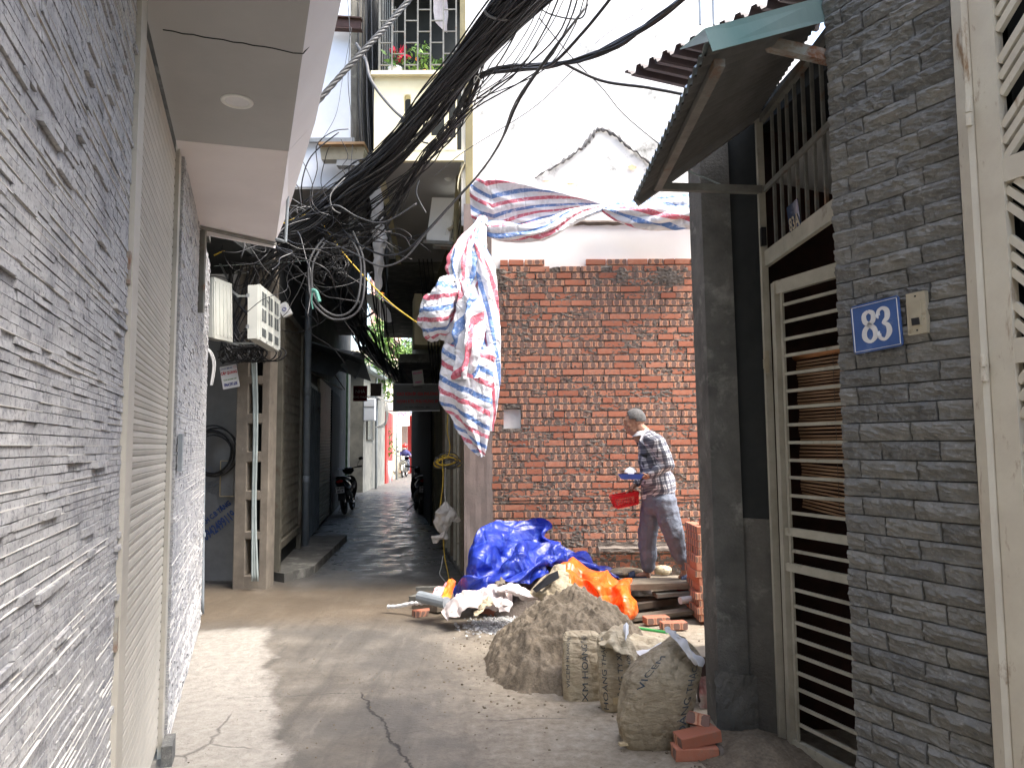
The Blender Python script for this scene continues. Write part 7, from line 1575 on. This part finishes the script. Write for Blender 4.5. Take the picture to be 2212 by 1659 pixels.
# ---------------------------------------------------------------- motorbikes
def moto(lab, loc, rotz, fair, plate="29-X4 8519", cat='motorbike', lean_=0, seatc='blackplastic'):
    """built facing +Y at the origin, then moved"""
    t = thing('motorbike', lab, cat)
    def wheel(y):
        w_ = MB(); R0 = .27
        w_.grid(lambda u, v: V((math.sin(v*6.283)*.042, y+math.cos(u*6.283)*(R0+math.cos(v*6.283)*.035), .30+math.sin(u*6.283)*(R0+math.cos(v*6.283)*.035))), 36, 10, closed=False)
        wo = w_.build('wheel', M['tyre'], t, True)
        h_ = MB(); h_.cyl((-.04, y, .30), (.04, y, .30), .05, 12)
        for k in range(10):
            a = k/10*6.283; h_.tube([(0, y, .30), (.0, y+math.cos(a)*.24, .30+math.sin(a)*.24)], .007, 5)
        h_.tube([V((0, y+math.cos(a/24*6.283)*.235, .30+math.sin(a/24*6.283)*.235)) for a in range(25)], .014, 6)
        ho_ = h_.build('rim', M['chrome'], wo); return wo
    wheel(.62); wheel(-.60)
    m = MB(); m.grid(lambda u, v: V(((u-.5)*.11, .62+math.cos(lerp(.15, 2.6, v))*.335, .30+math.sin(lerp(.15, 2.6, v))*.335-abs(u-.5)*.05)), 6, 16); m.build('front_fender', M[fair], t, True)
    m = MB(); m.grid(lambda u, v: V(((u-.5)*.13, -.60-math.cos(lerp(.1, 2.0, v))*.34, .32+math.sin(lerp(.1, 2.0, v))*.34-abs(u-.5)*.05)), 6, 14); m.build('rear_fender', M['blackplastic'], t, True)
    m = MB(); [m.tube([(s*.07, .62, .30), (s*.065, .48, .72)], .022, 8) for s in (-1, 1)]; m.build('fork', M['chrome'], t, True)
    # shield / headset / tail
    def loft(secs, name, mt):
        m = MB(); q = [[V(p) for p in s] for s in secs]; n = len(q[0])
        m.grid(lambda u, v: crom([crom(s+[s[0]], u) for s in q], v), 24, 16, closed=True); e0 = sum(q[0], V())/n; e1 = sum(q[-1], V())/n
        m.build(name, mt, t, True)
    def ring(y, z, wx, hz, tilt=0): return [(math.cos(a)*wx, y+math.sin(a)*hz*tilt, z+math.sin(a)*hz) for a in [k/10*6.283 for k in range(10)]]
    loft([ring(.52, .78, .02, .02), ring(.50, .74, .15, .10, .2), ring(.44, .58, .19, .17, .3), ring(.34, .40, .15, .14, .3), ring(.22, .36, .03, .03)], 'leg_shield', M[fair])
    loft([ring(.25, .36, .03, .05), ring(.10, .36, .12, .14), ring(-.15, .40, .12, .15), ring(-.3, .45, .05, .06)], 'engine', M['steelbar'])
    loft([ring(.02, .62, .02, .02), ring(-.10, .62, .13, .10), ring(-.40, .66, .15, .11), ring(-.72, .74, .13, .07), ring(-.92, .80, .03, .02)], 'tail_body', M[fair])
    loft([ring(.05, .72, .03, .01), ring(-.05, .77, .13, .045), ring(-.35, .79, .15, .05), ring(-.70, .84, .12, .04), ring(-.82, .86, .03, .01)], 'seat', M[seatc])
    loft([ring(.40, 1.0, .03, .02), ring(.46, .98, .13, .06), ring(.52, .94, .13, .07), ring(.58, .90, .06, .04)], 'headset', M[fair])
    m = MB(); m.sphere((0, .56, .90), .075, 14, sc=(1.1, .6, .75)); m.build('headlight', M['lamp'], t, True)
    m = MB(); m.tube(spl([(-.36, .33, 1.03), (-.2, .40, 1.02), (0, .45, .99), (.2, .40, 1.02), (.36, .33, 1.03)], 16), .013, 8); m.build('handlebar', M['chrome'], t, True)
    for s in (-1, 1):
        m = MB(); m.tube([(s*.36, .33, 1.03), (s*.25, .38, 1.025)], .021, 8); m.build('grip', M['blackplastic'], t)
        m = MB(); m.tube(spl([(s*.24, .38, 1.03), (s*.27, .38, 1.12), (s*.33, .36, 1.19)], 8), .006, 5); m.sphere((s*.35, .35, 1.22), .055, 12, sc=(1.1, .3, .75)); m.build('mirror', M['blackplastic'], t, True)
    m = MB(); m.sphere((0, -.90, .76), .05, 12, sc=(1.7, .6, .8)); m.build('tail_light', M['tail'], t, True)
    m = MB(); m.prism([(-.095, -.95, .50), (.095, -.95, .50), (.095, -.93, .64), (-.095, -.93, .64)], (0, .008, 0)); po_ = m.build('licence_plate', M['signwhite'], t)
    if plate:
        m = MB(); a, b_ = plate.split(' '); put_text(m, a, .06, V((0, -.9365, .605)), (1, 0, 0), (0, .14, 1), bold=.002); put_text(m, b_, .065, V((0, -.9465, .54)), (1, 0, 0), (0, .14, 1), bold=.002); m.build('digits', M['blackplastic'], po_)
    m = MB(); m.tube([(.13, .1, .22), (.15, -.3, .26), (.15, -.75, .36)], [.02, .035, .045], 10); m.build('exhaust', M['chrome'], t, True)
    m = MB(); m.tube([(-.1, -.1, .2), (-.26, -.02, .01)], .012, 6); m.tube([(-.2, .05, .24), (.2, .05, .24)], .012, 6); m.build('stand', M['steelbar'], t)
    t.location = loc; t.rotation_euler = (0, R(lean_), R(rotz)); return t
g1 = G_(733, 1112); moto('dark motorbike with a white plate parked on the left, rear to the camera', (g1.x+.05, g1.y+.75, .0), 4, 'fairblack', "29-X4 8519", lean_=-6)
g1 = G_(897, 1110); moto('black motorbike in deep shade on the right, rear to the camera', (g1.x-.02, g1.y+.6, 0), 12, 'fairblack', "30-K6 1175", lean_=5)
g1 = G_(848, 1034); moto('dark red motorbike standing askew at the bright end, rear to the camera', (g1.x, g1.y+.4, 0), 2, 'fairred', "29-H1 7702", lean_=-9)
g1 = G_(872, 1031); rb_ = moto('pale grey motorbike with a helmeted rider coming toward the camera', (g1.x, g1.y+.3, 0), 180, 'fairgrey', None, lean_=0)
rp = thing('person', 'rider in a red helmet, face mask and dark blue jacket on the pale motorbike', 'person', (g1.x, g1.y+.3, 0))
b = MB(); ox, oy = g1.x, g1.y+.3
def q3(x, y, z): return V((ox+x, oy+y, z))
b.sphere(q3(0, .05, 1.46), .105, 12, sc=(.85, .95, 1.15)); b.cap(q3(0, .08, 1.34), .06, q3(0, .1, 1.25), .07); b.cap(q3(0, .1, 1.22), .15, q3(0, .28, .88), .16)
for s in (-1, 1):
    b.cap(q3(s*.17, .1, 1.2), .065, q3(s*.30, -.06, 1.02), .05); b.cap(q3(s*.30, -.06, 1.02), .045, q3(s*.33, -.30, 1.04), .035); b.sphere(q3(s*.34, -.33, 1.04), .04, 8)
    b.cap(q3(s*.1, .28, .84), .09, q3(s*.2, -.14, .68), .065); b.cap(q3(s*.2, -.14, .68), .06, q3(s*.2, .0, .28), .045); b.cap(q3(s*.2, .02, .26), .04, q3(s*.2, -.14, .24), .032)
remesh(b, 'body', M['skin'], rp, .018, 2)
b = MB(); b.cap(q3(0, .1, 1.2), .18, q3(0, .28, .88), .185)
for s in (-1, 1): b.cap(q3(s*.17, .1, 1.2), .085, q3(s*.30, -.06, 1.02), .07); b.cap(q3(s*.30, -.06, 1.02), .062, q3(s*.33, -.25, 1.04), .05)
remesh(b, 'jacket', M['jacket'], rp, .02, 2)
b = MB()
for s in (-1, 1): b.cap(q3(s*.1, .28, .84), .105, q3(s*.2, -.14, .68), .085); b.cap(q3(s*.2, -.14, .68), .08, q3(s*.2, .0, .32), .06)
remesh(b, 'trousers', M['pants'], rp, .02, 2)
b = MB(); b.sphere(q3(0, .06, 1.52), .145, 20, sc=(.95, 1.05, .9)); b.box(q3(0, -.09, 1.52), (.2, .08, .01)); b.build('helmet', M['helmet'], rp, True)
b = MB(); b.sphere(q3(0, -.035, 1.415), .07, 12, sc=(1, .45, .7)); b.build('face_mask', M['boxgrey'], rp, True)
# ---------------------------------------------------------------- overhead cables
rn = random.Random(77)
CG = 'black cables in the overhead trunk'
def cable(pts, r_, m_, lab, grp=None, n=28, name='overhead_cable', sides=5, cat='cable'):
    pts = spl(pts, n); o = MB().tube(pts, r_, sides).build(name, M[m_], None, True, origin=pts[0]); return tag(o, lab, cat, grp)
spine = [P(1170, -60, 5.2), P(1090, 35, 5.7), P(1000, 140, 6.2), P(925, 235, 6.7), P(850, 325, 7.1), P(770, 400, 7.5), P(690, 470, 7.8), P(620, 520, 8.0), P(560, 548, 8.1)]
wid = [.20, .18, .15, .19, .17, .19, .22, .26, .30]
for k in range(88):
    a0 = rn.uniform(0, 6.28); rr = rn.random()**.5; pts = []
    for i, p in enumerate(spine):
        t = (spine[min(i+1, 8)]-spine[max(i-1, 0)]).normalized(); u = t.cross(V((0, 1, 0))).normalized(); v = t.cross(u)
        a = a0+i*.35+rn.uniform(-.35, .35); w_ = wid[i]*(rr+rn.uniform(-.14, .14)); pts.append(p+u*math.cos(a)*w_*.75+v*math.sin(a)*w_+V((0, 0, -.02*rn.random())))
    if k % 6 == 0: pts = pts[:rn.choice([7, 8])]
    cable(pts, rn.choice([.005, .006, .008, .011]), 'black' if k % 17 else 'greycable', 'black cable in the thick trunk crossing from upper right to the pole', CG, 34)
# strand that peels off below the trunk
for k in range(16):
    j = lambda s=9: rn.uniform(-s, s)
    cable([P(1110+j(), -20, 5.6), P(1062+j(), 80+j(), 6.0), P(1020+j(12), 190+j(), 6.5), P(985+j(14), 270+j(), 6.8), P(930+j(16), 335+j(12), 7.0), P(880+j(10), 400+j(14), 7.3), P(835+j(14), 470+j(10), 7.5), P(760+j(30), 520+j(20), 7.7), P(690+j(20), 545+j(20), 7.8)], rn.choice([.006, .008, .010]), 'black' if k % 5 else 'greycable', 'black cable peeling off below the thick trunk over the balcony', 'cables below the trunk', 30)
# branch to the upper right
for k in range(13):
    j = lambda s=6: rn.uniform(-s, s)
    cable([P(985+j(), 250+j(), 6.4), P(1010+j(), 195+j(), 6.3), P(1045+j(), 160+j(), 6.2), P(1100+j(8), 148+j(9), 6.1), P(1180+j(), 142+j(), 6.0), P(1260+j(), 128+j(), 5.8), P(1340+j(8), 92+j(8), 5.6), P(1420+j(), 40+j(), 5.3), P(1510+j(), -30+j(), 5.0)], rn.choice([.006, .008, .011]), 'black', 'black cable in the thinner branch running to the upper right', 'cables of the right branch', 34)
for k in range(10):
    j = lambda s=10: rn.uniform(-s, s); x0 = 1150+k*13
    cable([P(x0, -25, 5.4), P(x0-35+j(), 60+j(), 5.7), P(x0-95+j(), 150+j(), 6.0), P(1010+j(14), 235+j(14), 6.4), P(955+j(14), 300+j(14), 6.8), P(890+j(14), 370+j(14), 7.1), P(800+j(20), 450+j(20), 7.5), P(690+j(20), 520+j(20), 7.9)], rn.choice([.004, .005, .007]), 'black', 'thin black cable fanning out right of the thick trunk', 'cables fanning right of the trunk', 30)
singles = [
 ([P(1215, 136, 6), P(1300, 175, 6), P(1400, 190, 5.9), P(1492, 208, 5.8), P(1560, 225, 5.7)], .013, 'black', 'thick black cable dipping from the right branch to the awning'),
 ([P(1325, -10, 5.4), P(1260, 70, 5.6), P(1190, 140, 5.9), P(1130, 150, 6)], .013, 'black', 'black cable dropping from the top edge into the right branch'),
 ([P(1270, -10, 5.4), P(1255, 40, 5.5), P(1185, 30, 5.6), P(1150, 0, 5.6)], .006, 'black', 'thin loop of cable under the top edge'),
 ([P(1270, 10, 5.5), P(1180, 130, 5.6), P(1120, 220, 5.9), P(1085, 300, 6.1), P(1040, 370, 6.4), P(985, 430, 6.8), P(930, 490, 7.0), P(880, 540, 7.1), P(830, 552, 7.2), P(770, 525, 7.4), P(740, 495, 7.5)], .010, 'black', 'long brown-black cable sweeping down in front of the air conditioner'),
 ([P(1262, 20, 5.4), P(1170, 140, 5.7), P(1112, 225, 5.9), P(1080, 310, 6.1), P(1030, 382, 6.4), P(978, 440, 6.8), P(920, 505, 7.0), P(872, 560, 7.1), P(820, 575, 7.2), P(760, 545, 7.4), P(700, 520, 7.6)], .009, 'greycable', 'paler twin of the long sweeping cable'),
 ([P(1165, 40, 5.9), P(1240, 130, 6.6), P(1300, 190, 7), P(1350, 250, 7.4), P(1440, 325, 7.7)], .005, 'black', 'thin wire crossing the white wall toward the awning'),
 ([P(1240, 150, 6.6), P(1150, 235, 7), P(1000, 330, 7.5), P(940, 380, 7.8)], .004, 'greycable', 'hair-thin wire crossing the white wall to the left'),
 ([P(1395, 15, 6.5), P(1330, 60, 6.8), P(1285, 95, 7)], .003, 'greycable', 'short hair-thin wire high on the white wall'),
 ([P(770, 95, 8.3), P(790, 130, 8.1), P(800, 170, 7.9), P(830, 215, 7.8), P(870, 255, 7.5), P(905, 268, 7.3)], .017, 'greycable', 'grey cable snaking over the white balcony parapet'),
 ([P(905, 268, 7.2), P(885, 245, 7.1), P(900, 240, 7.1), P(920, 242, 7.0), P(910, 300, 7.1), P(925, 310, 7.1)], .009, 'greycable', 'small grey cable loop against the parapet'),
 ([P(860, 185, 8.1), P(845, 260, 8.1), P(830, 340, 7.9), P(795, 380, 7.7), P(760, 430, 7.6)], .007, 'whitecable', 'pale cable from the balcony corner to the lamp box'),
 ([P(750, -10, 8.4), P(756, 80, 8.4), P(752, 180, 8.4), P(762, 300, 8.4), P(750, 420, 8.2)], .005, 'greycable', 'thin wire hanging down the edge of the white upper floor'),
 ([P(760, 60, 8.4), P(740, 170, 8.4), P(725, 250, 8.4), P(690, 310, 8.4)], .003, 'greycable', 'hair wire hanging before the white upper floor'),
 ([P(462, 552, 7.6), P(520, 524, 7.7), P(600, 488, 7.8), P(672, 462, 7.8), P(700, 480, 7.8)], .008, 'yellowcable', 'yellow cable running up from the stone house corner'),
 ([P(700, 488, 7.8), P(740, 545, 7.9), P(800, 612, 8.0), P(850, 660, 8.1), P(902, 698, 8.2)], .008, 'yellowcable', 'yellow cable sloping down to the striped tarpaulin'),
 ([P(700, 565, 7.9), P(790, 620, 8.1), P(860, 670, 8.2), P(905, 700, 8.2)], .006, 'greycable', 'grey cable sloping beside the yellow one'),
 ([P(700, 515, 7.6), P(670, 560, 7.5), P(668, 620, 7.5), P(680, 660, 7.4), P(720, 690, 7.4), P(765, 680, 7.4), P(785, 640, 7.4), P(785, 560, 7.5), P(762, 500, 7.6)], .011, 'greycable', 'big hanging loop of thick grey cable in front of the dark alley'),
 ([P(706, 520, 7.6), P(678, 565, 7.5), P(675, 622, 7.5), P(690, 660, 7.4), P(725, 682, 7.4), P(758, 672, 7.4), P(776, 635, 7.4), P(778, 560, 7.5), P(752, 505, 7.6)], .011, 'greycable', 'inner twin of the big hanging cable loop'),
 ([P(700, 450, 7.4), P(730, 445, 7.2), P(775, 470, 7.2), P(830, 480, 7.2), P(900, 440, 7.2)], .009, 'twistgrey', 'thick grey cable lying over the cable knot'),
 ([P(745, 385, 7.4), P(715, 420, 7.3), P(718, 450, 7.3), P(735, 462, 7.3)], .008, 'greycable', 'pale curved cable end at the upper cable knot'),
 ([P(905, 390, 7.0), P(900, 420, 7.0), P(920, 460, 7.0)], .008, 'twistgrey', 'stubby grey cable end under the trunk'),
 ([P(462, 575, 7.8), P(560, 570, 8), P(640, 565, 8), P(700, 558, 7.9)], .004, 'palepipe', 'thin pale wire strung level above the meter cabinets'),
 ([P(1043, 150, 6.2), P(1025, 180, 6.2), P(1030, 165, 6.2), P(1060, 200, 6.2)], .004, 'whitecable', 'wire tie at the fork of the trunk'),
]
for pts, r_, m_, lab in singles: cable(pts, r_, m_, lab, None, 36, 'cable', 6)
# clamp ring near the top
mb = MB(); c = P(1095, 20, 5.6); mb.tube([c+V((math.cos(a/24*6.28)*.17, 0, math.sin(a/24*6.28)*.07-.02)) for a in range(25)], .012, 6); tag(mb.build('cable_ring', M['greycable'], None, True, origin=c), 'grey wire ring holding the trunk together near the top edge', 'cable tie')
# heavy twisted cable
base_ = spl([P(660, 250, 5.5), P(735, 165, 5.6), P(800, 95, 5.7), P(850, 40, 5.8), P(905, -25, 5.9)], 70)
tc = thing('twisted_power_cable', 'heavy twisted grey power cable climbing from the canopy edge to the top', 'cable', base_[0])
for s in range(4):
    pts = []
    for i, p in enumerate(base_):
        t = (base_[min(i+1, 70)]-base_[max(i-1, 0)]).normalized(); u = t.cross(V((0, 1, 0))).normalized(); v = t.cross(u); a = i*.6+s*1.571; pts.append(p+(u*math.cos(a)+v*math.sin(a))*.0125)
    MB().tube(pts, .0125, 6).build('strand', M['twistgrey'], tc, True)
# tangle by the pole
for k in range(84):
    c = P(rn.uniform(520, 740), rn.uniform(445, 590), rn.uniform(7.3, 8.3)); pts = [c]; d_ = V((rn.uniform(-1, 1), rn.uniform(-.3, .3), rn.uniform(-.6, .4)))
    for i in range(6):
        d_ = (d_+V((rn.gauss(0, .6), rn.gauss(0, .25), rn.gauss(-.05, .45)))).normalized(); pts.append(pts[-1]+d_*rn.uniform(.10, .28))
    cable(pts, rn.choice([.004, .005, .007]), 'black' if k % 7 else rn.choice(['greycable', 'whitecable']), 'tangled cable in the knot above the meter cabinets', 'tangled cables at the pole', 26)
for k in range(26):    # from trunk end down behind cabinets and around the pole
    x = rn.uniform(500, 640); cable([P(x, rn.uniform(520, 570), 8.1), P(lerp(x, 540, .4)+rn.uniform(-30, 20), 640, 8.15), P(535+rn.uniform(-45, 40), 720, 8.15), P(530+rn.uniform(-60, 50), 765+rn.uniform(-10, 20), 8.1), P(500+rn.uniform(-40, 70), 745+rn.uniform(-20, 20), 8.1)], rn.choice([.006, .009, .012]), 'black', 'black cable hanging between the meter cabinets and the pole', 'cables around the pole', 26)
for k in range(9):
    c = P(505+k*11, 765, 8.0); r0 = rn.uniform(.09, .16); cable([c+V((math.cos(a/12*6.28)*r0, .02*math.sin(a), math.sin(a/12*6.28)*r0*.6)) for a in range(13)], .008, 'black', 'bundled black cable loop under the meter cabinets', 'cable loops under the cabinets', 26)
for k in range(14):
    c = P(rn.uniform(690, 740), rn.uniform(560, 600), 7.9); r0 = rn.uniform(.03, .08); cable([c+V((math.cos(a/12*6.28)*r0, .02*math.sin(a), math.sin(a/12*6.28)*r0)) for a in range(13)], .006, 'black' if k % 5 else 'greycable', 'small coil of spare cable hanging under the knot', 'spare coils', 24)
# second trunk going down the alley
for k in range(46):
    j = lambda s: rn.gauss(0, s)
    cable([P(690+j(14), 520+j(12), 8.2), P(725+j(12), 590+j(14), 9.2), P(757+j(10), 668+j(14), 11), P(790+j(8), 735+j(13), 13), P(830+j(7), 785+j(10), 15.5), P(870+j(6), 822+j(8), 19), P(905+j(8), 845+j(5), 23)], rn.choice([.010, .014, .018]), 'black', 'black cable sagging down the alley over the sign boards', 'cables running down the alley', 26)
for k in range(12):
    j = lambda s: rn.gauss(0, s); x = rn.uniform(790, 830)
    cable([P(x, 360, 9.5), P(x+j(4), 500, 10), P(x+8+j(5), 640, 11), P(x+25+j(8), 760, 12.5), P(x+60+j(9), 835, 14)], .008, 'black', 'slack black wire hanging down the bright gap', 'slack wires in the gap', 22)
for k in range(6):
    x = 772+k*6; cable([P(x, -20, 9.0), P(x+rn.uniform(-4, 4), 120, 9.0), P(x+rn.uniform(-5, 5), 240, 9.0), P(x+10, 370, 9)], .008, 'greycable' if k % 2 else 'black', 'vertical cable in the dark slot left of the balcony', 'vertical cables in the slot', 14)
for k in range(4): cable([P(905+k*9, 560, 10), P(915+k*9, 650, 11), P(925+k*7, 740, 12), P(935+k*4, 830, 13)], .009, 'black', 'black wire hanging down the yellow house wall', 'wires on the yellow house', 14)
mb = MB(); mb.tube(spl([P(672, 628, 7.42), P(683, 630, 7.4), P(690, 652, 7.38)], 8), .02, 6); mb.tube(spl([P(675, 632, 7.4), P(673, 650, 7.4), P(676, 668, 7.4)], 8), .007, 5); tag(mb.build('green_tie', mat("green_tape", (.15, .38, .30), (.1, .3, .25), 9, .6, 0), None, origin=P(675, 630, 7.4)), 'green tape tied round the big hanging cable loop', 'tape')
# broken white plaster / sheet hanging in the gap
gp = drape('torn_white_sheet', [[(797, 395, 9.3), (815, 385, 9.3), (828, 400, 9.3)], [(800, 460, 9.3), (818, 470, 9.25), (832, 480, 9.3)], [(803, 520, 9.3), (822, 510, 9.2), (838, 525, 9.3)], [(808, 560, 9.3), (820, 560, 9.25), (834, 550, 9.3)], [(806, 620, 9.4), (815, 640, 9.4), (826, 620, 9.4)]], 14, 50, M['plaster2'], None, .05, 7, 3)
tag(gp, 'torn white sheet hanging in the bright gap beside the balcony', 'plastic sheet')
